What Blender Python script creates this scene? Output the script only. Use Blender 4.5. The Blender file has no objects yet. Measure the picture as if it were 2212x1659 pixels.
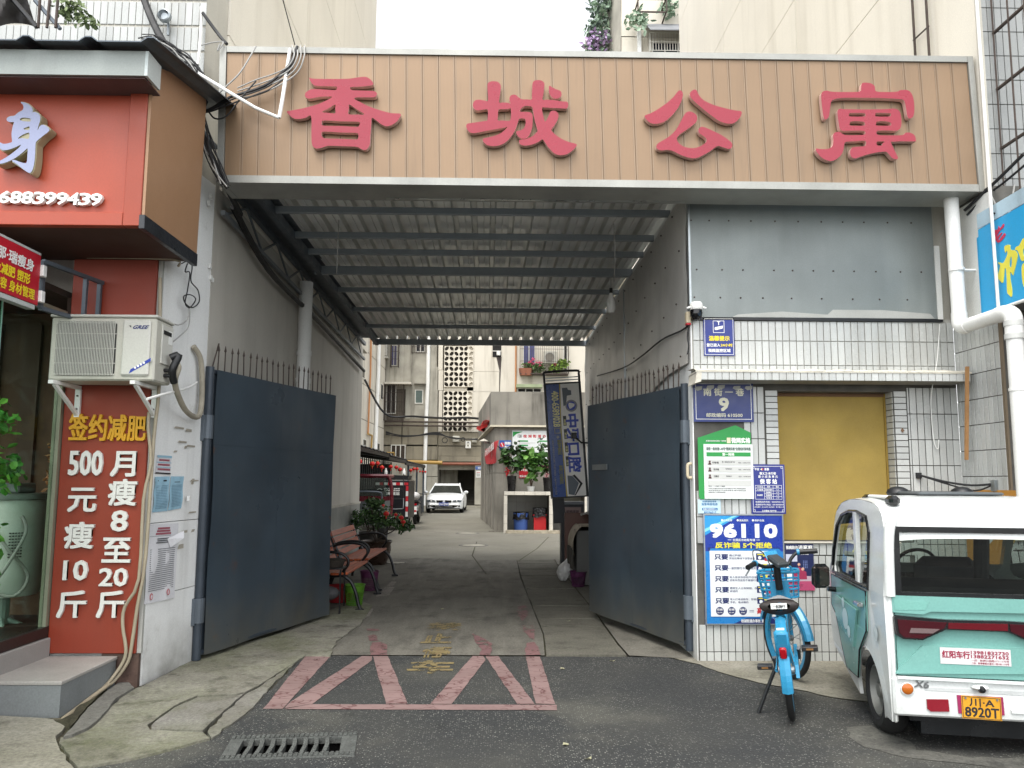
import bpy, bmesh, math, random
from mathutils import Vector, Matrix, noise as mnoise
random.seed(7)
S = bpy.context.scene
COL = S.collection
rad = math.radians

# ------------------------------------------------------------------ camera
CAM_H, FPX = 1.5, 1650.0            # eye height in metres, focal length for a 2212 px wide picture
PITCH, YAW, ROLL = math.atan(182.5 / FPX), rad(0.9), 0.005
fw = Vector((math.sin(YAW) * math.cos(PITCH), math.cos(YAW) * math.cos(PITCH), math.sin(PITCH)))
rt0 = Vector((math.cos(YAW), -math.sin(YAW), 0)); up0 = rt0.cross(fw)
rt = rt0 * math.cos(ROLL) + up0 * math.sin(ROLL)
up = up0 * math.cos(ROLL) - rt0 * math.sin(ROLL)
EYE = Vector((0, 0, CAM_H))
cam = bpy.data.cameras.new('camera'); camo = bpy.data.objects.new('camera', cam); COL.objects.link(camo)
cam.sensor_width = 36; cam.lens = 36 * FPX / 2212; cam.shift_y = 28 / 2212
cam.clip_start = 0.05; cam.clip_end = 2000
camo.matrix_world = Matrix(((rt.x, up.x, -fw.x, 0), (rt.y, up.y, -fw.y, 0), (rt.z, up.z, -fw.z, CAM_H), (0, 0, 0, 1)))
S.camera = camo

# ------------------------------------------------------------------ daylight (bright overcast)
SUN_EL, SUN_ROT = rad(62), rad(200)
W = bpy.data.worlds.new('World'); S.world = W; W.use_nodes = True
wn = W.node_tree.nodes; wl = W.node_tree.links
bg = wn['Background']; sk = wn.new('ShaderNodeTexSky'); sk.sky_type = 'NISHITA'; sk.sun_disc = False
sk.sun_elevation = SUN_EL; sk.sun_rotation = SUN_ROT; sk.air_density = 1.0; sk.dust_density = 1.0; sk.ozone_density = 1.0
hs = wn.new('ShaderNodeHueSaturation'); hs.inputs['Saturation'].default_value = 0.12
wl.new(sk.outputs[0], hs.inputs['Color']); wl.new(hs.outputs[0], bg.inputs['Color'])
bg.inputs['Strength'].default_value = 0.15
sun = bpy.data.lights.new('sun', 'SUN'); sun.energy = 1.0; sun.angle = rad(30); sun.color = (1, .96, .9)
suno = bpy.data.objects.new('sun', sun); COL.objects.link(suno)
sd = Vector((math.sin(SUN_ROT) * math.cos(SUN_EL), math.cos(SUN_ROT) * math.cos(SUN_EL), math.sin(SUN_EL)))
suno.rotation_euler = sd.to_track_quat('Z', 'Y').to_euler(); suno.location = (0, 0, 30)
S.view_settings.view_transform = 'Standard'; S.view_settings.look = 'None'
S.view_settings.gamma = 1.0; S.view_settings.exposure = 1.65
try: S.view_settings.use_curve_mapping = False
except Exception: pass

# ------------------------------------------------------------------ surveying: a sight line met with a real plane
def ray(u, v): return fw * FPX + rt * (u - 1106.0) + up * (857.5 - v)
def G(u, v, z=0.0):
    d = ray(u, v); return EYE + d * ((z - CAM_H) / d.z)
def Y(u, v, y):
    d = ray(u, v); return EYE + d * (y / d.y)
def X(u, v, x):
    d = ray(u, v); return EYE + d * (x / d.x)

# ------------------------------------------------------------------ materials
MATS = {}
def lin(h):
    if not isinstance(h, str): return tuple(h) + ((1,) if len(h) == 3 else ())
    h = h.lstrip('#'); o = []
    for i in (0, 2, 4):
        c = int(h[i:i + 2], 16) / 255.0
        o.append(c / 12.92 if c <= .04045 else ((c + .055) / 1.055) ** 2.4)
    return tuple(o) + (1,)
class NT:
    def __init__(s, name):
        s.m = bpy.data.materials.new(name); s.m.use_nodes = True; s.t = s.m.node_tree
        s.b = s.t.nodes['Principled BSDF']; s.pos = s.n('ShaderNodeNewGeometry').outputs['Position']
    def n(s, k, **kw):
        x = s.t.nodes.new(k)
        for a, b in kw.items(): setattr(x, a, b)
        return x
    def l(s, a, b): s.t.links.new(a, b)
    def vec(s, sc):
        x = s.n('ShaderNodeMapping'); x.inputs['Scale'].default_value = sc; s.l(s.pos, x.inputs[0]); return x.outputs[0]
    def noise(s, sc, det=5, rough=.55, vec=None):
        x = s.n('ShaderNodeTexNoise'); x.inputs['Scale'].default_value = sc
        x.inputs['Detail'].default_value = det; x.inputs['Roughness'].default_value = rough
        s.l(vec or s.pos, x.inputs['Vector']); return x.outputs['Fac']
    def mr(s, val, a, b, c, d, smooth=False):
        x = s.n('ShaderNodeMapRange'); s.l(val, x.inputs[0])
        if smooth: x.interpolation_type = 'SMOOTHSTEP'
        for i, q in enumerate((a, b, c, d)): x.inputs[1 + i].default_value = q
        return x.outputs[0]
    def mix(s, fac, a, b, mode='MIX'):
        x = s.n('ShaderNodeMix', data_type='RGBA', blend_type=mode)
        for sock, val in ((x.inputs[0], fac), (x.inputs[6], a), (x.inputs[7], b)):
            if hasattr(val, 'is_linked'): s.l(val, sock)
            else: sock.default_value = val
        return x.outputs[2]
    def scale(s, col, f):
        x = s.n('ShaderNodeVectorMath', operation='SCALE')
        if hasattr(col, 'is_linked'): s.l(col, x.inputs[0])
        else: x.inputs[0].default_value = col[:3]
        s.l(f, x.inputs['Scale']); return x.outputs[0]
    def math(s, op, a, b=0.5):
        x = s.n('ShaderNodeMath', operation=op)
        for sock, val in ((x.inputs[0], a), (x.inputs[1], b)):
            if hasattr(val, 'is_linked'): s.l(val, sock)
            else: sock.default_value = val
        return x.outputs[0]
    def bump(s, h, st, dist=.01):
        x = s.n('ShaderNodeBump'); x.inputs['Strength'].default_value = st; x.inputs['Distance'].default_value = dist
        s.l(h, x.inputs['Height']); s.l(x.outputs[0], s.b.inputs['Normal'])
    def fin(s, col, rough=.6, metal=0., spec=.5):
        i = s.b.inputs
        if hasattr(col, 'is_linked'): s.l(col, i['Base Color'])
        else: i['Base Color'].default_value = col
        if hasattr(rough, 'is_linked'): s.l(rough, i['Roughness'])
        else: i['Roughness'].default_value = rough
        i['Metallic'].default_value = metal; i['Specular IOR Level'].default_value = spec
        return s.m

def mat(name, hexc, rough=.6, metal=0., var=.12, sc=3., bump=0., bsc=60., streak=0., dirt='3a352d', ssc=3., rnd=0., spec=.5, fine=.05, wave=0., wd=.05, rust=0., rc='5a3a26', low=0., lowc='6a6558'):
    """painted / plastered / metal surface: soft blotches, fine grain, optional run-down dirt streaks"""
    if name in MATS: return MATS[name]
    t = NT(name); c = lin(hexc)
    col = t.scale(c, t.mr(t.noise(sc), .3, .7, 1 - var, 1 + var))
    if fine: col = t.scale(col, t.mr(t.noise(90, 2), .3, .7, 1 - fine, 1 + fine))
    if rnd:
        oi = t.n('ShaderNodeObjectInfo'); col = t.scale(col, t.mr(oi.outputs['Random'], 0, 1, 1 - rnd, 1 + rnd))
    if streak:
        a = t.noise(1., 6, .6, t.vec((ssc, ssc, ssc * .09)))
        b = t.noise(.8, 3)
        f = t.math('MULTIPLY', t.mr(a, .48, .72, 0, streak, True), t.mr(b, .35, .65, .25, 1))
        col = t.mix(f, col, lin(dirt))
    if rust: col = t.mix(t.math('MULTIPLY', t.mr(t.noise(6, 8, .7), .60, .68, 0, rust), t.mr(t.noise(1.1, 3), .45, .6, 0, 1)), col, lin(rc))
    if low:      # splashed mud and dust near the ground
        sz = t.n('ShaderNodeSeparateXYZ'); t.l(t.pos, sz.inputs[0]); zz_ = t.math('ADD', sz.outputs[2], t.math('MULTIPLY', t.noise(5, 6, .7), .5))
        col = t.mix(t.math('MULTIPLY', t.mr(zz_, .25, low + .25, .75, 0), t.mr(t.noise(3, 5), .3, .65, .3, 1)), col, lin(lowc))
    if wave: t.bump(t.noise(wave, 2, .4), .6, wd)
    elif bump: t.bump(t.noise(bsc, 6, .6), bump, .01)
    r = t.mr(t.noise(sc * 2.3), .3, .7, max(.03, rough - .08), min(1, rough + .08))
    MATS[name] = t.fin(col, r, metal, spec); return MATS[name]

def flat(name, hexc, rough=.5, metal=0., spec=.5):
    return mat(name, hexc, rough, metal, var=.04, sc=6, fine=.02, spec=spec)

def glass(name, tint='ffffff', rough=.0, mixf=.12, ior=1.5):
    if name in MATS: return MATS[name]
    t = NT(name); nodes = t.t.nodes
    tr = t.n('ShaderNodeBsdfTransparent'); tr.inputs[0].default_value = lin(tint)
    gl = t.n('ShaderNodeBsdfGlossy'); gl.inputs['Roughness'].default_value = rough
    fr = t.n('ShaderNodeFresnel'); fr.inputs[0].default_value = ior
    f = t.math('ADD', fr.outputs[0], mixf * .3)
    ms = t.n('ShaderNodeMixShader'); t.l(f, ms.inputs[0]); t.l(tr.outputs[0], ms.inputs[1]); t.l(gl.outputs[0], ms.inputs[2])
    t.l(ms.outputs[0], nodes['Material Output'].inputs[0]); MATS[name] = t.m; return t.m

# ------------------------------------------------------------------ things, parts
def wloc(o):
    p = Vector((0, 0, 0))
    while o is not None: p += o.location; o = o.parent
    return p
def tag(o, label=None, cat=None, group=None, kind=None):
    if label: o['label'] = label
    if cat: o['category'] = cat
    if group: o['group'] = group
    if kind: o['kind'] = kind
    return o
def thing(name, label, cat, loc=(0, 0, 0), rz=0., group=None, kind=None):
    o = bpy.data.objects.new(name, None); COL.objects.link(o); o.location = loc; o.rotation_euler = (0, 0, rz)
    o.empty_display_size = .05
    return tag(o, label, cat, group, kind)

class MB:
    """collects geometry; build() links it as ONE mesh object"""
    def __init__(s): s.v = []; s.f = []; s.mi = []; s.cur = 0
    def add(s, vs, fs):
        n = len(s.v); s.v += [Vector(q) for q in vs]
        for f in fs: s.f.append([n + i for i in f]); s.mi.append(s.cur)
        return s
    def box(s, x0, x1, y0, y1, z0, z1, bev=0.):
        return s.obox(((x0 + x1) / 2, (y0 + y1) / 2, (z0 + z1) / 2), (abs(x1 - x0) / 2, 0, 0), (0, abs(y1 - y0) / 2, 0), (0, 0, abs(z1 - z0) / 2), bev)
    def obox(s, c, a, b, d, bev=0.):
        c, a, b, d = Vector(c), Vector(a), Vector(b), Vector(d)
        if not bev:
            vs = [c + a * i + b * j + d * k for i, j, k in ((-1, -1, -1), (1, -1, -1), (1, 1, -1), (-1, 1, -1), (-1, -1, 1), (1, -1, 1), (1, 1, 1), (-1, 1, 1))]
            return s.add(vs, [(0, 3, 2, 1), (4, 5, 6, 7), (0, 1, 5, 4), (1, 2, 6, 5), (2, 3, 7, 6), (3, 0, 4, 7)])
        ax = [a, b, d]; ln = [max(q.length, 1e-6) for q in ax]; vs = []; idx = {}
        e = [max(0., 1 - min(bev, l * .9) / l) for l in ln]
        for i in (-1, 1):
            for j in (-1, 1):
                for k in (-1, 1):
                    sg = (i, j, k)
                    for m in range(3):
                        p = c.copy()
                        for q in range(3): p += ax[q] * sg[q] * (1 if q == m else e[q])
                        idx[(i, j, k, m)] = len(vs); vs.append(p)
        fs = []
        for m in range(3):
            p, q = [r for r in range(3) if r != m]
            for sg in (-1, 1):
                loop = []
                for a1, b1 in ((-1, -1), (1, -1), (1, 1), (-1, 1)):
                    t = [0, 0, 0]; t[m] = sg; t[p] = a1; t[q] = b1; loop.append(idx[(*t, m)])
                fs.append(loop if sg > 0 else loop[::-1])
        for m in range(3):                       # edges parallel to axis m
            p, q = [r for r in range(3) if r != m]
            for a1 in (-1, 1):
                for b1 in (-1, 1):
                    def I(s_, w):
                        t = [0, 0, 0]; t[m] = s_; t[p] = a1; t[q] = b1; return idx[(*t, w)]
                    fs.append([I(-1, p), I(1, p), I(1, q), I(-1, q)])
        for i in (-1, 1):
            for j in (-1, 1):
                for k in (-1, 1): fs.append([idx[(i, j, k, m)] for m in range(3)])
        return s.add(vs, fs)
    def quad(s, *p): return s.add(p, [tuple(range(len(p)))])
    def prism(s, pts, ext):
        n = len(pts); ext = Vector(ext); pts = [Vector(p) for p in pts]
        return s.add(pts + [p + ext for p in pts], [tuple(range(n - 1, -1, -1)), tuple(range(n, 2 * n))] + [(i, (i + 1) % n, n + (i + 1) % n, n + i) for i in range(n)])
    def cyl(s, p0, p1, r, n=12, r1=None, caps=True): return s.tube([p0, p1], r, n, caps=caps, r1=r1)
    def tube(s, pts, r, n=8, caps=True, closed=False, r1=None, rs=None):
        pts = [Vector(p) for p in pts]; m = len(pts); rings = []; N = None
        for i, p in enumerate(pts):
            a = pts[i - 1] if (i or closed) else p; b = pts[(i + 1) % m] if (i < m - 1 or closed) else p
            d = (b - a); d = d.normalized() if d.length > 1e-9 else Vector((0, 0, 1))
            if N is None:
                N = Vector((0, 0, 1)) if abs(d.z) < .9 else Vector((1, 0, 0))
            N = (N - d * N.dot(d)); N = N.normalized() if N.length > 1e-6 else d.orthogonal().normalized()
            B = d.cross(N)
            rr = rs[i] if rs else (r + ((r1 - r) * i / max(1, m - 1) if r1 is not None else 0))
            rings.append([p + (N * math.cos(2 * math.pi * k / n) + B * math.sin(2 * math.pi * k / n)) * rr for k in range(n)])
        vs = [q for rg in rings for q in rg]; fs = []
        for i in range(m if closed else m - 1):
            j = (i + 1) % m
            for k in range(n): fs.append((i * n + k, i * n + (k + 1) % n, j * n + (k + 1) % n, j * n + k))
        if caps and not closed: fs += [tuple(range(n - 1, -1, -1)), tuple((m - 1) * n + k for k in range(n))]
        return s.add(vs, fs)
    def lathe(s, prof, c=(0, 0, 0), n=20, ax=None, a0=0., a1=2 * math.pi):
        c = Vector(c); vs = []; m = len(prof)
        Zx = Vector(ax).normalized() if ax else Vector((0, 0, 1)); Xx = Zx.orthogonal().normalized() if ax else Vector((1, 0, 0)); Yx = Zx.cross(Xx)
        for r, z in prof:
            for k in range(n):
                a = a0 + (a1 - a0) * k / n; vs.append(c + Xx * r * math.cos(a) + Yx * r * math.sin(a) + Zx * z)
        fs = [(i * n + k, i * n + (k + 1) % n, (i + 1) * n + (k + 1) % n, (i + 1) * n + k) for i in range(m - 1) for k in range(n)]
        return s.add(vs, fs)
    def torus(s, c, R, r, ax=(0, 1, 0), n=40, k=10, sq=1.):
        c = Vector(c); A = Vector(ax).normalized(); U = A.orthogonal().normalized(); V = A.cross(U); vs = []
        for i in range(n):
            a = 2 * math.pi * i / n; d = U * math.cos(a) + V * math.sin(a)
            for j in range(k):
                b = 2 * math.pi * j / k; vs.append(c + d * (R + r * math.cos(b)) + A * r * sq * math.sin(b))
        return s.add(vs, [(i * k + j, ((i + 1) % n) * k + j, ((i + 1) % n) * k + (j + 1) % k, i * k + (j + 1) % k) for i in range(n) for j in range(k)])
    def grid(s, fn, nu, nv):
        vs = [fn(i / nu, j / nv) for j in range(nv + 1) for i in range(nu + 1)]
        return s.add(vs, [(j * (nu + 1) + i, j * (nu + 1) + i + 1, (j + 1) * (nu + 1) + i + 1, (j + 1) * (nu + 1) + i) for j in range(nv) for i in range(nu)])
    def ball(s, c, r, n=12, m=8, sz=1.): 
        return s.lathe([(max(1e-4, r * math.sin(math.pi * i / m)), -r * sz * math.cos(math.pi * i / m)) for i in range(m + 1)], c, n)
    def xf(s, M): s.v = [M @ q for q in s.v]; return s
    def mesh(s, name, mats, smooth=False, off=None):
        me = bpy.data.meshes.new(name); off = off or Vector((0, 0, 0))
        me.from_pydata([tuple(q - off) for q in s.v], [], s.f)
        for m in (mats if isinstance(mats, (list, tuple)) else [mats]): me.materials.append(m)
        if any(s.mi): me.polygons.foreach_set('material_index', s.mi)
        bm = bmesh.new(); bm.from_mesh(me); bmesh.ops.recalc_face_normals(bm, faces=bm.faces); bm.to_mesh(me); bm.free()
        if smooth:
            me.polygons.foreach_set('use_smooth', [True] * len(me.polygons))
            if smooth is True: me.set_sharp_from_angle(angle=rad(40))
        return me
    def build(s, name, mats, parent=None, smooth=False, local=False):
        off = None if (local or parent is None) else wloc(parent)
        me = s.mesh(name, mats, smooth, off); o = bpy.data.objects.new(name, me); COL.objects.link(o)
        if parent is not None: o.parent = parent
        return o

def solo(name, label, cat, mb, mats, group=None, smooth=False, kind=None):
    """a thing that is a single mesh, its origin at its own lowest middle point"""
    xs = [q.x for q in mb.v]; ys = [q.y for q in mb.v]; zs = [q.z for q in mb.v]
    c = Vector(((min(xs) + max(xs)) / 2, (min(ys) + max(ys)) / 2, min(zs)))
    o = bpy.data.objects.new(name, mb.mesh(name, mats, smooth, c)); COL.objects.link(o); o.location = c
    return tag(o, label, cat, group, kind)
def struct(name, mb, mats, smooth=False):
    o = bpy.data.objects.new(name, mb.mesh(name, mats, smooth)); COL.objects.link(o); o['kind'] = 'structure'; return o
def inst(name, me, parent, loc, rot=None, scale=None):
    """one more object that shares mesh data; loc is a world place"""
    o = bpy.data.objects.new(name, me); COL.objects.link(o); o.parent = parent
    o.location = Vector(loc) - (wloc(parent) if parent else Vector((0, 0, 0)))
    if rot: o.rotation_euler = rot
    if scale: o.scale = scale
    return o
def copy_tree(o, parent=None):
    c = o.copy(); COL.objects.link(c); c.parent = parent
    for ch in list(o.children): copy_tree(ch, c)
    return c
def put(o, loc, rz=None, label=None, group=None, scale=None):
    o.location = loc
    if rz is not None: o.rotation_euler.z = rz
    if scale: o.scale = (scale,) * 3
    if label: o['label'] = label
    if group: o['group'] = group
    return o

# ------------------------------------------------------------------ lettering
_tc = {}
def text_geo(body, res=2):
    k = (body, res)
    if k not in _tc:
        cu = bpy.data.curves.new('t', 'FONT'); cu.body = body; cu.resolution_u = res
        o = bpy.data.objects.new('t', cu); me = bpy.data.meshes.new_from_object(o)
        vs = [(v.co.x, v.co.y) for v in me.vertices]; fs = [tuple(p.vertices) for p in me.polygons]
        bpy.data.objects.remove(o); bpy.data.curves.remove(cu); bpy.data.meshes.remove(me)
        _tc[k] = (vs, fs)
    return _tc[k]
def put_flat(mb, vs, fs, mp, nrm, depth=0., lift=0., side=None):
    """a filled 2D shape mapped onto a plane; with depth it becomes a solid letter"""
    n = len(mb.v)
    mb.v += [mp(*q) + nrm * (depth + lift) for q in vs]
    for f in fs: mb.f.append([n + i for i in f]); mb.mi.append(0)
    if depth > 0:
        ec = {}
        for f in fs:
            for i in range(len(f)):
                a, b = f[i], f[(i + 1) % len(f)]
                if (b, a) in ec: ec[(b, a)] = None
                else: ec[(a, b)] = True
        m = len(mb.v); mb.v += [mp(*q) + nrm * lift for q in vs]
        for (a, b), ok in ec.items():
            if ok: mb.f.append([n + a, m + a, m + b, n + b]); mb.mi.append(side or 0)
def add_text(mb, body, O, U, V, bold=.02, depth=0., lift=.002, res=2, em=True, cell=False):
    """body fills the box with lower-left corner O, width vector U and height vector V"""
    O, U, V = Vector(O), Vector(U), Vector(V); N = U.cross(V).normalized(); vs, fs = text_geo(body, res)
    if not vs: return
    cjk = any(ord(c) > 0x2e80 for c in body)
    x0, x1 = min(q[0] for q in vs), max(q[0] for q in vs)
    y0, y1 = min(q[1] for q in vs), max(q[1] for q in vs)
    if em: y0, y1 = (-.09, .86) if cjk else (min(y0, 0), max(y1, .70))
    if cell: x0, x1 = 0.02, .98
    sx, sy = 1 / max(1e-6, x1 - x0), 1 / max(1e-6, y1 - y0)
    asp = V.length / U.length
    b = bold
    offs = [(-b, -b), (b, -b), (-b, b), (b, b)] if b else [(0, 0)]
    for i, (dx, dy) in enumerate(offs):
        f = lambda x, y: O + U * ((x - x0) * sx + dx * asp) + V * ((y - y0) * sy + dy)
        put_flat(mb, vs, fs, f, N, depth + i * .00012, lift)
class Panel:
    """a flat rectangle in the world: corner O, width U, height V; (s,t) run 0..1 from the lower left"""
    def __init__(s, O, U, V): s.O, s.U, s.V = Vector(O), Vector(U), Vector(V); s.N = s.U.cross(s.V).normalized()
    def P(s, a, b, d=0.): return s.O + s.U * a + s.V * b + s.N * d
    def slab(s, mb, a0, b0, a1, b1, d0=0., d1=.004):
        return mb.prism([s.P(a0, b0, d0), s.P(a1, b0, d0), s.P(a1, b1, d0), s.P(a0, b1, d0)], s.N * (d1 - d0))
    def poly(s, mb, pts, d0=0., d1=.004): return mb.prism([s.P(a, b, d0) for a, b in pts], s.N * (d1 - d0))
    def disc(s, mb, a, b, r, d0, d1, n=20):
        ra = r * s.V.length / s.U.length
        return s.poly(mb, [(a + ra * math.cos(2 * math.pi * i / n), b + r * math.sin(2 * math.pi * i / n)) for i in range(n)], d0, d1)
    def text(s, mb, body, a0, b0, a1, b1, bold=.02, depth=0., lift=.003, **k):
        add_text(mb, body, s.P(a0, b0), s.U * (a1 - a0), s.V * (b1 - b0), bold, depth, lift, **k)
    def frame(s, mb, a0, b0, a1, b1, w, d0, d1):
        wa = w * s.V.length / s.U.length
        s.slab(mb, a0, b0, a1, b0 + w, d0, d1); s.slab(mb, a0, b1 - w, a1, b1, d0, d1)
        s.slab(mb, a0, b0 + w, a0 + wa, b1 - w, d0, d1); return s.slab(mb, a1 - wa, b0 + w, a1, b1 - w, d0, d1)
def spline(pts, k=3, closed=True):
    out = []; n = len(pts)
    for i in range(n if closed else n - 1):
        p0, p1, p2, p3 = [Vector(pts[(i + j) % n] if closed else pts[min(max(i + j, 0), n - 1)]) for j in (-1, 0, 1, 2)]
        for t in range(k):
            t /= k
            out.append(.5 * ((2 * p1) + (p2 - p0) * t + (2 * p0 - 5 * p1 + 4 * p2 - p3) * t * t + (3 * p1 - p0 - 3 * p2 + p3) * t ** 3))
    if not closed: out.append(Vector(pts[-1]))
    return out
def fill2d(loops):
    cu = bpy.data.curves.new('t', 'CURVE'); cu.dimensions = '2D'; cu.fill_mode = 'FRONT'
    for lp in loops:
        sp = cu.splines.new('POLY'); sp.points.add(len(lp) - 1); sp.use_cyclic_u = True
        for i, p in enumerate(lp): sp.points[i].co = (p[0], p[1], 0, 1)
    o = bpy.data.objects.new('t', cu); me = bpy.data.meshes.new_from_object(o)
    bm = bmesh.new(); bm.from_mesh(me); bmesh.ops.remove_doubles(bm, verts=bm.verts, dist=1e-5); bm.to_mesh(me); bm.free()
    vs = [(v.co.x, v.co.y) for v in me.vertices]; fs = [tuple(p.vertices) for p in me.polygons]
    bpy.data.objects.remove(o); bpy.data.curves.remove(cu); bpy.data.meshes.remove(me)
    return vs, fs
def smooth3(pts, k=4): return spline([Vector(p) for p in pts], k, closed=False)

# ------------------------------------------------------------------ common materials
M_white = mat('white_wall_paint', 'e2e3e1', .7, var=.06, sc=1.4, streak=.3, dirt='6d675c', ssc=4, bump=.12, bsc=25, low=.45, lowc='77736a', rust=.25, rc='8d887c')
M_plast = mat('grey_plaster', 'b9b5aa', .85, var=.12, sc=1.2, streak=.4, dirt='5a5348', ssc=3, bump=.2, bsc=30)
M_cream = mat('cream_wall', 'dcd6c9', .85, var=.05, sc=.8, streak=.28, dirt='9a917e', ssc=2.2, bump=.1, bsc=30)
M_joint = mat('dark_joint', '4a463e', .9)
M_conc = mat('weathered_concrete', '8f8b80', .9, var=.2, sc=1.1, streak=.6, dirt='3b372f', ssc=3, bump=.4, bsc=22)
M_steel = mat('galvanised_steel', '9aa0a3', .38, .85, var=.12, sc=5, bump=.04, bsc=30)
M_alu = mat('brushed_aluminium', 'aab0b2', .35, .7, var=.08, sc=6)
M_darksteel = mat('dark_painted_steel', '575f67', .45, .3, var=.15, sc=4, bump=.08)
M_pvc = mat('white_pvc', 'e2e2de', .4, var=.05, sc=3, streak=.15, dirt='8a8478')
M_beige = mat('beige_pipe', '9c917c', .5, var=.1, sc=5)
M_black = mat('black_plastic', '17181a', .45, var=.15, sc=6)
M_rubber = mat('black_rubber', '141414', .8, var=.2, sc=9)
M_cable = mat('black_cable', '1a1a1c', .6)
M_greycable = mat('grey_cable', '9b9a96', .6)
M_iron = mat('rusty_iron', '4a403a', .75, .3, var=.3, sc=8)
M_paper = flat('white_print', 'e6e6e2', .6)
M_wt = flat('white_lettering', 'e8e8e4', .5)
M_bk = flat('black_lettering', '1c1c20', .6)
M_yw = flat('yellow_lettering', 'e8d22a', .5)
M_rd = flat('red_print', 'b8202c', .5)
M_navy = flat('navy_print', '1d2a66', .45)
M_grn = flat('green_print', '1f8a3e', .45)
M_glass = glass('clear_glass', 'dfe8e4')
M_dark = mat('dark_interior', '1c1b1a', .9)
# ================================================================== GROUND
def asphalt_mat():
    t = NT('asphalt')
    vo = t.n('ShaderNodeTexVoronoi'); vo.inputs['Scale'].default_value = 75; t.l(t.pos, vo.inputs['Vector'])
    sep = t.n('ShaderNodeSeparateColor'); t.l(vo.outputs['Color'], sep.inputs[0])
    pick = t.math('GREATER_THAN', sep.outputs[0], .60)
    core = t.mr(vo.outputs['Distance'], .18, .42, 1, 0)
    patch = t.mr(t.noise(1.3, 4), .35, .65, .35, 1)
    f = t.math('MULTIPLY', t.math('MULTIPLY', pick, core), t.math('MULTIPLY', patch, t.mr(sep.outputs[1], 0, 1, .35, 1.)))
    base = t.mix(t.mr(t.noise(1.1, 6), .4, .65, 0, 1), lin('333434'), lin('3f3f3c'))
    base = t.mix(t.mr(t.noise(.55, 5, .6), .52, .66, 0, .75), base, lin('56554e'))
    base = t.mix(t.mr(t.noise(1.9, 4, .6), .62, .70, 0, .6), base, lin('232423'))
    base = t.scale(base, t.mr(t.noise(170, 2), .3, .7, .72, 1.3))
    t.bump(vo.outputs['Distance'], .8, .008)
    m = t.fin(t.mix(f, base, lin('9c9c94')), .85, 0, .3); return m
M_asph = asphalt_mat()
def ground_mat(name, c1, c2, stain, moss=0., sc=1.0, dark=.5, fl=''):
    t = NT(name)
    col = t.mix(t.mr(t.noise(sc, 6, .6), .35, .68, 0, 1), lin(c1), lin(c2))
    col = t.mix(t.mr(t.noise(sc * 2.7, 7, .65), .52, .72, 0, dark), col, lin(stain))
    if moss: col = t.mix(t.math('MULTIPLY', t.mr(t.noise(.9, 5, .6), .42, .62, 0, moss), t.mr(t.noise(30, 3), .3, .7, .5, 1)), col, lin('5f6a2c'))
    if fl: col = t.mix(t.mr(t.noise(2.3, 3, .5, t.vec((3, .6, 1))), .45, .7, 0, .6), col, lin(fl))
    col = t.scale(col, t.mr(t.noise(45, 6, .75), .3, .7, .62, 1.32))
    t.bump(t.noise(18, 9, .75), .9, .02)
    return t.fin(col, .9, 0, .3)
M_apron = ground_mat('worn_apron_concrete', '8c897e', '6d6a5f', '423f36', moss=.38, sc=1.9, dark=.85)
M_apron2 = ground_mat('light_apron_concrete', '9b978b', '7d796c', '4f4c41', moss=.1, sc=1.5, dark=.7)
M_apron3 = ground_mat('grey_apron_concrete', '83807a', '6b685d', '47443a', moss=.35, sc=2.2, dark=.7)
M_pass = ground_mat('passage_concrete', '737067', '605d56', '3f3d38', sc=.9, dark=.8, fl='7f7c72')
M_court = ground_mat('courtyard_concrete', '827f75', '757268', '504d44', moss=.06, sc=.5, dark=.35)
M_slab = ground_mat('drain_slab_concrete', '6c695f', '5d5b52', '3d3a33', sc=1.6, dark=.6)
M_dirt = ground_mat('joint_dirt', '4c483c', '3a362d', '24211c', moss=.3, sc=4)
M_wornp = ground_mat('worn_road_patch', '6b6a63', '4c4b47', '353532', sc=3, dark=.9)
M_mortar = ground_mat('smooth_mortar', '77756f', '6e6c66', '625f57', sc=3, dark=.25)

def r6(x, y): return (553 + x / 4, 1244 + y / 4)
def r5(x, y): return (x / 4, 1244 + y / 4)
def r7(x, y): return (1106 + x / 4, 1244 + y / 4)
def gp(pts, z=0.): return [G(u, v, z) for u, v in pts]
def rough(pts, amp=.012, step=.09, seed=1, closed=True):
    out = []; n = len(pts)
    for i in range(n if closed else n - 1):
        a, b = Vector(pts[i]), Vector(pts[(i + 1) % n]); L = (b - a).length; k = max(1, int(L / step))
        for j in range(k):
            p = a.lerp(b, j / k); q = mnoise.noise_vector(p * 9 + Vector((seed * 3.1, 0, 0)))
            out.append(p + Vector((q.x, q.y, 0)) * amp)
    return out
def sheet(mb, loops, z):
    vs, fs = fill2d(loops); mb.add([(x, y, z) for x, y in vs], fs); return mb
# grate opening, in plan
ga, gb = G(*r5(1890, 1600)), G(*r6(850, 1562)); gc, gd = G(*r6(878, 1362)), G(*r5(2010, 1398))
hole = [ga.lerp(gc, .06), gb.lerp(gd, .06), gc.lerp(ga, .06), gd.lerp(gb, .06)]
m = MB(); sheet(m, [[(-400, -60), (400, -60), (400, 500), (-400, 500)], hole], -.03); struct('ground', m, M_dirt)

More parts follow.
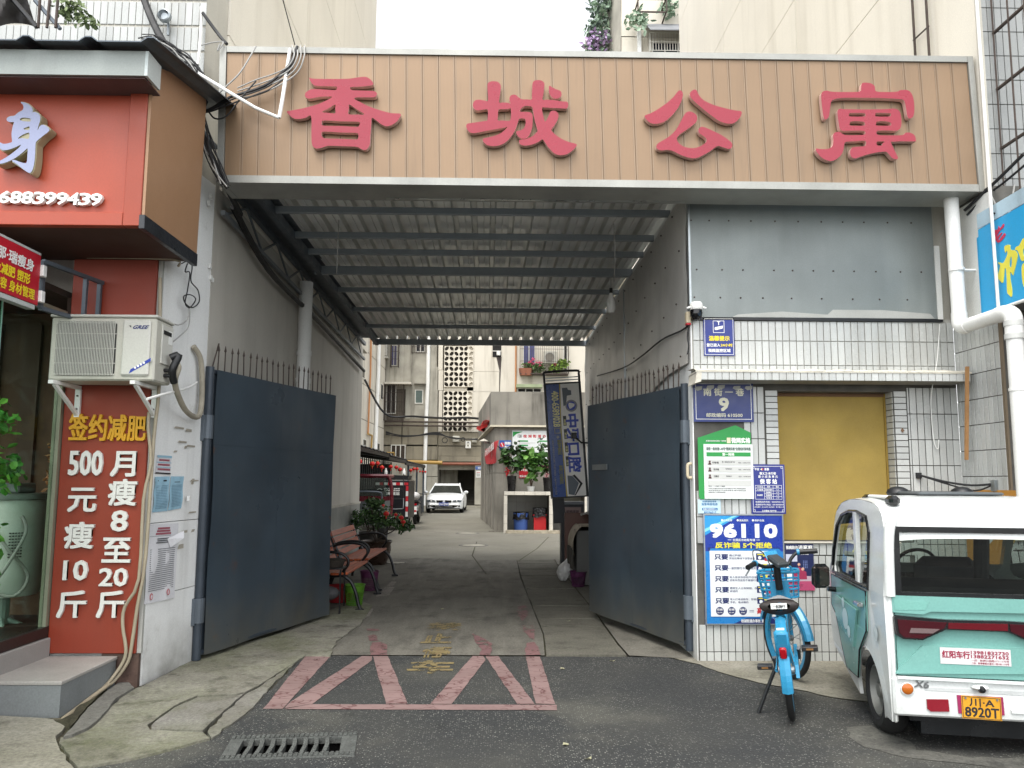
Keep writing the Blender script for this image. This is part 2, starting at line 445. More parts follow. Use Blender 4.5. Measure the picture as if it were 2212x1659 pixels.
EDGE = [(165, 1658), (250, 1646), (350, 1624), (450, 1599), (500, 1564), (550, 1526), (563, 1512), (628, 1444), (658, 1416)]
EDGR = [(1362, 1419), (1440, 1420), (1511, 1437), (1556, 1454), (1656, 1480), (1716, 1490), (1799, 1508), (1859, 1515), (1960, 1528), (2212, 1552)]
edge = rough(gp(EDGE + EDGR), .02, .08, 1, False)
road = [(-14, G(165, 1658).y - .35)] + [(-3.1, G(165, 1658).y - .25)] + [(p.x, p.y) for p in edge] + [(30, 5.6), (30, -30), (-14, -30)]
m = MB(); sheet(m, [road, hole], 0.); ROAD = struct('road', m, M_asph)

# passage floor, laid round the strip of drain slabs
Ll = [G(*q) for q in ((1181, 1417), (1176, 1371), (1138, 1279), (1126, 1246), (1118, 1215), (1113, 1196))]
Rl = [G(*q) for q in ((1356, 1417), (1330, 1388), (1289, 1330), (1223, 1246), (1204, 1222), (1190, 1196))]
yb = 6.84
left = [(-2.7, 8.6), (-2.3, 8.5), (-2.02, 8.05), (-1.92, 7.6), (-1.80, 7.3), (-1.84, 7.05), (G(660, 1416).x - .02, 6.84)] + [(Ll[0].x - .015, yb)] + [(p.x - .015 + .012 * math.sin(i * 9), p.y) for i, p in enumerate(Ll[1:])] + [(Ll[-1].x, 15.6), (-2.8, 15.6)]
m = MB(); sheet(m, [left], 0.)
right = [(Rl[0].x + .015, yb)] + [(1.72, 6.70), (1.75, 15.6), (Rl[-1].x + .02, 15.6)] + [(p.x + .02, p.y) for p in Rl[:0:-1]]
sheet(m, [right], 0.)
PASS = struct('passage_floor', m, M_pass)
def lerp_line(L, y):
    for a, b in zip(L, L[1:]):
        if a.y <= y <= b.y: return a.x + (b.x - a.x) * (y - a.y) / (b.y - a.y)
    return L[-1].x if y > L[-1].y else L[0].x
y = 6.86; k = 0
while y < 15.0:
    d = .42 + .12 * random.random() if k else .36
    a, b = y + .012, y + d - .008; q = random.uniform(-.006, .006)
    pts = [(lerp_line(Ll, a), a, q), (lerp_line(Rl, a), a, q + random.uniform(-.008, .008)), (lerp_line(Rl, b), b, q), (lerp_line(Ll, b), b, q)]
    pts = rough([Vector(p) for p in pts], .006, .3, k)
    mm = MB().prism([p - Vector((0, 0, .05)) for p in pts], (0, 0, .055)); mm.build('slab', M_slab, PASS); y += d; k += 1
# light worn patches of an old edge line
M_patch = ground_mat('old_line_paint', '918c84', '7d7972', '4d4a43', sc=5, dark=.6)
def z6(x, y): return (693 + x / 7.5, 1106 + y / 7.5)
for i, pl in enumerate(([z6(890, 1370), z6(1045, 1215), z6(1200, 1215), z6(1100, 1350)], [z6(1060, 1205), z6(1140, 1125), z6(1230, 1130), z6(1160, 1200)],
                        [z6(560, 1659), z6(690, 1560), z6(850, 1570), z6(790, 1680), z6(700, 1740), z6(520, 1740)])):
    mm = MB().prism(rough(gp(pl, .003), .012, .08, i), (0, 0, .003)); mm.build('painted_patch', M_patch, PASS)

# courtyard
fe = rough([Vector((-3.4, 15.0, 0)), Vector((-1.6, 15.25, 0)), Vector((-.4, 14.85, 0)), Vector((1.9, 15.1, 0))], .22, .12, 3, False)
m = MB(); sheet(m, [[(-30, 15.1)] + [(p.x, p.y) for p in fe] + [(30, 15.1), (30, 60), (-30, 60)]], .002)
CRT = struct('courtyard_floor', m, M_court)
m = MB()
for pts in ([(1030, 1170), (1020, 1200), (1050, 1240)], [(1185, 1160), (1160, 1185), (1118, 1213)]):
    for a, b in zip(pts, pts[1:]):
        p, q = G(*a, .004), G(*b, .004); n = Vector((q - p).cross(Vector((0, 0, 1)))).normalized() * .012
        m.quad(p - n, q - n, q + n, p + n)
m.build('crack', M_dirt, CRT)
def manhole(u, v, wpx, label, mt):
    p = G(u, v, .006); r = wpx / 2 * p.y / FPX
    t = thing('manhole_cover', label, 'manhole cover', (p.x, p.y, 0))
    mm = MB().lathe([(0.001, .012), (r * .8, .012), (r * .8, .003)], p - Vector((0, 0, .006)), 24); mm.build('lid', mt, t)
    mm = MB().lathe([(r * .84, 0), (r * .84, .014), (r, .014), (r * 1.02, 0)], p - Vector((0, 0, .006)), 24); mm.build('ring', M_mortar, t)
M_lid = ground_mat('manhole_lid', 'a8a497', '8d897c', '605c50', sc=3, dark=.3)
manhole(1023, 1178, 62, 'pale round manhole cover in the open middle of the courtyard floor', M_lid)
manhole(1010, 1152, 50, 'round manhole cover farthest back on the courtyard floor, in front of the white car', M_lid)
manhole(857, 1216, 44, 'round manhole cover beside the big brown planter bowl', M_lid)
m = MB()
for i in range(12):
    p = G(1056 + i * 3.1, 1147.5, .006); m.box(p.x, p.x + .028, p.y - .12, p.y + .12, 0, .012)
solo('drain_strip', 'narrow slotted drain strip in the ground at the foot of the concrete block', 'drain', m, M_iron)

# right hand apron under the bike and the micro van
apr = [Vector((1.70, 6.70, 0))] + [p + Vector((0, .012, 0)) for p in rough(gp(EDGR), .02, .08, 1, False)[4:]] + [Vector((5.4, 5.75, 0)), Vector((5.4, 6.72, 0))]
m = MB(); sheet(m, [[(p.x, p.y) for p in apr]], .004); APR = struct('right_pavement', m, M_apron2)

# left apron: broken concrete slabs
m = MB(); sheet(m, [[(-9, 3.0), (-3.4, 3.4), (-2.5, 4.15), (-1.6, 5.0), (-1.62, 6.1), (-1.75, 6.84), (-2.75, 6.84), (-9, 6.6)]], -.006)
sheet(m, [[(-2.75, 6.83), (-1.6, 6.83), (-1.7, 8.7), (-2.75, 8.7)]], -.006)
LAP = struct('left_pavement', m, M_dirt)
def slab(pts, mt, z=.016, amp=.018, seed=1, nm='slab', h=.05):
    P = rough(gp(pts, z), amp, .07, seed); c = sum(P, Vector()) / len(P)
    P = [c + (p - c) * .998 for p in P]
    mm = MB().prism([p - Vector((0, 0, h)) for p in P], (0, 0, h)); return mm.build(nm, mt, LAP)
slab([r5(-1500, 1230), r5(0, 1205), r5(460, 1235), r5(560, 1302), r5(480, 1385), r5(505, 1470), r5(590, 1590), r5(650, 1690), r5(650, 1760), r5(-1500, 1900)], M_apron2, seed=2)
slab([r5(545, 1385), r5(620, 1312), r5(760, 1140), r5(900, 1010), r5(1020, 925), r5(1080, 890), r5(1160, 962), r5(1000, 1055), r5(905, 1178), r5(830, 1255), r5(760, 1308), r5(620, 1368)], M_mortar, z=.032, seed=3, amp=.006)
slab([r5(665, 1655), r5(540, 1480), r5(520, 1402), r5(625, 1382), r5(775, 1320), r5(845, 1252), r5(915, 1182), r5(1015, 1062), r5(1175, 968), r5(1240, 950), r5(1620, 745), r5(1800, 650), r5(2180, 560), r5(2400, 500), r6(860, 200), r6(1010, 250), r6(900, 420), r6(700, 560), r6(640, 690), r6(430, 685), r5(2195, 970), r5(2115, 1000), r5(2040, 1020), r5(1900, 1028), r5(1700, 1032), r5(1500, 1122), r5(1370, 1212), r5(1275, 1288), r5(1285, 1330), r5(1740, 1352), r5(1815, 1402), r5(1400, 1515), r5(1000, 1604)], M_apron, seed=4, z=.014)
slab([r5(600, 1262), r5(660, 1140), r5(790, 1020), r5(880, 930), r5(1040, 870), r5(1010, 905), r5(890, 1000), r5(750, 1130), r5(612, 1300)], M_dirt, seed=8, z=.02, amp=.012)
slab([r5(1305, 1292), r5(1385, 1225), r5(1505, 1138), r5(1705, 1050), r5(2040, 1036), r5(2105, 1016), r5(1900, 1195), r5(1755, 1330), r5(1500, 1325), r5(1312, 1320)], M_apron3, seed=5, z=.02, amp=.01)
slab([r5(1775, 1345), r5(2125, 1018), r5(2195, 985), r6(400, 700), r6(280, 800), r6(0, 1105), r5(2195, 1135), r5(1998, 1282), r5(1832, 1398)], M_apron3, seed=6, z=.012, amp=.03)

# road paint
def paint_mat(name, c1, c2, crack, wear):
    t = NT(name)
    vo = t.n('ShaderNodeTexVoronoi', feature='DISTANCE_TO_EDGE'); vo.inputs['Scale'].default_value = 5.5
    wv = t.n('ShaderNodeVectorMath', operation='ADD'); ns = t.n('ShaderNodeTexNoise'); ns.inputs['Scale'].default_value = 7
    t.l(t.vec((.75, 1.7, 1)), wv.inputs[0]); sc = t.n('ShaderNodeVectorMath', operation='SCALE'); sc.inputs['Scale'].default_value = .28
    t.l(t.pos, ns.inputs['Vector']); t.l(ns.outputs['Color'], sc.inputs[0]); t.l(sc.outputs[0], wv.inputs[1]); t.l(wv.outputs[0], vo.inputs['Vector'])
    col = t.mix(t.mr(t.noise(3, 6), .35, .65, 0, 1), lin(c1), lin(c2))
    f = t.math('MULTIPLY', t.mr(vo.outputs['Distance'], .0, .05, 1, 0), t.mr(t.noise(1.6, 4), .36, .52, .1, 1))
    col = t.mix(f, col, lin(crack))
    col = t.mix(t.mr(t.noise(16, 6, .7), .56, .7, 0, .65), col, lin('6b4a48'))
    a = t.mr(t.math('ADD', t.noise(11, 7, .7), t.math('MULTIPLY', t.noise(1.7, 3), .5)), wear, wear + .05, 1, 0)
    t.l(a, t.b.inputs['Alpha'])
    return t.fin(col, .7, 0, .3)
M_pink = paint_mat('faded_pink_road_paint', '87706d', '7b6663', '4e2a2c', .92)
M_pinkw = paint_mat('worn_pink_road_paint', '7d5f5d', '6f5354', '5a3a3a', .80)
M_yel = paint_mat('worn_yellow_road_paint', '857650', '75694c', '50482f', .76)
def bar(pts, mt=M_pink, z=.004, parent=ROAD, nm='painted_stripe', seed=1, amp=.006):
    P = rough(gp(pts, z), amp, .06, seed); vs, fs = fill2d([[(p.x, p.y) for p in P]])
    mm = MB(); mm.add([(x, y, z) for x, y in vs], fs); mm.build(nm, mt, parent)
bar([r6(60, 1148), r6(228, 1148), r6(645, 692), r6(430, 692)], seed=1)
bar([r6(240, 1143), r6(300, 1085), r6(915, 692), r6(1003, 692), r6(1003, 727), r6(490, 1104)], seed=2)
bar([r6(1010, 692), r6(1140, 692), r6(1308, 1104), r6(1127, 1104)], seed=3)
bar([r6(236, 1150), r6(480, 1108), r6(2596, 1112), r6(2602, 1160)], seed=4)
bar([r6(1505, 1104), r6(1690, 1106), r6(1982, 727), r6(1965, 692), r6(1872, 692)], seed=5)
bar([r6(1985, 700), r6(1990, 692), r6(2092, 692), r6(2408, 1106), r6(2258, 1106)], seed=6)
bar([r7(120, 697), r7(243, 697), r7(372, 1108), r7(204, 1102)], seed=7)
for i, pl in enumerate(([r6(990, 684), r6(985, 600), r6(1000, 575), r6(1080, 570), r6(1135, 590), r6(1125, 640), r6(1130, 684)],
    [r6(965, 520), r6(1020, 505), r6(1065, 560), r6(980, 560)], [r6(950, 455), r6(1065, 460), r6(1070, 475), r6(960, 475)],
    [r6(1940, 684), r6(1945, 630), r6(1900, 580), r6(1875, 495), r6(1950, 530), r6(2035, 580), r6(2035, 640), r6(2020, 684)],
    [r7(120, 684), r7(115, 640), r7(125, 580), r7(200, 570), r7(240, 640), r7(243, 684)], [r7(90, 430), r7(190, 425), r7(200, 550), r7(150, 530), r7(95, 470)],
    [r7(40, 310), r7(60, 260), r7(120, 255), r7(140, 330), r7(90, 390)])):
    bar(pl, M_pinkw, .005, PASS, 'painted_stripe', i, .02)
for ch, x0, y0, x1, y1, par, z in (('禁', 1475, 470, 1755, 405, PASS, .005), ('止', 1430, 578, 1670, 498, PASS, .005), ('停', 1430, 702, 1650, 608, PASS, .006), ('车', 1305, 838, 1680, 732, ROAD, .005)):
    a, b, c = G(*r6(x0, y0), z), G(*r6(x1, y0), z), G(*r6((x0), y1), z)
    mm = MB(); add_text(mm, ch, a, b - a, Vector((0, (c - a).y, 0)), bold=.035, lift=0, em=False)
    mm.build('painted_lettering', M_yel, par)

bar([(1826, 1570), (1880, 1566), (1950, 1596), (1985, 1620), (2070, 1634), (2230, 1640), (2230, 1662), (2100, 1656), (2020, 1640), (1930, 1630), (1870, 1612), (1835, 1590)], M_wornp, .003, ROAD, 'worn_patch', 11, .05)
bar([(1060, 1590), (1150, 1580), (1260, 1600), (1180, 1625)], M_slab, .003, ROAD, 'worn_patch', 12, .06) if False else None
# storm drain grate
p0, p1, p2, p3 = ga, gb, gc, gd
GR = thing('drain_grate', 'weathered grey iron storm drain grate set in the asphalt at the kerb', 'drain grate', tuple((ga + gc) / 2))
def bl(a, b, z=0.): 
    q = (p0.lerp(p1, a)).lerp(p3.lerp(p2, a), b); q.z = z; return q
M_gr = mat('cast_iron_grate', '545653', .8, .2, var=.25, sc=14, bump=.6, bsc=70, fine=.25)
for nm, pts in (('frame', [(0, 0), (1, 0), (1, .17), (0, .17)]), ('frame', [(0, .83), (1, .83), (1, 1), (0, 1)]), ('frame', [(0, .172), (.1, .172), (.1, .828), (0, .828)]), ('frame', [(.88, .172), (1, .172), (1, .828), (.88, .828)])):
    mm = MB().prism([bl(a, b, -.03) for a, b in pts], (0, 0, .036)); mm.build(nm, M_gr, GR)
for i in range(9):
    a = .1 + .78 * (i + .62) / 9.2; w = .032
    if i == 8: continue
    pl = [(a, .174), (a + w, .174), (a + w + .012, .5), (a + w, .826), (a, .826), (a + .012, .5)]
    mm = MB().prism([bl(x, y, -.03) for x, y in pl], (0, 0, .04))
    for j in range(7):
        q = bl(a + w / 2 + .005, .22 + j * .094, .01); mm.ball(q, .0065, 6, 4)
    mm.build('bar', M_gr, GR)
mm = MB()
for i in range(26):
    for b in (.05, .115, .885, .95): q = bl(.02 + i * .0385, b, .012); mm.box(q.x - .009, q.x + .009, q.y - .007, q.y + .007, .008, .016)
mm.build('tread_studs', M_gr, GR)['kind'] = 'stuff'
mm = MB(); 
lo = [Vector((q.x, q.y, -.45)) for q in hole]; hi = [Vector((q.x, q.y, -.004)) for q in hole]
for i in range(4): mm.quad(lo[i], lo[(i + 1) % 4], hi[(i + 1) % 4], hi[i])
mm.quad(*lo); mm.build('pit', M_dark, GR)
# scattered leaves and litter on the asphalt
LEAFL = ['dry pale leaf on the asphalt straight below the right end of the pink base stripe', 'dry pale leaf at the bottom middle edge on the open asphalt', 'curled pale leaf lying on the drain slabs inside the gateway', 'pale leaf near the foot of the right gate leaf', 'small leaf in the dark passage floor above the yellow characters', 'small leaf just right of the outermost pink stripe', 'small pale leaf at the foot of the left gate leaf', 'tiny leaf on the grey passage floor left of the drain slabs']
M_leaf = flat('fallen_leaf', '8d8a70', .8)
for i, (u, v) in enumerate(((1222, 1609), (1270, 1640), (1228, 1342), (1322, 1428), (955, 1316), (1215, 1445), (640, 1395), (1060, 1250))):
    c = G(u, v, .006); a = random.uniform(0, 6); L = .035
    mm = MB().add([c + Vector((math.cos(a + b) * L * r, math.sin(a + b) * L * r * .6, h)) for b, r, h in ((0, 1, .01), (1.2, .5, 0), (2.6, .8, .004), (4, .6, .012), (5.2, .5, 0))], [(0, 1, 2, 3, 4)])
    solo('fallen_leaf', LEAFL[i], 'leaf', mm, M_leaf, 'fallen leaves on the ground')
# ================================================================== LEFT BUILDING, SHOP
def wallx(y): return -2.53 - .0225 * (y - 6.54)
LB = thing('apartment_building', 'pale apartment building along the left of the passage, tiled above the orange shop sign', 'building', (-2.6, 6.3, 0))
def plan_prism(pts, z0, z1, mb=None):
    mb = mb or MB(); return mb.prism([(x, y, z0) for x, y in pts], (0, 0, z1 - z0))
plan_prism([(wallx(6.56), 6.56), (wallx(15), 15.0), (-8, 15.0), (-8, 6.56)], 0, 4.1).build('passage_wall', mat('warm_white_wall', 'b9b5ac', .75, var=.08, sc=1.2, streak=.3, dirt='6d675c', ssc=3, bump=.12, bsc=25, low=.5, lowc='77736a'), LB)
# white front pier, two courses of rendered panels
mp = MB()
for z0, z1 in ((-.12, .62), (.626, 1.17), (1.176, 4.09)):
    plan_prism([(-2.62, 5.85), (-2.533, 6.555), (-3.3, 6.555), (-3.3, 5.85)], z0, z1).build('pier_panel', M_white, LB)
M_dado = mat('grey_marble_dado', '8f918e', .35, var=.25, sc=2.2, streak=.4, dirt='c9c7c0', ssc=1.2, bump=.03)
plan_prism([(wallx(8) + .015, 8), (wallx(15) + .015, 15.0), (wallx(15) + .002, 15.0), (wallx(8) + .002, 8)], 0, 1.06).build('marble_dado', M_dado, LB)
plan_prism([(wallx(8) + .025, 8), (wallx(15) + .025, 15.02), (wallx(15) + .002, 15.02), (wallx(8) + .002, 8)], 1.063, 1.10).build('dado_cap', M_plast, LB)
# upper wall over the passage, in rendered bands
zz = [4.1, 5.6, 7.1, 8.6, 10.1, 12.0, 15]
for a, b in zip(zz, zz[1:]):
    for ya, yb_ in ((6.72, 9.6), (9.61, 15.6)):
        plan_prism([(wallx(ya), ya), (wallx(yb_), yb_), (-7.8, yb_), (-7.8, ya)], a + .006, b - .006).build('wall_panel', M_cream, LB)
plan_prism([(wallx(6.3) - .06, 6.3), (wallx(6.7) - .02, 6.71), (-7, 6.71), (-7, 6.3)], 4.1, 15).build('front_wall', M_conc if False else M_plast, LB)
M_tilew = mat('white_wall_tile', 'b2b4b1', .25, var=.06, sc=2, rnd=.09, streak=.45, dirt='7c776c', ssc=5)
M_grout = mat('dark_grout', '55534e', .9, var=.3, sc=6)
def tile_mesh(w, h, t=.008, ax='y'):
    m = MB(); 
    if ax == 'y': m.box(-w / 2, w / 2, -t, 0, -h / 2, h / 2, .002)
    else: m.box(0 if ax == '+x' else -t, t if ax == '+x' else 0, -w / 2, w / 2, -h / 2, h / 2, .002)
    return m.mesh('tile', M_tilew)
TP, TH = .0612, .2165
tme = tile_mesh(TP - .005, TH - .006)
n = 0
x = -2.61
while x > -4.72:
    for r in range(5): inst('tile', tme, LB, (x, 6.299, 4.74 + r * .232 + .1)); n += 1
    x -= TP
for z in (4.86, 5.33): pass
# ---------------------------------------------------------------- shop: red advert panel in the recess
M_red = mat('red_advert_panel', '8c3622', .5, var=.08, sc=1.5, streak=.25, dirt='5a2a20')
RP = thing('advert_panel', 'tall red slimming advert panel with raised white and yellow characters beside the shop window', 'sign', (-3.0, 5.83, .17))
xl, xr = -3.295, -2.655
MB().box(xl, xr, 5.80, 5.845, .235, 3.19, .004).build('panel', M_red, RP)
MB().box(xr + .002, -2.622, 5.82, 5.848, .235, 3.19).build('edge_strip', mat('grey_edge_strip', 'a5a59f', .6), RP)
def ytext(t, body, u0, v0, u1, v1, y, mt, bold=.03, depth=.02, side=None, nm='lettering', em=False, shear=0., cell=False, res=2):
    """raised characters on a facade plane y=const; u0,v0 lower left corner, u1,v1 upper right"""
    a, b, c = Y(u0, v0, y), Y(u1, v0, y), Y(u0, v1, y); U = Vector((b.x - a.x, 0, 0)); V = Vector((shear * (c.z - a.z), 0, c.z - a.z))
    m = MB(); add_text(m, body, a, U, V, bold, depth, 0.002, res=res, em=em, cell=cell)
    return m.build(nm, mt, t)
M_sw = mat('raised_white_letter', 'd8d6d0', .5, var=.03); M_sy = mat('raised_yellow_letter', 'd29a1c', .5, var=.05)
yp = 5.799
for i, ch in enumerate('签约减肥'):
    u = 151 + i * 42; ytext(RP, ch, u, 1125 + 497 * .25 - 3 + i * 1.5 - 0, u + 41, 1125 + 270 * .25 - 247 + 247 - 0, yp, M_sy, bold=.025) if False else None
def zr(x, y): return (x / 4, 829.5 + y / 4)
for ch, x0, x1, y0, y1 in (('签', 603, 760, 262, 482), ('约', 775, 925, 268, 487), ('减', 940, 1095, 270, 490), ('肥', 1108, 1262, 282, 490)):
    a = zr(x0, y1); b = zr(x1, y0); ytext(RP, ch, a[0], a[1], b[0], b[1], yp, M_sy, bold=.02)
for ch, x0, x1, y0, y1 in (('500', 603, 888, 580, 785), ('月', 965, 1172, 585, 795), ('元', 597, 832, 900, 1100), ('瘦', 945, 1180, 825, 1045),
                           ('8', 968, 1105, 1095, 1268), ('瘦', 565, 808, 1195, 1415), ('至', 893, 1128, 1330, 1535), ('10', 556, 760, 1525, 1690), ('20', 865, 1105, 1592, 1742)):
    a = zr(x0, y1); b = zr(x1, y0); ytext(RP, ch, a[0], a[1], b[0], b[1], yp, M_sw, bold=.025)
for x0, x1 in ((502, 742), (845, 1072)):
    a = r5(x0, 355); b = r5(x1, 130); ytext(RP, '斤', a[0], a[1] + 177.5 - 177.5, b[0], b[1], yp, M_sw, bold=.025)

# ---------------------------------------------------------------- overhead shop sign
M_or = mat('orange_red_sheet', 'a2442c', .4, streak=.15, dirt='6a3a2c', var=.08, sc=1.2); M_or2 = mat('orange_red_trim', '943c24', .4, var=.05)
M_brown = mat('brown_side_sheet', '9a7759', .45, var=.07, sc=1.0, streak=.1, dirt='6b4a33')
M_fsof = mat('sign_soffit_board', '4c342a', .8, var=.12, sc=2)
SG = thing('shop_sign', 'big orange red shop sign box overhead with raised lettering and a brown side panel', 'sign', (-4.2, 5.4, 3.19))
MB().box(-7, -2.54, 5.03, 5.06, 3.285, 4.315).build('front_panel', M_or, SG)
MB().box(-2.538, -2.42, 5.0, 5.06, 3.19, 4.315, .004).build('trim', M_or2, SG)
MB().box(-7, -2.54, 5.0, 5.06, 3.19, 3.283, .004).build('trim', M_or, SG)
MB().prism([(-2.418, 5.01, 3.27), (-2.418, 5.9, 3.27), (-2.418, 5.94, 4.68), (-2.418, 5.01, 4.33)], (.02, 0, 0)).build('side_panel', M_brown, SG)
MB().box(-2.43, -2.39, 4.998, 5.9, 3.17, 3.268, .003).build('edging', mat('black_tape_edging', '22252a', .35, var=.3, sc=9, bump=.3, bsc=30), SG)
MB().box(-7, -2.44, 5.062, 5.84, 3.192, 3.21).build('soffit', M_fsof, SG)
MB().box(-7, -2.42, 5.062, 6.28, 4.30, 4.33).build('top_sheet', M_darksteel, SG)
C_shen = [[(245,927),(290,940),(325,968),(342,1000),(335,1018),(352,1012),(385,1025),(403,1050),(404,1085),(390,1130),(382,1170),(402,1132),(430,1122),(465,1140),(482,1162),(470,1185),(430,1215),(375,1262),(365,1290),(360,1400),(345,1490),(325,1528),(305,1530),(265,1505),(210,1460),(165,1430),(185,1422),(235,1440),(270,1448),(290,1440),(295,1380),(297,1325),(270,1345),(200,1400),(120,1440),(60,1455),(25,1450),(60,1430),(130,1390),(215,1325),(240,1292),(190,1315),(130,1335),(85,1338),(55,1315),(50,1285),(65,1273),(95,1285),(150,1275),(165,1262),(160,1200),(172,1130),(180,1100),(150,1100),(122,1088),(122,1065),(150,1050),(185,1045),(215,1020),(250,1000),(262,975),(255,950),(242,938)],
          [(232,1074),(255,1062),(312,1066),(322,1078),(318,1094),(270,1092),(240,1086)], [(262,1156),(290,1142),(312,1138),(312,1162),(285,1166)], [(215,1240),(250,1210),(308,1190),(306,1240),(250,1236)]]
def glyph(parent, loops, to_px, plane, nrm, depth, face, sidem, nm='sign_character', k=3, lift=0.):
    L = [[(p.x, p.y) for p in spline([Vector((a, -b, 0)) for a, b in lp], k)] for lp in loops]
    vs, fs = fill2d(L); m = MB(); put_flat(m, vs, fs, lambda a, b: plane(*to_px(a, -b)), nrm, depth, lift, side=1)
    return m.build(nm, [face, sidem], parent)
M_lav = mat('pale_letter_face', '8f95b2', .35, var=.03); M_crm = mat('cream_letter_edge', '9c9678', .4)
glyph(SG, C_shen, lambda a, b: (a / 4, b / 4), lambda u, v: Y(u, v, 5.02), Vector((0, -1, 0)), .075, M_lav, M_crm)
cx, cy = 250, 1230
g2 = glyph(SG, [[(cx + (a - cx) * 1.0 + (6 if a > cx else -6), cy + (b - cy) * 1.0 + (6 if b > cy else -6)) for a, b in C_shen[0]]], lambda a, b: (a / 4, b / 4), lambda u, v: Y(u, v, 5.02), Vector((0, -1, 0)), .068, M_crm, M_crm, 'letter_rim')
for i, ch in enumerate('688399439'):
    x0 = 8 + i * 98.5; x1 = x0 + 92; yb0 = 108 + i * 2.6
    a = (x0 / 4, 414.5 + (yb0) / 4); b = (x1 / 4, 414.5 + (yb0 - 100) / 4)
    ytext(SG, ch, a[0], a[1], b[0], b[1], 5.028, M_wt, bold=.028, depth=.03, nm='sign_digit', shear=.10)

# grey awning box above the sign
AW = thing('awning', 'grey metal awning box with ribbed roof sheet over the orange shop sign', 'awning', (-4.2, 4.9, 4.12))
M_awn = mat('painted_grey_sheet', '8d938f', .5, .2, var=.08, sc=2, streak=.4, dirt='5a5c58', ssc=3)
MB().box(-7, -2.345, 4.78, 4.80, 4.13, 4.30).build('fascia', M_awn, AW)
MB().box(-2.345, -2.325, 4.78, 4.97, 4.13, 4.30).build('end_plate', mat('pale_end_plate', 'b9c2c0', .5), AW)
MB().box(-7, -2.35, 4.802, 5.03, 4.12, 4.128).build('soffit', mat('awning_soffit', '5a4644', .7), AW)
m = MB(); xs = []; x = -7.0
while x < -2.3: xs += [(x, .0), (x + .26, .0), (x + .30, .03), (x + .34, .03), (x + .38, 0)]; x += .40
for (xa, za), (xb, zb) in zip(xs, xs[1:]):
    if xb <= xa: continue
    m.prism([(xa, 4.70, 4.315 + za), (xb, 4.70, 4.315 + zb), (xb, 4.70, 4.323 + zb), (xa, 4.70, 4.323 + za)], (0, 1.5, .30))
m.build('roof_sheet', M_darksteel, AW)

# ---------------------------------------------------------------- shop window, plinth, step
M_frame = mat('greenish_alu_frame', '8f8f7c', .45, .4, var=.1)
SW = thing('shop_window', 'tall glazed side window of the slimming shop at the far left edge', 'window', (-3.4, 5.0, .39))
MB().box(-3.355, -3.30, 5.77, 5.845, .43, 2.75).build('frame', M_frame, SW)
MB().box(-3.355, -3.30, 3.0, 5.77, 2.72, 2.77).build('frame', M_frame, SW)
MB().box(-3.334, -3.326, 3.0, 5.77, .43, 2.72).build('pane', glass('shop_glass', 'd6e2da', .0, .0, 1.09), SW)
MB().box(-3.29, -3.282, 4.99, 5.0, .40, 2.95).build('glass_door_edge', mat('green_glass_edge', '7fa89a', .1), SW)
MB().box(-3.288, -3.284, 3.0, 4.99, .40, 2.95).build('glass_door', glass('door_glass', 'cfe2d8', .0, .0, 1.09), SW)
SB = thing('low_wall', 'shop front base: grey plinth with black skirting under the window', 'low wall', (-3.4, 4.5, .16))
MB().box(-3.6, -3.292, 3.0, 5.797, .352, .428, .003).build('skirting', mat('black_skirting', '231f1e', .35, var=.2), SB)
MB().box(-3.6, -3.27, 3.0, 5.796, .0, .35, .006).build('plinth', mat('grey_plinth_render', '8d8985', .85, var=.1, sc=3, bump=.2), SB)
M_stept = mat('pale_step_stone', '9f9b96', .55, var=.12, sc=2.5, fine=.12); M_stepr = mat('grey_step_riser', '777b7c', .5, var=.1, sc=3, fine=.1)
ST = thing('step', 'wide grey tiled entrance step in front of the red advert panel', 'step', (-3.3, 5.4, 0))
MB().box(-6, -2.78, 5.08, 5.80, .195, .218, .004).build('tread', M_stept, ST)
MB().box(-6, -2.785, 5.085, 5.105, -.12, .194).build('riser', M_stepr, ST)
MB().box(-2.805, -2.785, 5.106, 5.79, -.12, .194).build('riser', M_stepr, ST)
MB().box(-2.9, -2.63, 5.805, 5.84, -.05, .232).build('rough_base', mat('brown_rough_base', '54423a', .95, var=.3, sc=8, bump=.8, bsc=40), ST)
# room behind the glass
RM = thing('shop_interior', 'dim brown interior of the slimming shop seen through the glass', 'room', (-4.6, 6.4, .3))
M_room = mat('dim_brown_room', '3a2e26', .9, var=.25, sc=3)
MB().box(-6.2, -3.31, 6.46, 6.54, .2, 2.9).build('back_wall', mat('wood_slat_wall', '5a4230', .8, var=.3, sc=6, streak=.5, dirt='2a1e16'), RM)
MB().box(-6.3, -3.41, 3.0, 6.45, .3, .4).build('floor', M_room, RM)
MB().box(-6.3, -3.36, 5.0, 6.54, 2.9, 2.95).build('ceiling', M_room, RM)
MB().box(-3.36, -3.305, 5.86, 6.455, .2, 2.9).build('side_wall', M_room, RM)
for i in range(8): MB().box(-6 + i * .33, -5.86 + i * .33, 6.42, 6.458, .9, 2.8).build('wall_slat', mat('dark_slat', '4a3424', .7), RM)
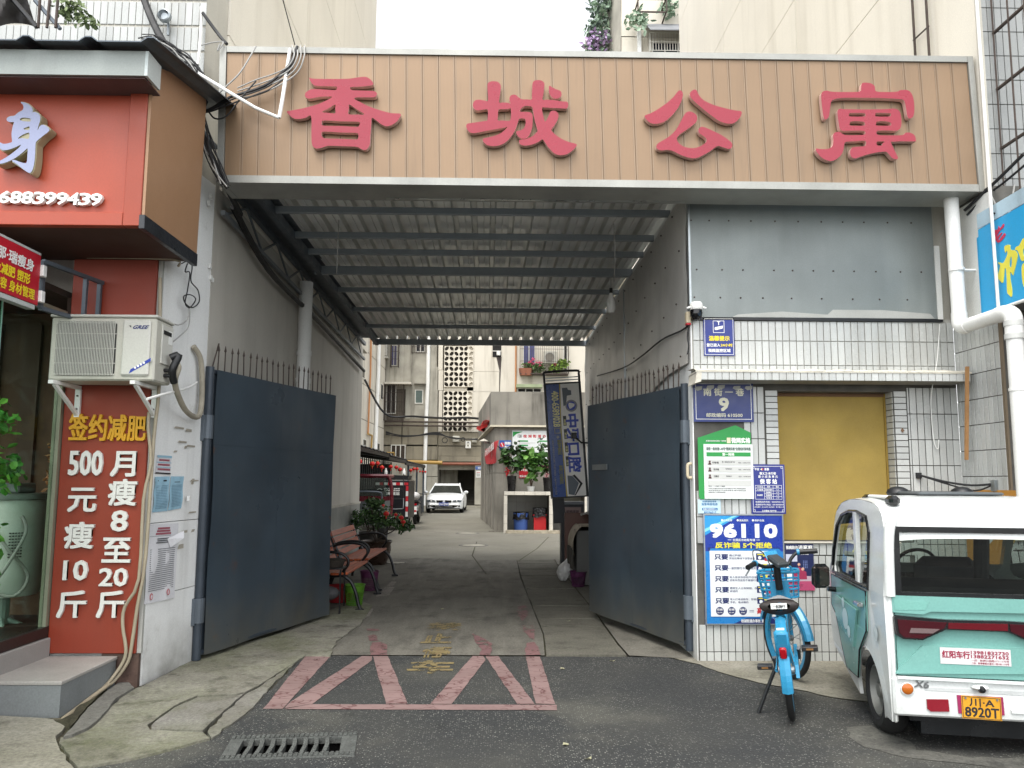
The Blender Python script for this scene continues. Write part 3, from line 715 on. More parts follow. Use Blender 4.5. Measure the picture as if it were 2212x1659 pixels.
# white salon machine
MC = thing('salon_machine', 'white wheeled salon machine with looped hose behind the shop glass', 'machine', (-3.78, 6.05, .2))
cxm, cym = -3.80, 6.05
M_mach = mat('white_machine_plastic', 'dcdcd8', .35, var=.04)
MB().lathe([(.001, .62), (.23, .62), (.25, .66), (.255, 1.28), (.25, 1.34), (.001, 1.34)], (cxm, cym, 0), 28).build('body', M_mach, MC, smooth=True)
MB().lathe([(.27, 1.345), (.275, 1.39), (.001, 1.39)], (cxm, cym, 0), 28).build('top_shelf', mat('grey_shelf', '8d9290', .4), MC, smooth=True)
MB().box(cxm - .02, cxm + .16, cym - .16, cym + .06, 1.392, 1.47, .01).build('box', mat('grey_box', '5d6262', .5), MC)
m = MB(); 
for a in range(5):
    an = a * 2 * math.pi / 5 + .3; m.tube([(cxm, cym, .45), (cxm + .24 * math.cos(an), cym + .24 * math.sin(an), .33)], .022, 8)
m.cyl((cxm, cym, .3), (cxm, cym, .62), .05); m.build('stand', mat('grey_machine_foot', '8fa29a', .5), MC)
for a in range(5):
    an = a * 2 * math.pi / 5 + .3; q = (cxm + .24 * math.cos(an), cym + .24 * math.sin(an), .26)
    MB().torus(q, .045, .018, (math.sin(an), -math.cos(an), 0), 16, 8).build('castor', M_mach, MC)
m = MB().tube(smooth3([(cxm + .2, cym - .16, 1.22), (cxm + .26, cym - .2, 1.1), (cxm + .18, cym - .27, .86), (cxm + .10, cym - .29, .70), (cxm + .22, cym - .22, .64), (cxm + .27, cym - .15, .78), (cxm + .17, cym - .25, .98), (cxm + .08, cym - .27, 1.12)]), .012, 8); m.build('hose', M_greycable, MC)
m = MB()
for i in range(5):
    for j in range(9):
        an = -.95 + i * .075; z = .92 + j * .022; q = Vector((cxm + .256 * math.cos(an), cym + .256 * math.sin(an), z)); m.box(q.x - .004, q.x + .006, q.y - .006, q.y + .004, z - .004, z + .004)
m.build('vent_slot', M_dark, MC)['kind'] = 'stuff'
# leafy plant in the window
def leaf_cloud(centers, n, size, seed=0, pts=5, droop=.4, mbs=1):
    rnd = random.Random(seed); out = [MB() for _ in range(mbs)]
    for i in range(n):
        c, r = rnd.choice(centers); c = Vector(c)
        d = Vector((rnd.gauss(0, 1), rnd.gauss(0, 1), rnd.gauss(0, 1))).normalized() * (rnd.random() ** .5)
        p = c + Vector((d.x * r[0], d.y * r[1], d.z * r[2])); s = size * rnd.uniform(.6, 1.3)
        a = Vector((rnd.gauss(0, 1), rnd.gauss(0, 1), rnd.gauss(-droop, .6))).normalized(); b = a.cross(Vector((rnd.gauss(0, 1), rnd.gauss(0, 1), rnd.gauss(0, 1)))).normalized(); w = a.cross(b)
        out[rnd.randrange(mbs)].add([p, p + a * s * .35 + b * s * .26 + w * s * .06, p + a * s * .75 + b * s * .2, p + a * s, p + a * s * .75 - b * s * .2, p + a * s * .35 - b * s * .26 + w * s * .06, p + a * s * .5 - w * s * .05], [(0, 1, 2, 6), (6, 2, 3), (0, 6, 4, 5), (6, 3, 4)])
    return out
def leafmat(name, c1, c2, rough=.45):
    if name in MATS: return MATS[name]
    t = NT(name); g = t.n('ShaderNodeNewGeometry')
    col = t.mix(g.outputs['Random Per Island'], lin(c1), lin(c2)); t.b.inputs['Subsurface Weight'].default_value = 0
    MATS[name] = t.fin(col, rough, 0, .5); return MATS[name]
WP = thing('window_plant', 'bright green leafy pot plant inside the shop window', 'plant', (-3.62, 5.55, .2))
m1, m2 = leaf_cloud([((-3.58, 5.45, 1.95), (.12, .22, .16)), ((-3.60, 5.5, 1.62), (.13, .3, .2)), ((-3.56, 5.58, 1.55), (.10, .26, .14)), ((-3.58, 5.42, 1.05), (.1, .2, .22)), ((-3.58, 5.4, .85), (.09, .14, .12)), ((-3.6, 5.3, 1.3), (.12, .2, .2))], 420, .085, 3, mbs=2)
m1.build('foliage', leafmat('shop_leaf_green', '4f9a3a', '2f6a26'), WP); m2.build('foliage', leafmat('shop_leaf_light', '8cc957', '5fa043'), WP)
m = MB(); m.tube(smooth3([(-3.6, 5.45, .4), (-3.61, 5.46, 1.0), (-3.57, 5.44, 1.5), (-3.58, 5.45, 2.05)]), .012, 6); m.build('stem', mat('brown_stem', '4a3a2a', .8), WP)
MB().lathe([(.001, .2), (.12, .2), (.15, .42), (.001, .41)], (-3.6, 5.45, 0), 18).build('pot', M_mach, WP)
FL = thing('dried_flowers', 'orange and cream dried flowers behind the salon machine', 'flowers', (-3.62, 6.3, 1.4))
fc, = leaf_cloud([((-3.56, 6.22, 1.72), (.09, .12, .14)), ((-3.56, 6.24, 1.5), (.08, .1, .12))], 150, .05, 9); fc.build('petals', leafmat('dried_petals', 'c2703f', 'd9c79a'), FL)
MB().lathe([(.001, 1.2), (.06, 1.2), (.05, 1.42), (.001, 1.42)], (-3.58, 6.26, 0), 14).build('vase', M_dark, FL)

# ---------------------------------------------------------------- small projecting sign
BS = thing('blade_sign', 'small red projecting sign with white and yellow lettering at the left edge', 'sign', (-3.17, 4.8, 2.67))
M_rsign = mat('red_sign_face', 'b3202f', .4, var=.04); M_rim = mat('white_sign_rim', 'c4cbc8', .35, .2)
bp = Panel((-3.152, 4.45, 2.675), (0, .70, 0), (0, 0, .345))
m = MB(); bp.slab(m, 0, 0, 1, 1, -.05, 0); m.build('face', M_rsign, BS)
m = MB(); bp.slab(m, -.01, 1.005, 1.0, 1.05, -.06, .0); bp.slab(m, -.01, -.10, .97, -.01, -.06, -.005); m.build('rim', M_rim, BS)
pa = 5.15
def bt(body, y0, y1, z0, z1, mt, bold=.02):
    m = MB(); add_text(m, body, Vector((-3.150, y0, z0)), Vector((0, y1 - y0, 0)), Vector((0, 0, z1 - z0)), bold, 0, .001); m.build('lettering', mt, BS)
bt('那·瑞瘦身', 4.70, 5.075, 2.885, 2.965, M_wt, .025); bt('业减肥 塑形', 4.68, 5.045, 2.79, 2.862, M_yw, .025); bt('美容 身材管理', 4.68, 5.105, 2.700, 2.772, M_yw, .02)
BR = thing('sign_bracket', 'grey steel bracket frame holding the small red projecting sign to the wall', 'bracket', (-3.12, 5.5, 2.65))
for a, b in (((-3.17, 5.21, 3.0), (-3.06, 5.79, 3.0)), ((-3.17, 5.21, 2.67), (-3.06, 5.79, 2.67)), ((-3.17, 5.21, 2.67), (-3.17, 5.21, 3.0)), ((-3.07, 5.77, 2.67), (-3.07, 5.77, 3.0)), ((-3.095, 5.62, 2.67), (-3.095, 5.62, 3.0))):
    a, b = Vector(a), Vector(b); d = (b - a).normalized(); s = d.cross(Vector((1, 0, 0))).normalized() * .014
    MB().obox((a + b) / 2, (b - a) / 2, s, d.cross(s.normalized()) * .014).build('bar', M_darksteel, BR)
for z in (2.92, 2.74): MB().box(-3.19, -3.13, 5.152, 5.195, z - .04, z + .04, .004).build('clamp', M_pvc, BR)

# ---------------------------------------------------------------- air conditioner
AC = thing('air_conditioner', 'white wall mounted air conditioner outdoor unit with a slatted grille on the red panel', 'air conditioner', (-2.87, 5.62, 2.204))
M_ac = mat('ivory_ac_casing', 'b9b7ab', .45, var=.05, sc=3, streak=.25, dirt='77705f', ssc=4); M_ac2 = mat('ivory_ac_cover', 'c2c1b8', .4, var=.04)
ax0, ax1, ay0, ay1, az0, az1 = -3.245, -2.49, 5.48, 5.765, 2.205, 2.665
MB().box(ax0, ax1, ay0, ay1, az0, az1, .012).build('casing', M_ac, AC)
MB().box(ax0 - .008, ax1 + .008, ay0 - .008, ay1 + .008, az1 + .001, az1 + .022, .006).build('lid', M_ac2, AC)
gx0, gx1, gz0, gz1 = ax0 + .045, ax0 + .475, az0 + .035, az1 - .03
MB().box(gx0, gx1, ay0 - .006, ay0 - .001, gz0, gz1, .02).build('grille_back', mat('dark_ac_fin', '2c2c28', .7), AC)
sl = MB().box(-.0019, .0019, -.004, .004, -(gz1 - gz0) / 2, (gz1 - gz0) / 2).mesh('slat', M_ac2)
k = 38
for i in range(k): inst('slat', sl, AC, (gx0 + .006 + (gx1 - gx0 - .012) * (i + .5) / k, ay0 - .011, (gz0 + gz1) / 2))
m = MB()
for z in (gz0 + .01, gz0 + .09, (gz0 + gz1) / 2, gz1 - .09, gz1 - .01): m.box(gx0, gx1, ay0 - .0065, ay0 - .0055 + .001, z - .003, z + .003)
m.build('grille_rail', M_ac2, AC)
MB().box(gx1 + .045, ax1 - .035, ay0 - .016, ay0 + .001, az0 + .035, az1 - .02, .012).build('service_cover', M_ac2, AC)
m = MB(); add_text(m, 'GREE', (gx1 + .115, ay0 - .016, az1 - .085), (.105, 0, 0), (.016, 0, .026), .05, 0, .001); m.build('lettering', M_navy, AC)
m = MB().prism([(gx1 + .09, ay0 - .0175, az1 - .062), (gx1 + .108, ay0 - .0175, az1 - .075), (gx1 + .107, ay0 - .0175, az1 - .06)], (0, -.001, 0)); m.build('emblem', M_bk, AC)
m = MB(); ex, ez = gx1 + .11, az0 + .05
m.prism([(ex, ay0 - .0165, ez), (ex + .15, ay0 - .0165, ez + .09), (ex + .15, ay0 - .0165, ez + .115), (ex + .01, ay0 - .0165, ez + .03)][::-1], (0, -.001, 0)); m.build('stripe_sticker', flat('blue_sticker', '2c3f9c'), AC)
m = MB()
for i in range(4): m.box(ex + .035 + i * .02, ex + .05 + i * .02, ay0 - .0185, ay0 - .0175, ez + .035 + i * .012, ez + .05 + i * .012)
m.build('sticker_mark', M_wt, AC)
MB().box(ax1 - .001, ax1 + .012, ay0 + .08, ay1 - .02, az0 + .14, az1 - .03, .004).build('side_cover', M_ac2, AC)
MB().box(ax1 + .012, ax1 + .016, ay0 + .10, ay1 - .06, az1 - .1, az1 - .07).build('handle_recess', M_dark, AC)
MB().box(ax1 + .0122, ax1 + .0135, ay1 - .10, ay1 - .035, az1 - .16, az1 - .06).build('rating_label', M_paper, AC)
for z in (az0 + .06, az0 + .10): MB().cyl((ax1, ay1 - .12, z), (ax1 + .05, ay1 - .12, z), .014, 10).build('valve', M_black, AC)
for xx in (ax0 + .06, ax1 - .12):
    t = thing('ac_bracket', 'white steel bracket under the %s end of the air conditioner' % ('left' if xx < -3 else 'right'), 'bracket', (xx, 5.78, 1.95), group='air conditioner brackets')
    MB().box(xx - .018, xx + .018, 5.42, 5.79, az0 - .03, az0 - .004).build('arm', M_pvc, t)
    MB().box(xx - .02, xx + .02, 5.775, 5.797, az0 - .24, az0 - .031).build('wall_plate', M_pvc, t)
    d = Vector((0, .31, -.19)); MB().obox((xx, 5.625, az0 - .125), (.012, 0, 0), d / 2, d.cross(Vector((1, 0, 0))).normalized() * .012).build('brace', M_pvc, t)
    for z in (az0 - .08, az0 - .18): MB().cyl((xx, 5.774, z), (xx, 5.768, z), .007, 8).build('bolt', M_iron, t)
# ================================================================== GATEWAY: canopy, sign, gates
ZR = 4.10
# ---------------------------------------------------------------- big sign
YS = 6.10
GS = thing('gate_sign', 'long brown ribbed gateway sign with four red raised characters above the entrance', 'sign', (.84, 6.3, 3.94))
c00, c10, c01, c11 = Y(483, 394, YS), Y(2115, 414, YS), Y(490, 100, YS), Y(2089, 122, YS)
def sp(s, t, d=0.):
    p = (c00.lerp(c10, s)).lerp(c01.lerp(c11, s), t); p.y = YS + d; return p
M_strip = None
t_ = NT('ribbed_brown_sheet')
w_ = t_.n('ShaderNodeTexWave', wave_type='BANDS', bands_direction='X'); w_.inputs['Scale'].default_value = 28; t_.l(t_.pos, w_.inputs[0])
col_ = t_.scale(lin('8b735a'), t_.mr(w_.outputs['Fac'], 0, 1, .93, 1.05)); col_ = t_.scale(col_, t_.mr(t_.noise(1.2), .3, .7, .92, 1.06)); st_a = t_.noise(1., 6, .6, t_.vec((7, 7, .5))); col_ = t_.mix(t_.mr(st_a, .55, .75, 0, .35), col_, lin('5f5244'))
oi_ = t_.n('ShaderNodeObjectInfo'); col_ = t_.scale(col_, t_.mr(oi_.outputs['Random'], 0, 1, .97, 1.03))
M_strip = t_.fin(col_, .42, .25, .5)
M_groove = mat('pale_strip_edge', '8d7a66', .4, .2)
NS = 46
for i in range(NS):
    a, b = (i + .01) / NS, (i + .99) / NS
    MB().prism([sp(a, .055, .012), sp(b, .055, .012), sp(b, .955, .012), sp(a, .955, .012)], (0, .02, 0)).build('panel_strip', M_strip, GS)
m = MB()
for i in range(1, NS):
    for o in (-.07, .07):
        a, b = (i - .022 + o) / NS, (i + .022 + o) / NS; m.prism([sp(a, .055, .009), sp(b, .055, .009), sp(b, .955, .009), sp(a, .955, .009)], (0, .01, 0))
m.build('groove_line', M_groove, GS)['kind'] = 'stuff'
MB().prism([sp(0, .05, .034), sp(1, .05, .034), sp(1, .96, .034), sp(0, .96, .034)], (0, .35, 0)).build('backing', M_darksteel, GS)
M_trim = mat('worn_steel_trim', '9b9b95', .45, .4, var=.14, sc=2.5, streak=.2, dirt='5c6062')
for nm, pts in (('bottom_trim', [(0, 0), (1, 0), (1, .052), (0, .052)]), ('top_trim', [(0, .957), (1, .957), (1, 1), (0, 1)]), ('end_trim', [(-.009, 0), (-.0005, 0), (-.0005, 1), (-.009, 1)]), ('end_trim', [(1.0005, 0), (1.008, 0), (1.008, 1), (1.0005, 1)])):
    MB().prism([sp(a, b, -.004) for a, b in pts], (0, .37, 0)).build(nm, M_trim, GS)
C_xiang = [[(470,695),(500,703),(650,706),(800,704),(880,694),(940,687),(975,695),(1010,725),(1020,752),(985,765),(900,773),(830,776),(822,785),(828,797),(850,803),(930,806),(1000,808),(1035,813),(1052,833),(1040,858),(1010,864),(900,864),(866,868),(860,880),(900,900),(980,940),(1080,975),(1180,1000),(1255,1006),(1240,1050),(1200,1090),(1140,1113),(1090,1095),(1045,1060),(1010,1040),(1005,1075),(1003,1100),(995,1200),(990,1270),(965,1310),(935,1316),(905,1300),(870,1288),(760,1284),(640,1280),(600,1290),(555,1302),(520,1300),(495,1265),(490,1180),(487,1027),(440,1040),(385,1050),(340,1045),(300,1015),(280,985),(330,975),(430,955),(540,925),(630,885),(668,860),(640,857),(560,860),(500,872),(460,874),(435,855),(440,825),(475,800),(510,792),(600,797),(690,802),(706,795),(708,782),(700,772),(600,768),(530,765),(495,745)],
    [(580,990),(640,958),(694,926),(694,960),(693,1000),(640,997)], [(815,926),(870,960),(945,1009),(880,1012),(808,1007),(812,960)],
    [(600,1063),(750,1070),(890,1074),(906,1090),(895,1112),(870,1117),(740,1110),(605,1108),(580,1098),(580,1078)], [(598,1158),(740,1166),(875,1170),(893,1190),(890,1215),(870,1225),(740,1220),(610,1216),(585,1205),(576,1180)]]
C_cheng = [[(485,205),(530,168),(600,160),(670,175),(715,225),(720,290),(705,400),(690,535),(760,540),(840,545),(880,560),(893,570),(885,530),(875,480),(885,430),(930,402),(985,405),(1035,445),(1090,480),(1180,485),(1270,485),(1275,420),(1280,300),(1290,190),(1330,148),(1390,140),(1450,150),(1495,190),(1498,260),(1480,400),(1468,490),(1560,490),(1680,500),(1800,520),(1890,525),(1920,545),(1925,590),(1910,635),(1885,650),(1780,645),(1600,635),(1480,628),(1458,640),(1462,700),(1485,800),(1510,880),(1555,820),(1600,720),(1630,692),(1690,692),(1740,730),(1750,790),(1725,870),(1670,960),(1622,1030),(1680,1100),(1790,1180),(1920,1240),(2055,1278),(2075,1310),(2020,1380),(1920,1455),(1820,1482),(1730,1475),(1650,1430),(1560,1330),(1500,1240),(1462,1200),(1400,1240),(1290,1290),(1170,1312),(1090,1300),(1052,1265),(1050,1215),(1090,1205),(1180,1190),(1290,1140),(1370,1060),(1378,1040),(1350,940),(1315,800),(1290,650),(1270,615),(1220,603),(1150,605),(1090,640),(1058,690),(1090,708),(1180,708),(1250,718),(1285,760),(1290,850),(1285,960),(1265,1040),(1230,1120),(1180,1175),(1120,1190),(1060,1170),(1010,1120),(998,1060),(1040,1045),(1090,1030),(1140,990),(1162,920),(1165,870),(1150,835),(1100,825),(1055,830),(1035,860),(1010,940),(970,1040),(910,1140),(840,1220),(760,1280),(660,1315),(560,1320),(470,1298),(415,1250),(398,1200),(440,1175),(560,1150),(680,1110),(770,1050),(838,978),(780,990),(650,1015),(480,1045),(300,1080),(210,1088),(150,1060),(110,1000),(105,940),(140,915),(280,895),(440,870),(478,855),(488,780),(485,670),(400,668),(310,682),(250,660),(222,600),(230,540),(270,500),(340,490),(430,505),(488,510),(490,400),(482,300)],
    [(680,672),(780,660),(860,655),(895,640),(903,720),(900,800),(888,855),(850,868),(750,862),(668,860),(670,780)]]
C_chengd = [[(1590,240),(1640,268),(1700,300),(1770,325),(1802,360),(1800,420),(1760,460),(1690,472),(1640,450),(1600,400),(1582,350),(1580,290)]]
C_gong = [[[(1412,825),(1435,804),(1458,812),(1466,840),(1455,890),(1420,960),(1360,1030),(1300,1075),(1230,1092),(1180,1080),(1145,1045),(1140,1020),(1190,1000),(1260,960),(1330,910),(1385,860)]],
    [[(1530,820),(1560,798),(1585,805),(1600,840),(1640,885),(1720,925),(1820,955),(1910,975),(1962,982),(1970,1005),(1945,1050),(1900,1085),(1840,1088),(1770,1062),(1690,1005),(1610,940),(1550,885),(1528,850)]],
    [[(1480,1010),(1510,986),(1545,990),(1580,1015),(1588,1050),(1570,1085),(1500,1140),(1440,1180),(1415,1215),(1425,1250),(1470,1285),(1540,1300),(1600,1290),(1650,1262),(1670,1235),(1655,1205),(1610,1175),(1598,1145),(1615,1120),(1650,1120),(1720,1150),(1800,1190),(1870,1240),(1890,1270),(1880,1300),(1850,1305),(1800,1290),(1760,1283),(1700,1325),(1640,1360),(1580,1385),(1530,1385),(1450,1360),(1380,1325),(1330,1315),(1280,1320),(1245,1305),(1240,1275),(1265,1250),(1340,1205),(1400,1150),(1440,1085)]]]
C_yu = [[[(440,850),(455,815),(490,806),(530,815),(640,818),(770,814),(782,780),(790,745),(820,737),(870,745),(900,770),(912,812),(1000,818),(1090,815),(1120,802),(1180,802),(1215,830),(1235,890),(1240,980),(1228,1030),(1200,1045),(1180,1025),(1165,940),(1150,890),(1100,878),(950,870),(800,868),(650,868),(570,876),(530,895),(518,950),(508,1020),(490,1050),(465,1045),(452,980)]],
    [[(580,990),(600,962),(640,965),(800,968),(1000,965),(1060,960),(1105,975),(1125,1020),(1128,1100),(1110,1140),(1070,1150),(1000,1148),(930,1150),(915,1165),(930,1186),(1000,1190),(1100,1190),(1145,1185),(1165,1168),(1205,1168),(1245,1195),(1255,1260),(1265,1340),(1262,1390),(1230,1415),(1180,1415),(1160,1390),(1155,1310),(1145,1265),(1110,1245),(1010,1240),(1035,1245),(1060,1300),(1085,1350),(1100,1385),(1085,1395),(1050,1385),(1010,1340),(985,1330),(900,1340),(800,1365),(735,1388),(700,1375),(688,1340),(700,1300),(740,1288),(815,1282),(825,1250),(810,1236),(740,1240),(660,1245),(640,1260),(632,1310),(610,1360),(560,1400),(510,1410),(450,1385),(410,1345),(395,1305),(440,1308),(500,1305),(535,1285),(545,1240),(542,1190),(560,1165),(600,1162),(640,1185),(720,1188),(800,1185),(820,1170),(805,1152),(720,1150),(640,1152),(605,1140),(592,1100)],
     [(685,1000),(750,998),(810,1000),(820,1014),(808,1028),(690,1028),(680,1014)], [(912,998),(970,998),(1030,1000),(1038,1014),(1025,1028),(915,1028),(906,1014)], [(695,1072),(750,1068),(805,1075),(815,1090),(805,1106),(695,1106),(686,1090)], [(920,1072),(980,1068),(1030,1078),(1040,1092),(1030,1106),(922,1106),(912,1090)], [(920,1244),(985,1244),(965,1260),(962,1276),(922,1276)]]]
M_ch = mat('red_acrylic_letter', '932537', .3, var=.05, sc=2); M_chs = mat('pale_letter_side', 'c9a49a', .4)
nrm = Vector((0, -1, 0)); pl = lambda u, v: Y(u, v, YS)
glyph(GS, C_xiang, lambda a, b: (553 + a / 4, b / 4), pl, nrm, .045, M_ch, M_chs, k=4)
fx = lambda a, b: ((1350 + a / 6.1444) * .73733, (220 + b / 6.1444) * .73733)
glyph(GS, C_cheng, fx, pl, nrm, .045, M_ch, M_chs, k=4); glyph(GS, C_chengd, fx, pl, nrm, .045, M_ch, M_chs, k=4)
for lp in C_gong: glyph(GS, lp, lambda a, b: (1106 + a / 4, b / 4), pl, nrm, .045, M_ch, M_chs, k=4)
for lp in C_yu: glyph(GS, lp, lambda a, b: (1659 + a / 4, b / 4), pl, nrm, .045, M_ch, M_chs, k=4)

# ---------------------------------------------------------------- canopy roof
CN = thing('canopy', 'ribbed metal canopy roof on dark steel purlins over the passage', 'canopy', (-.3, 10, 4.0))
M_cor = mat('galvanised_roof_sheet', 'e9eae7', .38, .5, var=.08, sc=1.6, fine=.02)
ys = [6.15, 7.38, 8.16, 8.77, 9.5, 10.57, 11.8, 13.1, 14.5]
xl_ = lambda y: -2.21 - .016 * (y - 7.4); xr_ = lambda y: 1.74 - .018 * (y - 7.4)
# trapezoid sheeting: flat pans with raised ribs, in sheets about 0.8 m wide
NR = 20; prof = []
for i in range(NR):
    w = 3.93 / NR; x = i * w
    prof.append([(x, 0), (x + w * .32, 0), (x + w * .34, .012), (x + w * .37, .012), (x + w * .39, 0), (x + w * .66, 0), (x + w * .71, .075), (x + w * .94, .075), (x + w, 0)])
zs = ZR + .115
for k in range(5):
    mb_ = MB()
    for i in range(k * 4, k * 4 + 4):
        pr = prof[i]
        for (xa, za), (xb, zb) in zip(pr, pr[1:]):
            q = []
            for yy in (6.50, 14.62):
                for xx, zz_ in ((xa, za), (xb, zb)): q.append(Vector((xl_(yy) + xx, yy, zs + zz_ + .03 * (14.6 - yy) / 8)))
            NY = 8
            for j in range(NY):
                f0, f1 = j / NY, (j + 1) / NY
                a0, b0, a1, b1 = q[0].lerp(q[2], f0), q[1].lerp(q[3], f0), q[0].lerp(q[2], f1), q[1].lerp(q[3], f1)
                mb_.quad(a0, b0, b1, a1)
    o = mb_.build('roof_sheet', M_cor, CN)
for i, y in enumerate(ys[1:]):
    h, w = (.065, .05) if i not in (3, 7) else (.105, .06)
    M_pur = mat('grey_purlin_paint', '8f979d', .5, .1, var=.1, sc=3)
    a, b = xl_(y) - .12, xr_(y) + .06
    MB().box(a, b, y - w / 2, y + w / 2, ZR + .105 - h + (.0 if i != 3 else 0), ZR + .105, .004).build('purlin', M_pur, CN)
MB().box(xl_(6.2) - .2, 2.2, 6.47, 6.55, ZR - .06, ZR + .10, .004).build('front_beam', M_trim, CN)
MB().box(-2.3, 3.95, 6.14, 6.47, 3.955, 3.965).build('soffit_sheet', M_trim, CN)
MB().box(-1.0, 1.6, 6.40, 6.43, 3.93, 3.954).build('flashing', mat('shiny_flashing', 'b0b3b0', .3, .8, wave=5), CN)
# side beams
for s, fx_ in ((-1, xl_), (1, xr_)):
    a, b = Vector((fx_(6.5) + s * .06, 6.56, ZR + .05)), Vector((fx_(14.5) + s * .06, 14.6, ZR + .05)); d = b - a
    MB().obox((a + b) / 2, d / 2, Vector((.03, 0, 0)), Vector((0, 0, .05))).build('side_beam', M_darksteel, CN)
MB().prism([(wallx(6.6) + .01, 6.62, 4.235), (xl_(6.6) + .02, 6.62, 4.235), (xl_(14.5) + .02, 14.55, 4.235), (wallx(14.5) + .01, 14.55, 4.235)], (0, 0, .01)).build('gap_sheet', M_darksteel, CN)  # closing sheet added over the gap, keeps sky light off the wall
# truss along the left wall
TR = thing('roof_truss', 'dark steel lattice truss running along the top of the left passage wall', 'truss', (-2.45, 10.5, 3.7))
xt = lambda y: wallx(y) + .06
def rod(a, b, r, mt, par, nm, n=6): return MB().cyl(a, b, r, n).build(nm, mt, par)
def bar_(a, b, w, h, mt, par, nm):
    a, b = Vector(a), Vector(b); d = b - a; s = d.cross(Vector((0, 0, 1))); s = s.normalized() if s.length > 1e-6 else Vector((1, 0, 0)); u_ = s.cross(d).normalized()
    return MB().obox((a + b) / 2, d / 2, s * w / 2, u_ * h / 2).build(nm, mt, par)
M_lst = mat('grey_truss_paint', '6d7276', .5, .1, var=.15)
bar_((xt(6.6), 6.6, 3.86), (xt(14.8), 14.8, 3.86), .035, .04, M_lst, TR, 'lower_chord'); bar_((xt(6.6), 6.6, 4.16), (xt(14.8), 14.8, 4.16), .05, .06, M_darksteel, TR, 'upper_chord')
yy = 6.7; k = 0
while yy < 14.4:
    za, zb = (3.88, 4.14) if k % 2 == 0 else (4.14, 3.88)
    bar_((xt(yy), yy, za), (xt(yy + .55), yy + .55, zb), .018, .02, M_lst, TR, 'web_bar'); yy += .55; k += 1

# ---------------------------------------------------------------- right passage wall with puckered sheet
RW = thing('passage_wall', 'white passage wall on the right behind the gate leaf', 'wall', (1.75, 10, 0))
xrw = lambda y: 1.69 - .005 * (y - 6.6)
plan_prism([(xrw(6.8), 6.805), (xrw(14.5), 14.5), (xrw(14.5) + .09, 14.5), (xrw(6.8) + .09, 6.805)], 0, 4.2).build('wall_body', M_white, RW)
M_puck = mat('puckered_metal_sheet', 'cccac5', .42, .3, var=.14, sc=1.1, wave=1.1, wd=.12, streak=.25, dirt='5b5852')
def pk(u, v):
    y = 6.66 + (14.45 - 6.66) * u; z0 = 2.55 - .75 * math.sin(u * 1.9) * .6 + .1 * math.sin(u * 9); z = z0 + (4.1 - z0) * v
    q = mnoise.noise(Vector((0, y * .9, z * 1.7 + y * .5))); q2 = mnoise.noise(Vector((5, y * .5 + z, z * 3.1)))
    return Vector((xrw(y) - .02 - .05 * max(0, q) - .02 * abs(q2), y, z))
MB().grid(pk, 60, 26).build('metal_sheet', M_puck, RW, smooth=True)
scr = MB().ball((0, 0, 0), .009, 8, 5).mesh('screw', M_iron)
for i in range(14):
    for j in range(4):
        p = pk((i + .4 + .3 * (j % 2)) / 14, [.06, .4, .7, .95][j]); inst('screw', scr, RW, p - Vector((.006, 0, 0)))
MB().box(xrw(9) - .045, xrw(9) - .02, 9.93, 9.97, 2.5, 4.05).build('seam_strip', M_steel, RW)

# ---------------------------------------------------------------- gate leaves
M_gate = mat('dark_slate_gate_paint', '38434c', .34, .1, var=.22, sc=.9, streak=.45, dirt='4e565a', ssc=2.5, wave=1.0, wd=.12, fine=.08, rust=.85, low=.6, lowc='5f5b50')
M_gate2 = mat('gate_frame_paint', '373f48', .45, .2, var=.12, sc=5, bump=.1)
def gate(label, hx, hy, fx2, fy, z0, z1, side):
    t = thing('gate_leaf', label, 'gate', (hx, hy, z0), group='two leaves of the steel entrance gate')
    H_, F_ = Vector((hx, hy, 0)), Vector((fx2, fy, 0)); d = (F_ - H_).normalized(); L = (F_ - H_).length
    n_ = d.cross(Vector((0, 0, 1))).normalized()
    if n_.dot(Vector((-hx, 3, 0)) - Vector((0, hy, 0)) * .0 + Vector((-hx, -hy, 0))) < 0: n_ = -n_
    def P(s, z, o=0.): return H_ + d * s + n_ * o + Vector((0, 0, z))
    # sheet with gentle dents
    segs = [(0.05, L * .50), (L * .5012, L)]
    for a, b in segs:
        for zc, zd in (((z0, (z0 + z1) * .72), ((z0 + z1) * .7208, z1))):
            def fn(u, v, a=a, b=b, zc=zc, zd=zd):
                s = a + (b - a) * u; z = zc + (zd - zc) * v
                return P(s, z, 0.03 + .026 * mnoise.noise(Vector((s * 1.6 + side * 9, z * 1.1, 0))) + .003 * mnoise.noise(Vector((s * 6, z * 5, side))))
            MB().grid(fn, 14, 18).build('sheet', M_gate, t, smooth=True)
    MB().obox(P(L / 2, (z0 + z1) / 2, 0), d * (L / 2 - .04), n_ * .006, Vector((0, 0, (z1 - z0) / 2 - .01))).build('back_sheet', M_gate2, t)
    m = MB()
    for z in (z0 + .02, z1 - .02): m.cyl(P(.02, z), P(L, z), .026, 10)
    m.cyl(P(L, z0), P(L, z1), .024, 10); m.build('tube_frame', M_gate2, t, smooth=True)
    MB().cyl(P(0, z0 - .03), P(0, z1 + .02), .036, 14).build('hinge_post', M_gate2, t, smooth=True)
    ns = 22
    for i in range(ns):
        s = .10 + (L - .16) * i / (ns - 1); zt = z1 + .235 + random.uniform(-.012, .012); ln = random.uniform(-.012, .012)
        MB().tube([P(s, z1 - .03), P(s + ln, zt - .06), P(s + ln, zt - .05), P(s + ln, zt)], .006, 6, rs=[.006, .006, .0115, .001]).build('spike', M_iron, t)
    return t, P, L
gl_, Pl, Ll_ = gate('open dark slate steel gate leaf on the left, with a row of spikes on top', -2.50, 6.56, -1.885, 8.58, .05, 2.45, 0)
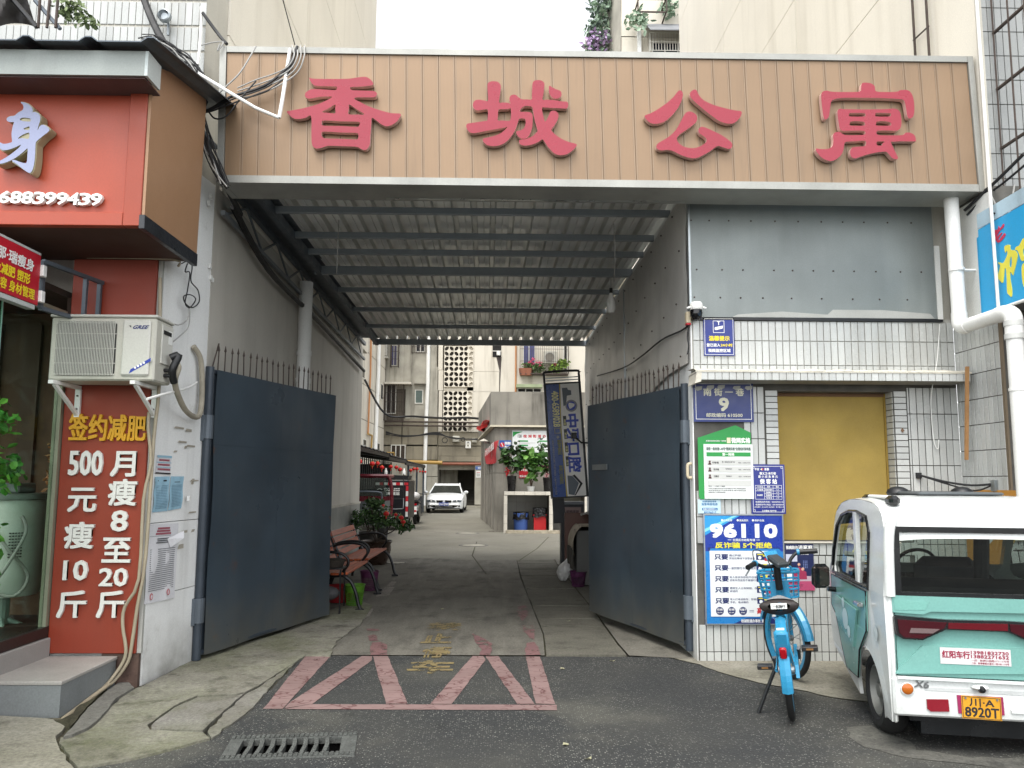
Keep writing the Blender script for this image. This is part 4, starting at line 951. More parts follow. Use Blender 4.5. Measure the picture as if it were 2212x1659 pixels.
gr_, Pr, Lr_ = gate('open dark slate gate leaf on the right, with spikes and a pale slot plate', 1.655, 6.78, 1.03, 8.65, .085, 2.36, 1)
MB().tube([Pl(.02, 2.45), Pl(.10, 2.69)], .007, 6).build('stay_rod', M_iron, gl_)
q = Lr_
MB().obox(Pr(q - .30, 1.66, .036), (Pr(q - .12, 0) - Pr(q - .48, 0)) / 2, (Pr(0, 0, 1) - Pr(0, 0)) * .004, Vector((0, 0, .03))).build('slot_plate', M_steel, gr_)
for t, P in ((gl_, Pl), (gr_, Pr)):
    for z in (.42, 1.95):
        m = MB().cyl(P(0, z - .10), P(0, z + .10), .048, 14); m.build('hinge', M_darksteel, t)
        sx = -1 if P is Pl else 1
        q0 = P(0, z); MB().box(q0.x + sx * .012, q0.x + sx * .05, q0.y - .05, q0.y + .01, z - .12, z + .10, .003).build('hinge_plate', M_darksteel, t)
# ================================================================== GATEHOUSE
YF = 6.624
GH = thing('gatehouse', 'white tiled gatehouse on the right with grey sheet metal above and a boarded yellow window', 'building', (2.85, 7.2, 0))
WX0, WX1, WZ0, WZ1 = 2.435, 3.46, 1.0, 2.30
m = MB(); y0, y1 = 6.632, 6.80
m.box(1.692, WX0, y0, y1, 0, 2.43); m.box(WX1, 4.03, y0, y1, 0, 2.43); MB().box(1.692, 4.03, y0, y1, 2.431, 2.95).build('upper_wall', mat('pale_grout', 'a5a49d', .9, var=.25, sc=9), GH); m.box(WX0, WX1, y0, y1, 0, WZ0); m.box(WX0, WX1, y0, y1, WZ1, 2.43)
m.build('front_wall', M_grout, GH)
MB().box(1.80, 4.02, 6.85, 14.4, 0, 3.9).build('body', M_plast, GH)
MB().box(1.682, 1.6915, 6.628, 6.80, 0, 2.94).build('jamb_face', M_white, GH)
M_gm = mat('grey_sheet_cladding', '858b89', .45, .25, var=.16, sc=.9, streak=.35, dirt='5b605e', ssc=2, wave=.9)
CL = MB().box(1.692, 3.885, 6.612, 6.66, 2.955, 4.0).build('metal_cladding', M_gm, GH)
MB().box(1.672, 1.690, 6.60, 6.66, 2.955, 4.0).build('corner_strip', M_alu, GH)
MB().box(3.887, 3.93, 6.60, 6.66, 2.95, 3.62).build('edge_strip', M_pvc, GH)
MB().box(1.692, 3.93, 6.606, 6.64, 2.928, 2.953).build('drip_strip', M_black, GH)
m = MB()
m.prism(rough([Vector((2.05, 6.611, 2.957)), Vector((3.3, 6.611, 2.957)), Vector((3.86, 6.611, 2.957)), Vector((3.82, 6.611, 3.0)), Vector((3.4, 6.611, 3.03)), Vector((2.95, 6.611, 3.03)), Vector((2.9, 6.611, 2.985)), Vector((2.5, 6.611, 3.01)), Vector((2.1, 6.611, 2.98))], .0, .1), (0, -.001, 0))
m.build('mortar_smear', mat('pale_mortar', 'a9aaa5', .9, var=.1), GH)
sc2 = MB().lathe([(.008, 0), (.007, .004), (.003, .006), (.0005, .007)], (0, 0, 0), 8, (0, -1, 0)).mesh('screw', M_iron)
for v, us in ((642, (1500, 1556, 1600, 1648, 1710, 1775, 1842, 1900, 1960, 2022)), (582, (1505, 1560, 1605, 1672, 1712, 1757, 1800, 1845, 1892, 1945, 1990, 2030)), (476, (1493, 1532, 1574, 1622, 1674, 1724, 1774, 1820, 1866, 1917, 1968))):
    for u in us:
        p = Y(u, v + (u - 1500) * .012, 6.611); 
        if p.x < 3.86: inst('screw', sc2, CL, p)
# tiles
def in_rect(x, z, rs): return any(a <= x <= b and c <= z <= d for a, b, c, d in rs)
hidden = [(1.70, 2.29, .27, 1.16), (1.70, 2.14, 1.30, 1.88), (1.70, 2.16, 2.05, 2.32)]       # fully behind boards
lower = [2.34, 2.106, 1.880, 1.655, 1.430, 1.204, .978, .753, .528, .302, .077, 0.0]
upperz = [2.925, 2.746, 2.530, 2.44]
tcache = {}; ntile = 0
def tile_at(par, xa, xb, za, zb, y=YF, mt=None):
    global ntile
    w, h = round(xb - xa - .0065, 4), round(zb - za - .0065, 4)
    if w < .008 or h < .008: return
    k = (w, h)
    if k not in tcache: tcache[k] = MB().box(-w / 2, w / 2, -.004, .004, -h / 2, h / 2, .0018).mesh('tile', M_tilew)
    inst('tile', tcache[k], par, ((xa + xb) / 2 + random.uniform(-.0006, .0006), y + random.uniform(-.0007, .0007), (za + zb) / 2)); ntile += 1
TPX = .0612; ncol = 38
for rows, z_hi in ((lower, 'l'), (upperz, 'u')):
    for a, b in zip(rows[1:], rows):
        for c in range(ncol):
            xa = 1.70 + c * TPX; xb = xa + TPX
            if xb > 4.03: xb = 4.028
            if xa > 4.02: continue
            if z_hi == 'l':
                if xb > WX0 - .115 and xa < WX1 + .115 and b > WZ0 - .12 and a < WZ1 + .1:
                    # cut round the window border
                    if xa < WX0 - .115: xb = WX0 - .115
                    elif xb > WX1 + .115: xa = WX1 + .115
                    elif b > WZ0 - .12 and a < WZ0 - .12 and b < WZ1: tile_at(GH, xa, xb, a, WZ0 - .12); continue
                    else: continue
                if in_rect(xa, a, hidden) and in_rect(xb, b, hidden): continue
                if xa > 2.45 and b < .55 and False: continue
            if b - a < .03: continue
            tile_at(GH, xa, xb, a, b)
BW = .112
z = WZ0
while z < WZ1 - .02:
    tile_at(GH, WX0 - BW, WX0, z, z + .0545); tile_at(GH, WX1, WX1 + BW, z, z + .0545); z += .0545
x = WX0 - BW
while x < WX1 + BW - .02: tile_at(GH, x, x + .0612, WZ0 - .117, WZ0 - .004); x += .0612
rv = MB().box(-.004, .004, -.09, .09, -.024, .024, .0018).mesh('tile', M_tilew)
z = WZ0
while z < WZ1 - .03: inst('tile', rv, GH, (WX1 - .002, 6.73, z + .027)); z += .0545
MB().box(WX0, WX1 - .006, 6.60, 6.82, WZ0 - .016, WZ0 - .001, .004).build('sill', M_plast, GH)
# boarded window
M_yb = mat('ochre_yellow_board', '9c8440', .75, var=.2, sc=2.2, streak=.25, dirt='6e5626', ssc=1.5, bump=.06, bsc=30)
BD = MB().box(WX0 + .004, WX1 - .02, 6.765, 6.79, WZ0 + .003, WZ1 - .004).build('window_board', M_yb, GH)
MB().box(WX0 + .004, WX1 - .02, 6.75, 6.764, WZ1 - .03, WZ1 - .001).build('board_batten', mat('brown_batten', '6b4f38', .8), GH)
MB().box(WX1 - .024, WX1 - .008, 6.75, 6.79, WZ0, WZ1 - .002).build('board_batten', mat('ochre_batten', '8d7430', .8), GH)
m = MB(); m.prism([(WX1 - .018, 6.79, 2.16), (WX1 + .0, 6.79, 2.17), (WX1 + .07, 6.60, 1.96), (WX1 + .055, 6.60, 1.94)], (0, .006, 0)); m.build('loose_batten', mat('brown_batten', '6b4f38', .8), GH)
# ledge over the window
LE = MB().box(1.655, 3.99, 6.36, 6.63, 2.362, 2.432, .006).build('ledge', mat('ledge_concrete', '8c8980', .9, var=.12, sc=3, bump=.3), GH)
lt = MB().box(-.0278, .0278, -.005, .005, -.035, .035, .0018).mesh('tile', M_tilew)
x = 1.69
while x < 3.97: inst('tile', lt, LE, (x + .03, 6.357, 2.396)); x += .0605
m = MB()
def mort(u, v):
    x = 1.645 + 2.35 * u; nz = mnoise.noise(Vector((x * 7, 1, 0))) * .012 + mnoise.noise(Vector((x * 23, 3, 0))) * .006
    prof = [(6.348, 2.425), (6.346, 2.440 + nz * .6), (6.42, 2.462 + nz), (6.53, 2.47 + nz), (6.63, 2.478 + nz)]
    k = min(3, int(v * 4)); f = v * 4 - k; a, b = prof[k], prof[k + 1]; return Vector((x, a[0] + (b[0] - a[0]) * f, a[1] + (b[1] - a[1]) * f))
m.grid(mort, 120, 4); m.build('mortar_cap', mat('white_mortar', 'c7c2b4', .95, var=.1, sc=6, bump=.7, bsc=35), LE, smooth=True)
MB().prism(rough([Vector((1.64, 6.35, 2.33)), Vector((1.69, 6.35, 2.345)), Vector((1.70, 6.35, 2.44)), Vector((1.66, 6.35, 2.44))], .006, .03), (0, .25, 0)).build('mortar_lump', mat('white_mortar', 'c7c2b4', .95), LE)

# ---------------------------------------------------------------- notices on the gatehouse
def fpanel(tl, tr, bl, y=6.606):
    a, b, c = Y(*bl, y), Y(*tr, y), Y(*tl, y); w = ((b.x - c.x)); return Panel((a.x, y, a.z), (w, 0, 0), (0, 0, c.z - a.z))
def board(name, label, cat, pan, face, th=.006, fr=None, fw_=.012):
    t = thing(name, label, cat, tuple(pan.P(.5, 0)))
    m = MB(); pan.slab(m, 0, 0, 1, 1, -th, 0); m.build('board', face, t)
    if fr:
        m = MB(); pan.frame(m, 0, 0, 1, 1, fw_, .0005, .004); m.build('border_frame', fr, t)
    return t
def T(t, pan, mt, *items, nm='lettering', lift=.0015):
    for it in items:
        m = MB(); body, a0, b0, a1, b1 = it[:5]; pan.text(m, body, a0, b0, a1, b1, bold=it[5] if len(it) > 5 else .02, lift=lift); m.build(nm, mt, t)
def blocks(t, pan, mt, rects, nm='print', d0=.0005, d1=.0014):
    for a0, b0, a1, b1 in rects: m = MB(); pan.slab(m, a0, b0, a1, b1, d0, d1); m.build(nm, mt, t)
# surveillance notice
p = fpanel((1519, 686), (1585, 687), (1521, 768)); M_blue = flat('deep_blue_sign', '24327c', .4)
t = board('surveillance_notice', 'dark blue surveillance notice with a camera pictogram, highest sign on the gatehouse tiles', 'sign', p, M_blue)
m = MB(); p.frame(m, .03, .025, .97, .975, .01, .0006, .0014); p.frame(m, .31, .60, .68, .92, .012, .0006, .0014); p.slab(m, .44, .885, .55, .90, .0006, .0014); p.slab(m, .485, .80, .51, .885, .0006, .0014)
p.poly(m, [(.36, .69), (.40, .67), (.62, .715), (.64, .79), (.42, .755), (.37, .745)][::1], .0006, .0014); m.build('pictogram', M_wt, t)
T(t, p, M_yw, ('温馨提示', .17, .39, .84, .52, .03), ('24小时', .55, .235, .93, .32, .03)); T(t, p, M_wt, ('您已进入', .09, .235, .53, .32, .03), ('视频监控区域', .14, .09, .86, .18, .025))
# house number plate
p = fpanel((1497, 822), (1626, 822), (1499, 911), 6.604)
t = board('house_number_plate', 'blue street plate with a large white number 9, tucked under the ledge', 'sign', p, flat('street_plate_blue', '1f2f6c', .35))
m = MB(); p.frame(m, .035, .06, .965, .93, .012, .0006, .0014); m.build('white_line', M_wt, t)
T(t, p, flat('plate_white', 'cfcdb8', .5), ('南', .17, .63, .30, .82, .025), ('街', .35, .63, .48, .82, .025), ('巷', .71, .63, .84, .82, .025), ('9', .43, .27, .58, .58, .045), ('邮政编码 610500', .21, .115, .81, .215, .02))
blocks(t, p, flat('plate_white', 'cfcdb8'), [(.53, .715, .66, .735)])
m = MB()
for i, (a, b) in enumerate(((.02, .80), (.22, .83), (.40, .84), (.66, .82), (.86, .82))):
    p.poly(m, [(a, b), (a + .05, b - .05), (a + .12, b - .02), (a + .13, b + .06), (a + .02, b + .05)], .001, .003)
m.build('mortar_splash', mat('pale_mortar', 'a9aaa5', .9), t)
# green community board
p = fpanel((1501, 918), (1618, 918), (1510, 1078), 6.600)
t = thing('community_board', 'white and green house-shaped community notice board under the number plate', 'notice board', tuple(p.P(.5, 0)))
m = MB(); p.poly(m, [(.02, 0), (.98, 0), (.98, .90), (.70, 1.0), (.0, .825), (.0, .05)], -.006, 0); m.build('green_back', M_grn, t)
m = MB(); p.slab(m, .10, .005, 1.0, .74, .0005, .008); m.build('white_face', flat('white_board_face', 'd5d8d6', .35), t)
T(t, p, M_wt, ('微网实格', .62, .755, .965, .83, .03), ('新都区桂湖街道南街一巷商铺', .15, .775, .52, .795, .01))
blocks(t, p, flat('cream_print', 'd9cdb0'), [(.535, .755, .605, .83)])
pw = Panel(p.P(0, 0, .0085), p.U, p.V)
T(t, pw, flat('dark_green_text', '1d4a36'), ('南街一巷商铺1-40号“微网实格”治理组织架构图', .15, .655, .96, .70, .012))
blocks(t, pw, M_grn, [(.15, .575, .96, .63)]); T(t, pw, M_wt, ('第一网格', .44, .582, .66, .622, .02))
blocks(t, pw, flat('grey_plate_print', 'bcbdb9'), [(.16, .455 - i * .093, .96, .53 - i * .093) for i in range(4)])
T(t, pw, M_bk, ('何智盛', .25, .477, .37, .505, .02), ('第一网格党支部书记', .43, .488, .67, .51, .01), ('电话：13982635000', .73, .48, .95, .50, .006), ('汤幸福', .27, .385, .37, .413, .02), ('专职网格员', .49, .395, .61, .415, .01), ('电话：13981766000', .73, .388, .95, .408, .006), ('王静芬', .27, .292, .37, .32, .02), ('微网格员', .50, .297, .60, .317, .01), ('电话：13678026000', .73, .295, .95, .315, .006),
  ('说明：一 村民 二 商铺', .17, .165, .47, .182, .006), ('桂湖社区服务电话热线 物业管理投诉电话 请按规定拨打', .17, .135, .86, .152, .006), ('治安管理电话 供水供电维修 燃气抢修热线', .17, .108, .86, .125, .006), ('新都区社区工作服务热线电话', .17, .082, .48, .099, .006), lift=.0016)
m = MB()
for i in range(3):
    b = .462 - i * .093; pw.disc(m, .205, b + .042, .014, .0016, .002, 10); pw.poly(m, [(.175, b), (.235, b), (.225, b + .028), (.185, b + .028)], .0016, .002)
m.build('portrait_icon', flat('dark_icon', '4a2a2a'), t)
# small pale sticker
p = fpanel((1506, 1079), (1555, 1079), (1508, 1109), 6.608)
t = board('phone_sticker', 'pale blue hotline sticker between the green board and the big fraud poster', 'sticker', p, flat('pale_blue_sticker', 'b5cdd6', .4), .002)
T(t, p, flat('sticker_blue_text', '2a6aa0'), ('桂湖街道物业管理', .2, .80, .80, .93, .01), ('监督举报电话', .16, .58, .86, .76, .015), ('89396517', .26, .02, .80, .15, .03)); blocks(t, p, flat('sticker_blue_text', '2a6aa0'), [(.18, .23, .86, .40)]); T(t, p, M_wt, ('新都区住建管理中心', .22, .255, .82, .375, .01))
# navy safety plate
p = fpanel((1620.5, 1003), (1694, 1004), (1624, 1110), 6.598)
t = board('safety_plate', 'navy plate with white table and characters, overlapping the lower corner of the yellow window', 'sign', p, flat('navy_plate', '1f2a78', .35), .008)
m = MB(); p.frame(m, .045, .035, .955, .965, .007, .0006, .0014)
for a, b in ((.05, .04), (.89, .04), (.05, .915), (.89, .915)): p.frame(m, a, b, a + .06, b + .045, .006, .0006, .0014)
tx0, tx1, ty0, ty1 = .12, .90, .295, .575
for i in range(6): p.slab(m, tx0 if i not in (1, 2) else .385, ty0 + (ty1 - ty0) * i / 5 - .003, tx1, ty0 + (ty1 - ty0) * i / 5 + .003, .0006, .0014)
for a in (tx0, .385, .64, tx1 - .008): p.slab(m, a, ty0, a + .008, ty1, .0006, .0013)
m.build('table_line', M_wt, t)
T(t, p, M_wt, ('平安', .12, .875, .25, .93, .02), ('新都', .41, .875, .54, .93, .02), ('署义卫·本行使', .26, .79, .74, .845, .02), ('最 小 应 急 单 元', .22, .725, .79, .78, .015), ('侠 客 站', .27, .605, .76, .705, .035),
  ('人员信息', .16, .53, .35, .562, .01), ('联防', .47, .53, .56, .562, .01), ('数量', .73, .53, .81, .562, .01), ('人员配置', .16, .472, .35, .505, .01), ('应急处置员', .41, .472, .62, .505, .01), ('1人', .74, .472, .82, .505, .01), ('防暴钢叉', .43, .416, .60, .45, .01), ('1个', .74, .416, .82, .45, .01), ('物品配置', .17, .36, .33, .395, .01), ('防暴盾牌', .43, .36, .60, .395, .01), ('1个', .74, .36, .82, .395, .01), ('哨 警 棍', .44, .305, .60, .338, .01), ('1个', .74, .305, .82, .338, .01),
  ('桂湖派出所电话：028-83935110', .12, .225, .93, .26, .012), ('桂湖综治中心电话：028-83042818', .12, .17, .93, .205, .012), ('点位编码：JS-GH007 点位名称：新中路131号', .08, .125, .95, .152, .006), ('义卫蓉城 共护平安', .30, .045, .72, .08, .015))
m = MB(); p.poly(m, [(.28, .90), (.34, .875), (.34, .925)], .0006, .0014); m.build('red_emblem', flat('cream_print', 'd9cdb0'), t); m = MB(); p.poly(m, [(.345, .875), (.375, .885), (.375, .915), (.345, .925)], .0006, .0014); m.build('red_emblem', M_rd, t)
# anti fraud poster
p = fpanel((1517, 1110), (1690, 1113), (1524, 1350), 6.600)
t = board('fraud_poster', 'large blue and white framed poster with the number 96110 behind the parked bicycle', 'poster', p, flat('poster_blue', '233a92', .3), .012, M_alu, .012)
m = MB(); p.poly(m, [(.01, .80), (.01, .985), (.46, .985)], .0006, .001); m.build('blue_sweep', flat('sky_blue_print', '2f8fc9', .3), t)
m = MB(); p.poly(m, [(.01, .86), (.38, .985), (.43, .985), (.01, .83)], .0011, .0014); m.build('blue_sweep', flat('pale_sweep', '7fc6e0', .3), t)
m = MB(); p.slab(m, .012, .012, .075, .66, .0006, .001); p.slab(m, .90, .012, .985, .66, .0006, .001); p.slab(m, .075, .012, .90, .068, .0006, .001); m.build('blue_sweep', flat('mid_blue_print', '2a78b8', .3), t)
m = MB(); p.poly(m, [(.35, .012), (.90, .012), (.90, .06), (.50, .06)], .0011, .0014); p.slab(m, .05, .665, .94, .695, .0011, .0014); m.build('blue_sweep', M_navy, t)
m = MB(); p.poly(m, [(.05, .66), (.075, .66), (.96, .66), (.93, .685), (.08, .685)][1:], .0015, .0018); m.build('blue_sweep', flat('mid_blue_print', '2a78b8'), t)
blocks(t, p, flat('poster_white', 'dcdfe0', .35), [(.07, .075, .90, .665)], 'white_field', .0016, .0022)
T(t, p, flat('poster_white', 'dcdfe0', .35), ('96110', .09, .79, .91, .905, .075), ('打击犯罪', .25, .932, .36, .952, .015), ('提高意识', .45, .932, .56, .952, .015), ('保护自我', .64, .932, .76, .952, .015), ('全国反诈劝阻专线', .36, .752, .64, .775, .02), ('桂湖街道办事处 宣', .44, .022, .72, .052, .025), lift=.002)
blocks(t, p, flat('poster_white', 'dcdfe0'), [(.30, .762, .345, .766), (.655, .762, .70, .766)], d0=.0016, d1=.0022)
m = MB()
for a in (.235, .43, .62): p.disc(m, a, .943, .010, .0016, .0022, 12)
m.build('tick_dot', flat('poster_white', 'dcdfe0'), t)
T(t, p, flat('poster_yellow', 'd8cf3c', .4), ('反诈骗 5个拒绝', .145, .69, .845, .742, .04), lift=.002)
navy = flat('poster_navy', '232c5e', .4)
items = []; small = []
L5 = [('通过跑腿、', '货拉拉等线下送现金的'), ('一谈到银行卡或转账的', ''), ('有人告诉你存钱不仅有利息，', '还有东西送但不是银行的'), ('愿陌生人让你转钱、存钱、', '收钱的'), ('有人打电话给你，存钱送', '手机、电冰箱的')]
for i, (l1, l2) in enumerate(L5):
    b = .590 - i * .0985
    items.append(('只要', .13, b - .004, .295, b + .046, .045))
    if l2: small += [(l1, .31, b + .024, .31 + .032 * len(l1), b + .044, .012), (l2, .31, b - .003, .31 + .032 * len(l2), b + .017, .012)]
    else: small += [(l1, .30, b + .005, .64, b + .028, .012)]
T(t, p, navy, *items, nm='lettering', lift=.0026); T(t, p, navy, *small, lift=.0026)
blocks(t, p, navy, [(.645, .583 - i * .0985, .87, .643 - i * .0985) for i in range(5)], 'ticket_print', .0024, .0027)
blocks(t, p, M_rd, [(.75, .575 - i * .0985, .875, .60 - i * .0985) for i in range(5)], 'ticket_print', .0028, .003)
blocks(t, p, flat('poster_yellow', 'd8cf3c'), [(.66, .628 - i * .0985, .74, .636 - i * .0985) for i in range(5)] + [(.73, .615 - i * .0985, .78, .645 - i * .0985) for i in range(5)], 'ticket_print', .0028, .003)
m = MB()
for i in range(5): m = MB(); p.disc(m, .69, .603 - i * .0985, .016, .0028, .003, 12); m.build('ticket_print', flat('poster_white', 'dcdfe0'), t)
m = MB()
for a in (.18, .325, .465): m = MB(); p.disc(m, a, .125, .036, .0024, .0027, 20); m.build('round_badge', navy, t)
T(t, p, M_wt, ('拒绝', .145, .128, .215, .148, .02), ('拒绝', .29, .128, .36, .148, .02), ('勾骗子', .425, .128, .505, .148, .02), ('陌生人转钱', .15, .105, .21, .117, .005), ('陌生人转账', .295, .105, .355, .117, .005), ('的电话', .44, .105, .49, .117, .005), lift=.0029)
blocks(t, p, navy, [(.545, .128, .60, .132), (.545, .115, .60, .119)], d0=.0024, d1=.0028); T(t, p, M_rd, ('高', .64, .10, .69, .155, .04), lift=.0027)
# family health poster
p = fpanel((1697, 1175), (1758.5, 1176.5), (1698.5, 1275.5), 6.608)
t = board('health_poster', 'small navy and pink family health poster under the yellow window', 'poster', p, flat('poster_night_blue', '20284f', .4), .002)
blocks(t, p, flat('poster_pink', 'b04a6e', .4), [(0, 0, 1, .20)]); blocks(t, p, flat('poster_greypink', 'b7a3ad'), [(.1, .20, 1, .31)])
T(t, p, M_wt, ('核病防治', .04, .885, .45, .965, .02), ('进家庭', .47, .885, .97, .975, .02), ('家庭 健康', .56, .80, .82, .84, .01), ('防治 传播', .56, .765, .82, .80, .01))
blocks(t, p, flat('pale_bubble', 'b9bccb'), [(.02, .62, .42, .78)]); blocks(t, p, flat('lit_window_print', '6f7fb0'), [(.62 + .06 * (i % 3), .48 + .035 * (i // 3), .65 + .06 * (i % 3), .50 + .035 * (i // 3)) for i in range(15)])
m = MB()
for a, b, r in ((.30, .44, .055), (.47, .56, .05), (.43, .40, .05), (.60, .46, .055)): p.disc(m, a, b, r * .62, .0024, .0028, 14)
m.build('figure_print', flat('skin_print', 'd0a08a'), t)
m = MB(); p.poly(m, [(.22, .24), (.74, .24), (.72, .40), (.60, .44), (.47, .52), (.30, .41)], .0015, .002); m.build('figure_print', flat('poster_redpink', '9a3050'), t)
m = MB(); p.disc(m, .12, .44, .075, .0015, .002, 16); p.poly(m, [(.0, .22), (.24, .22), (.22, .38), (.02, .38)], .0015, .002); m.build('figure_print', M_wt, t)
m = MB(); 
for a, b, r in ((.04, .53, .028), (.19, .53, .028), (.09, .45, .022), (.165, .44, .022)): p.disc(m, a, b, r, .0022, .0026, 10)
m.build('figure_print', M_bk, t)
blocks(t, p, M_wt, [(.12, .155, .45, .17), (.12, .115, .60, .125), (.12, .075, .55, .085)])

# ---------------------------------------------------------------- security camera and its box
SC = thing('security_camera', 'white and black dome security camera on the gatehouse corner below the sheet metal', 'camera', (1.70, 6.56, 2.93))
cz = 3.01; cxx, cyy = 1.715, 6.545
MB().box(cxx - .03, cxx + .03, 6.56, 6.61, cz - .02, cz + .06, .006).build('bracket', M_pvc, SC)
MB().lathe([(.001, .05), (.045, .05), (.056, .03), (.056, -.01), (.05, -.018)], (cxx, cyy, cz + .01), 20).build('housing', M_pvc, SC, smooth=True)
MB().lathe([(.05, -.018), (.052, -.05), (.046, -.085), (.03, -.108), (.001, -.115)], (cxx, cyy, cz + .01), 20).build('dome', mat('gloss_black', '0c0c0e', .12), SC, smooth=True)
MB().cyl((cxx + .012, cyy - .045, cz - .055), (cxx + .016, cyy - .056, cz - .058), .016, 12).build('lens', mat('lens_glass', '26303a', .05), SC)
for s in (-1, 1): MB().tube([(cxx + s * .05, cyy, cz + .02), (cxx + s * .085, cyy - .01, cz + .005)], .009, 8).build('antenna', M_pvc, SC)
JB = thing('junction_box', 'small cream junction box with a red lower edge and dangling wires beside the dome camera', 'box', (1.66, 6.60, 2.80))
MB().box(1.64, 1.681, 6.60, 6.66, 2.90, 3.0, .004).build('box', mat('cream_box', 'b9ad93', .5), JB)
MB().box(1.642, 1.681, 6.602, 6.658, 2.885, 2.898).build('red_edge', M_rd, JB)
SWT = thing('wall_hook', 'small cream plastic handle screwed to the white jamb beside the right gate leaf', 'handle', (1.68, 6.7, 1.6))
MB().tube(smooth3([(1.675, 6.67, 1.66), (1.645, 6.67, 1.655), (1.64, 6.67, 1.60), (1.645, 6.67, 1.545), (1.675, 6.67, 1.54)]), .014, 8).build('grip', mat('cream_box', 'b9ad93', .5), SWT)

# ================================================================== RIGHT NEIGHBOUR
NB = thing('neighbour_building', 'tall pale building on the right with old white tiles low down and cream render above', 'building', (4.6, 6.4, 0))
MB().box(4.035, 4.3, 6.02, 6.63, 0, 3.95).build('side_wall', M_grout, NB); MB().box(3.92, 4.06, 6.68, 6.8, 2.9, 4.6).build('corner_wall', M_plast, NB); MB().box(4.046, 4.0595, 6.08, 6.62, 3.95, 12).build('corner_render', M_cream, NB)
tsm = {}
def side_tile(ya, yb_, za, zb, xx=4.031, mt=M_tilew):
    w, h = round(yb_ - ya - .0065, 4), round(zb - za - .0065, 4)
    if w < .01 or h < .01: return
    k = (w, h, mt.name)
    if k not in tsm: tsm[k] = MB().box(-.004, .004, -w / 2, w / 2, -h / 2, h / 2, .0018).mesh('tile', mt)
    inst('tile', tsm[k], NB, (xx + random.uniform(-.0008, .0008), (ya + yb_) / 2, (za + zb) / 2))
for r in range(13):
    zb = 2.86 - r * .2165
    for c in range(10): side_tile(6.025 + c * .0605, 6.085 + c * .0605, max(.02, zb - .2165), zb)
MB().box(4.022, 4.034, 6.03, 6.62, 2.87, 3.90).build('whitewash', mat('flaking_whitewash', 'd3d3ce', .85, var=.08, sc=3, streak=.3, dirt='77726a', bump=.4), NB)
def render_panel(ya, yb_, za, zb): MB().box(4.07, 5.5, ya, yb_, za, zb).build('wall_panel', M_cream, NB)
for ya, yb_ in ((6.62, 9.9), (9.91, 13.2), (13.21, 16.5)):
    for a, b in ((4.0, 5.2), (5.21, 6.7), (6.71, 8.2), (8.21, 9.7), (9.71, 12), (12.01, 16)): render_panel(ya, yb_, a, b)
# street front of the neighbour, tiled in grey
M_tileg = mat('grey_wall_tile', '8f918f', .35, var=.06, sc=2, rnd=.08, streak=.3, dirt='4c4a46', ssc=4)
MB().box(4.06, 8, 6.06, 6.6, 3.0, 12).build('front_wall', M_grout, NB)
tg = MB().box(-.028, .028, -.004, .004, -.105, .105, .0018).mesh('tile', M_tileg)
for r in range(12):
    for c in range(15): inst('tile', tg, NB, (4.10 + c * .0615, 6.055, 3.7 + r * .2165))
MB().box(4.045, 4.075, 6.035, 6.075, 3.2, 9).build('corner_bead', M_plast, NB)
MB().box(4.052, 8, 6.03, 6.3, 0, 2.95).build('shop_front', mat('crimson_shop_front', '8e1c2c', .5, var=.1), NB)
MB().box(4.033, 4.05, 6.0, 6.03, 0, 2.8).build('shop_edge', mat('brown_shop_edge', '6b5e4c', .7), NB)
# window cage
WC = thing('window_cage', 'rusty iron window cage projecting from the grey tiled wall at the top right corner', 'window grille', (4.2, 5.4, 3.75))
cx0 = 4.16
for i in range(9): MB().tube([(cx0, 6.03 - i * .19, 3.75), (cx0, 6.03 - i * .19, 6.4)], .008, 6).build('bar', M_iron, WC)
for z in (3.78, 4.28, 4.8, 5.3, 5.8, 6.3): MB().box(cx0 - .006, cx0 + .02, 4.4, 6.04, z - .008, z + .008).build('rail', M_iron, WC)
LC = thing('wall_ladder', 'thin rusty pipe pair up the cream wall above the right end of the sign', 'pipe', (4.0, 6.7, 5.1))
for y_ in (6.75, 6.98): MB().tube([(4.03, y_, 4.6), (4.03, y_, 9)], .012, 8).build('pipe', M_iron, LC)
for z in (5.35, 5.8): MB().tube([(4.03, 6.73, z), (4.03, 7.0, z + .02)], .008, 6).build('rung', M_iron, LC)
# blue shop sign
BL = thing('blue_shop_sign', 'bright blue shop sign with big yellow brush characters at the right edge', 'sign', (4.0, 5.4, 2.9))
M_bls = mat('bright_blue_sign', '2a9cd0', .45, var=.03)
bx = 3.985
MB().prism([(bx, 6.13, 2.895), (bx, 4.0, 2.895), (bx, 4.0, 3.66), (bx, 6.13, 3.61)], (.05, 0, 0)).build('face', M_bls, BL)
MB().box(bx + .05, 8, 4.0, 6.02, 2.9, 3.6).build('box', M_alu, BL)
MB().prism([(bx + .03, 6.2, 2.90), (bx + .03, 6.14, 2.90), (bx + .03, 6.14, 3.58), (bx + .03, 6.2, 3.56)], (.01, 0, 0)).build('edge_strip', M_bls, BL)
MB().prism([(bx - .003, 6.13, 3.615), (bx - .003, 4.0, 3.665), (bx - .003, 4.0, 3.78), (bx - .003, 6.13, 3.74)], (.004, 0, 0)).build('peeled_strip', mat('pale_peeled_blue', 'a5bcc8', .7, var=.15, streak=.3), BL)
zq = lambda a, b: (2094 + .16 * a, 413 + .16 * b)
xp = lambda u, v: X(u, v, bx)
M_by = flat('sign_brush_yellow', 'dcd34a', .5); M_br = flat('sign_brush_red', 'c0294c', .5)
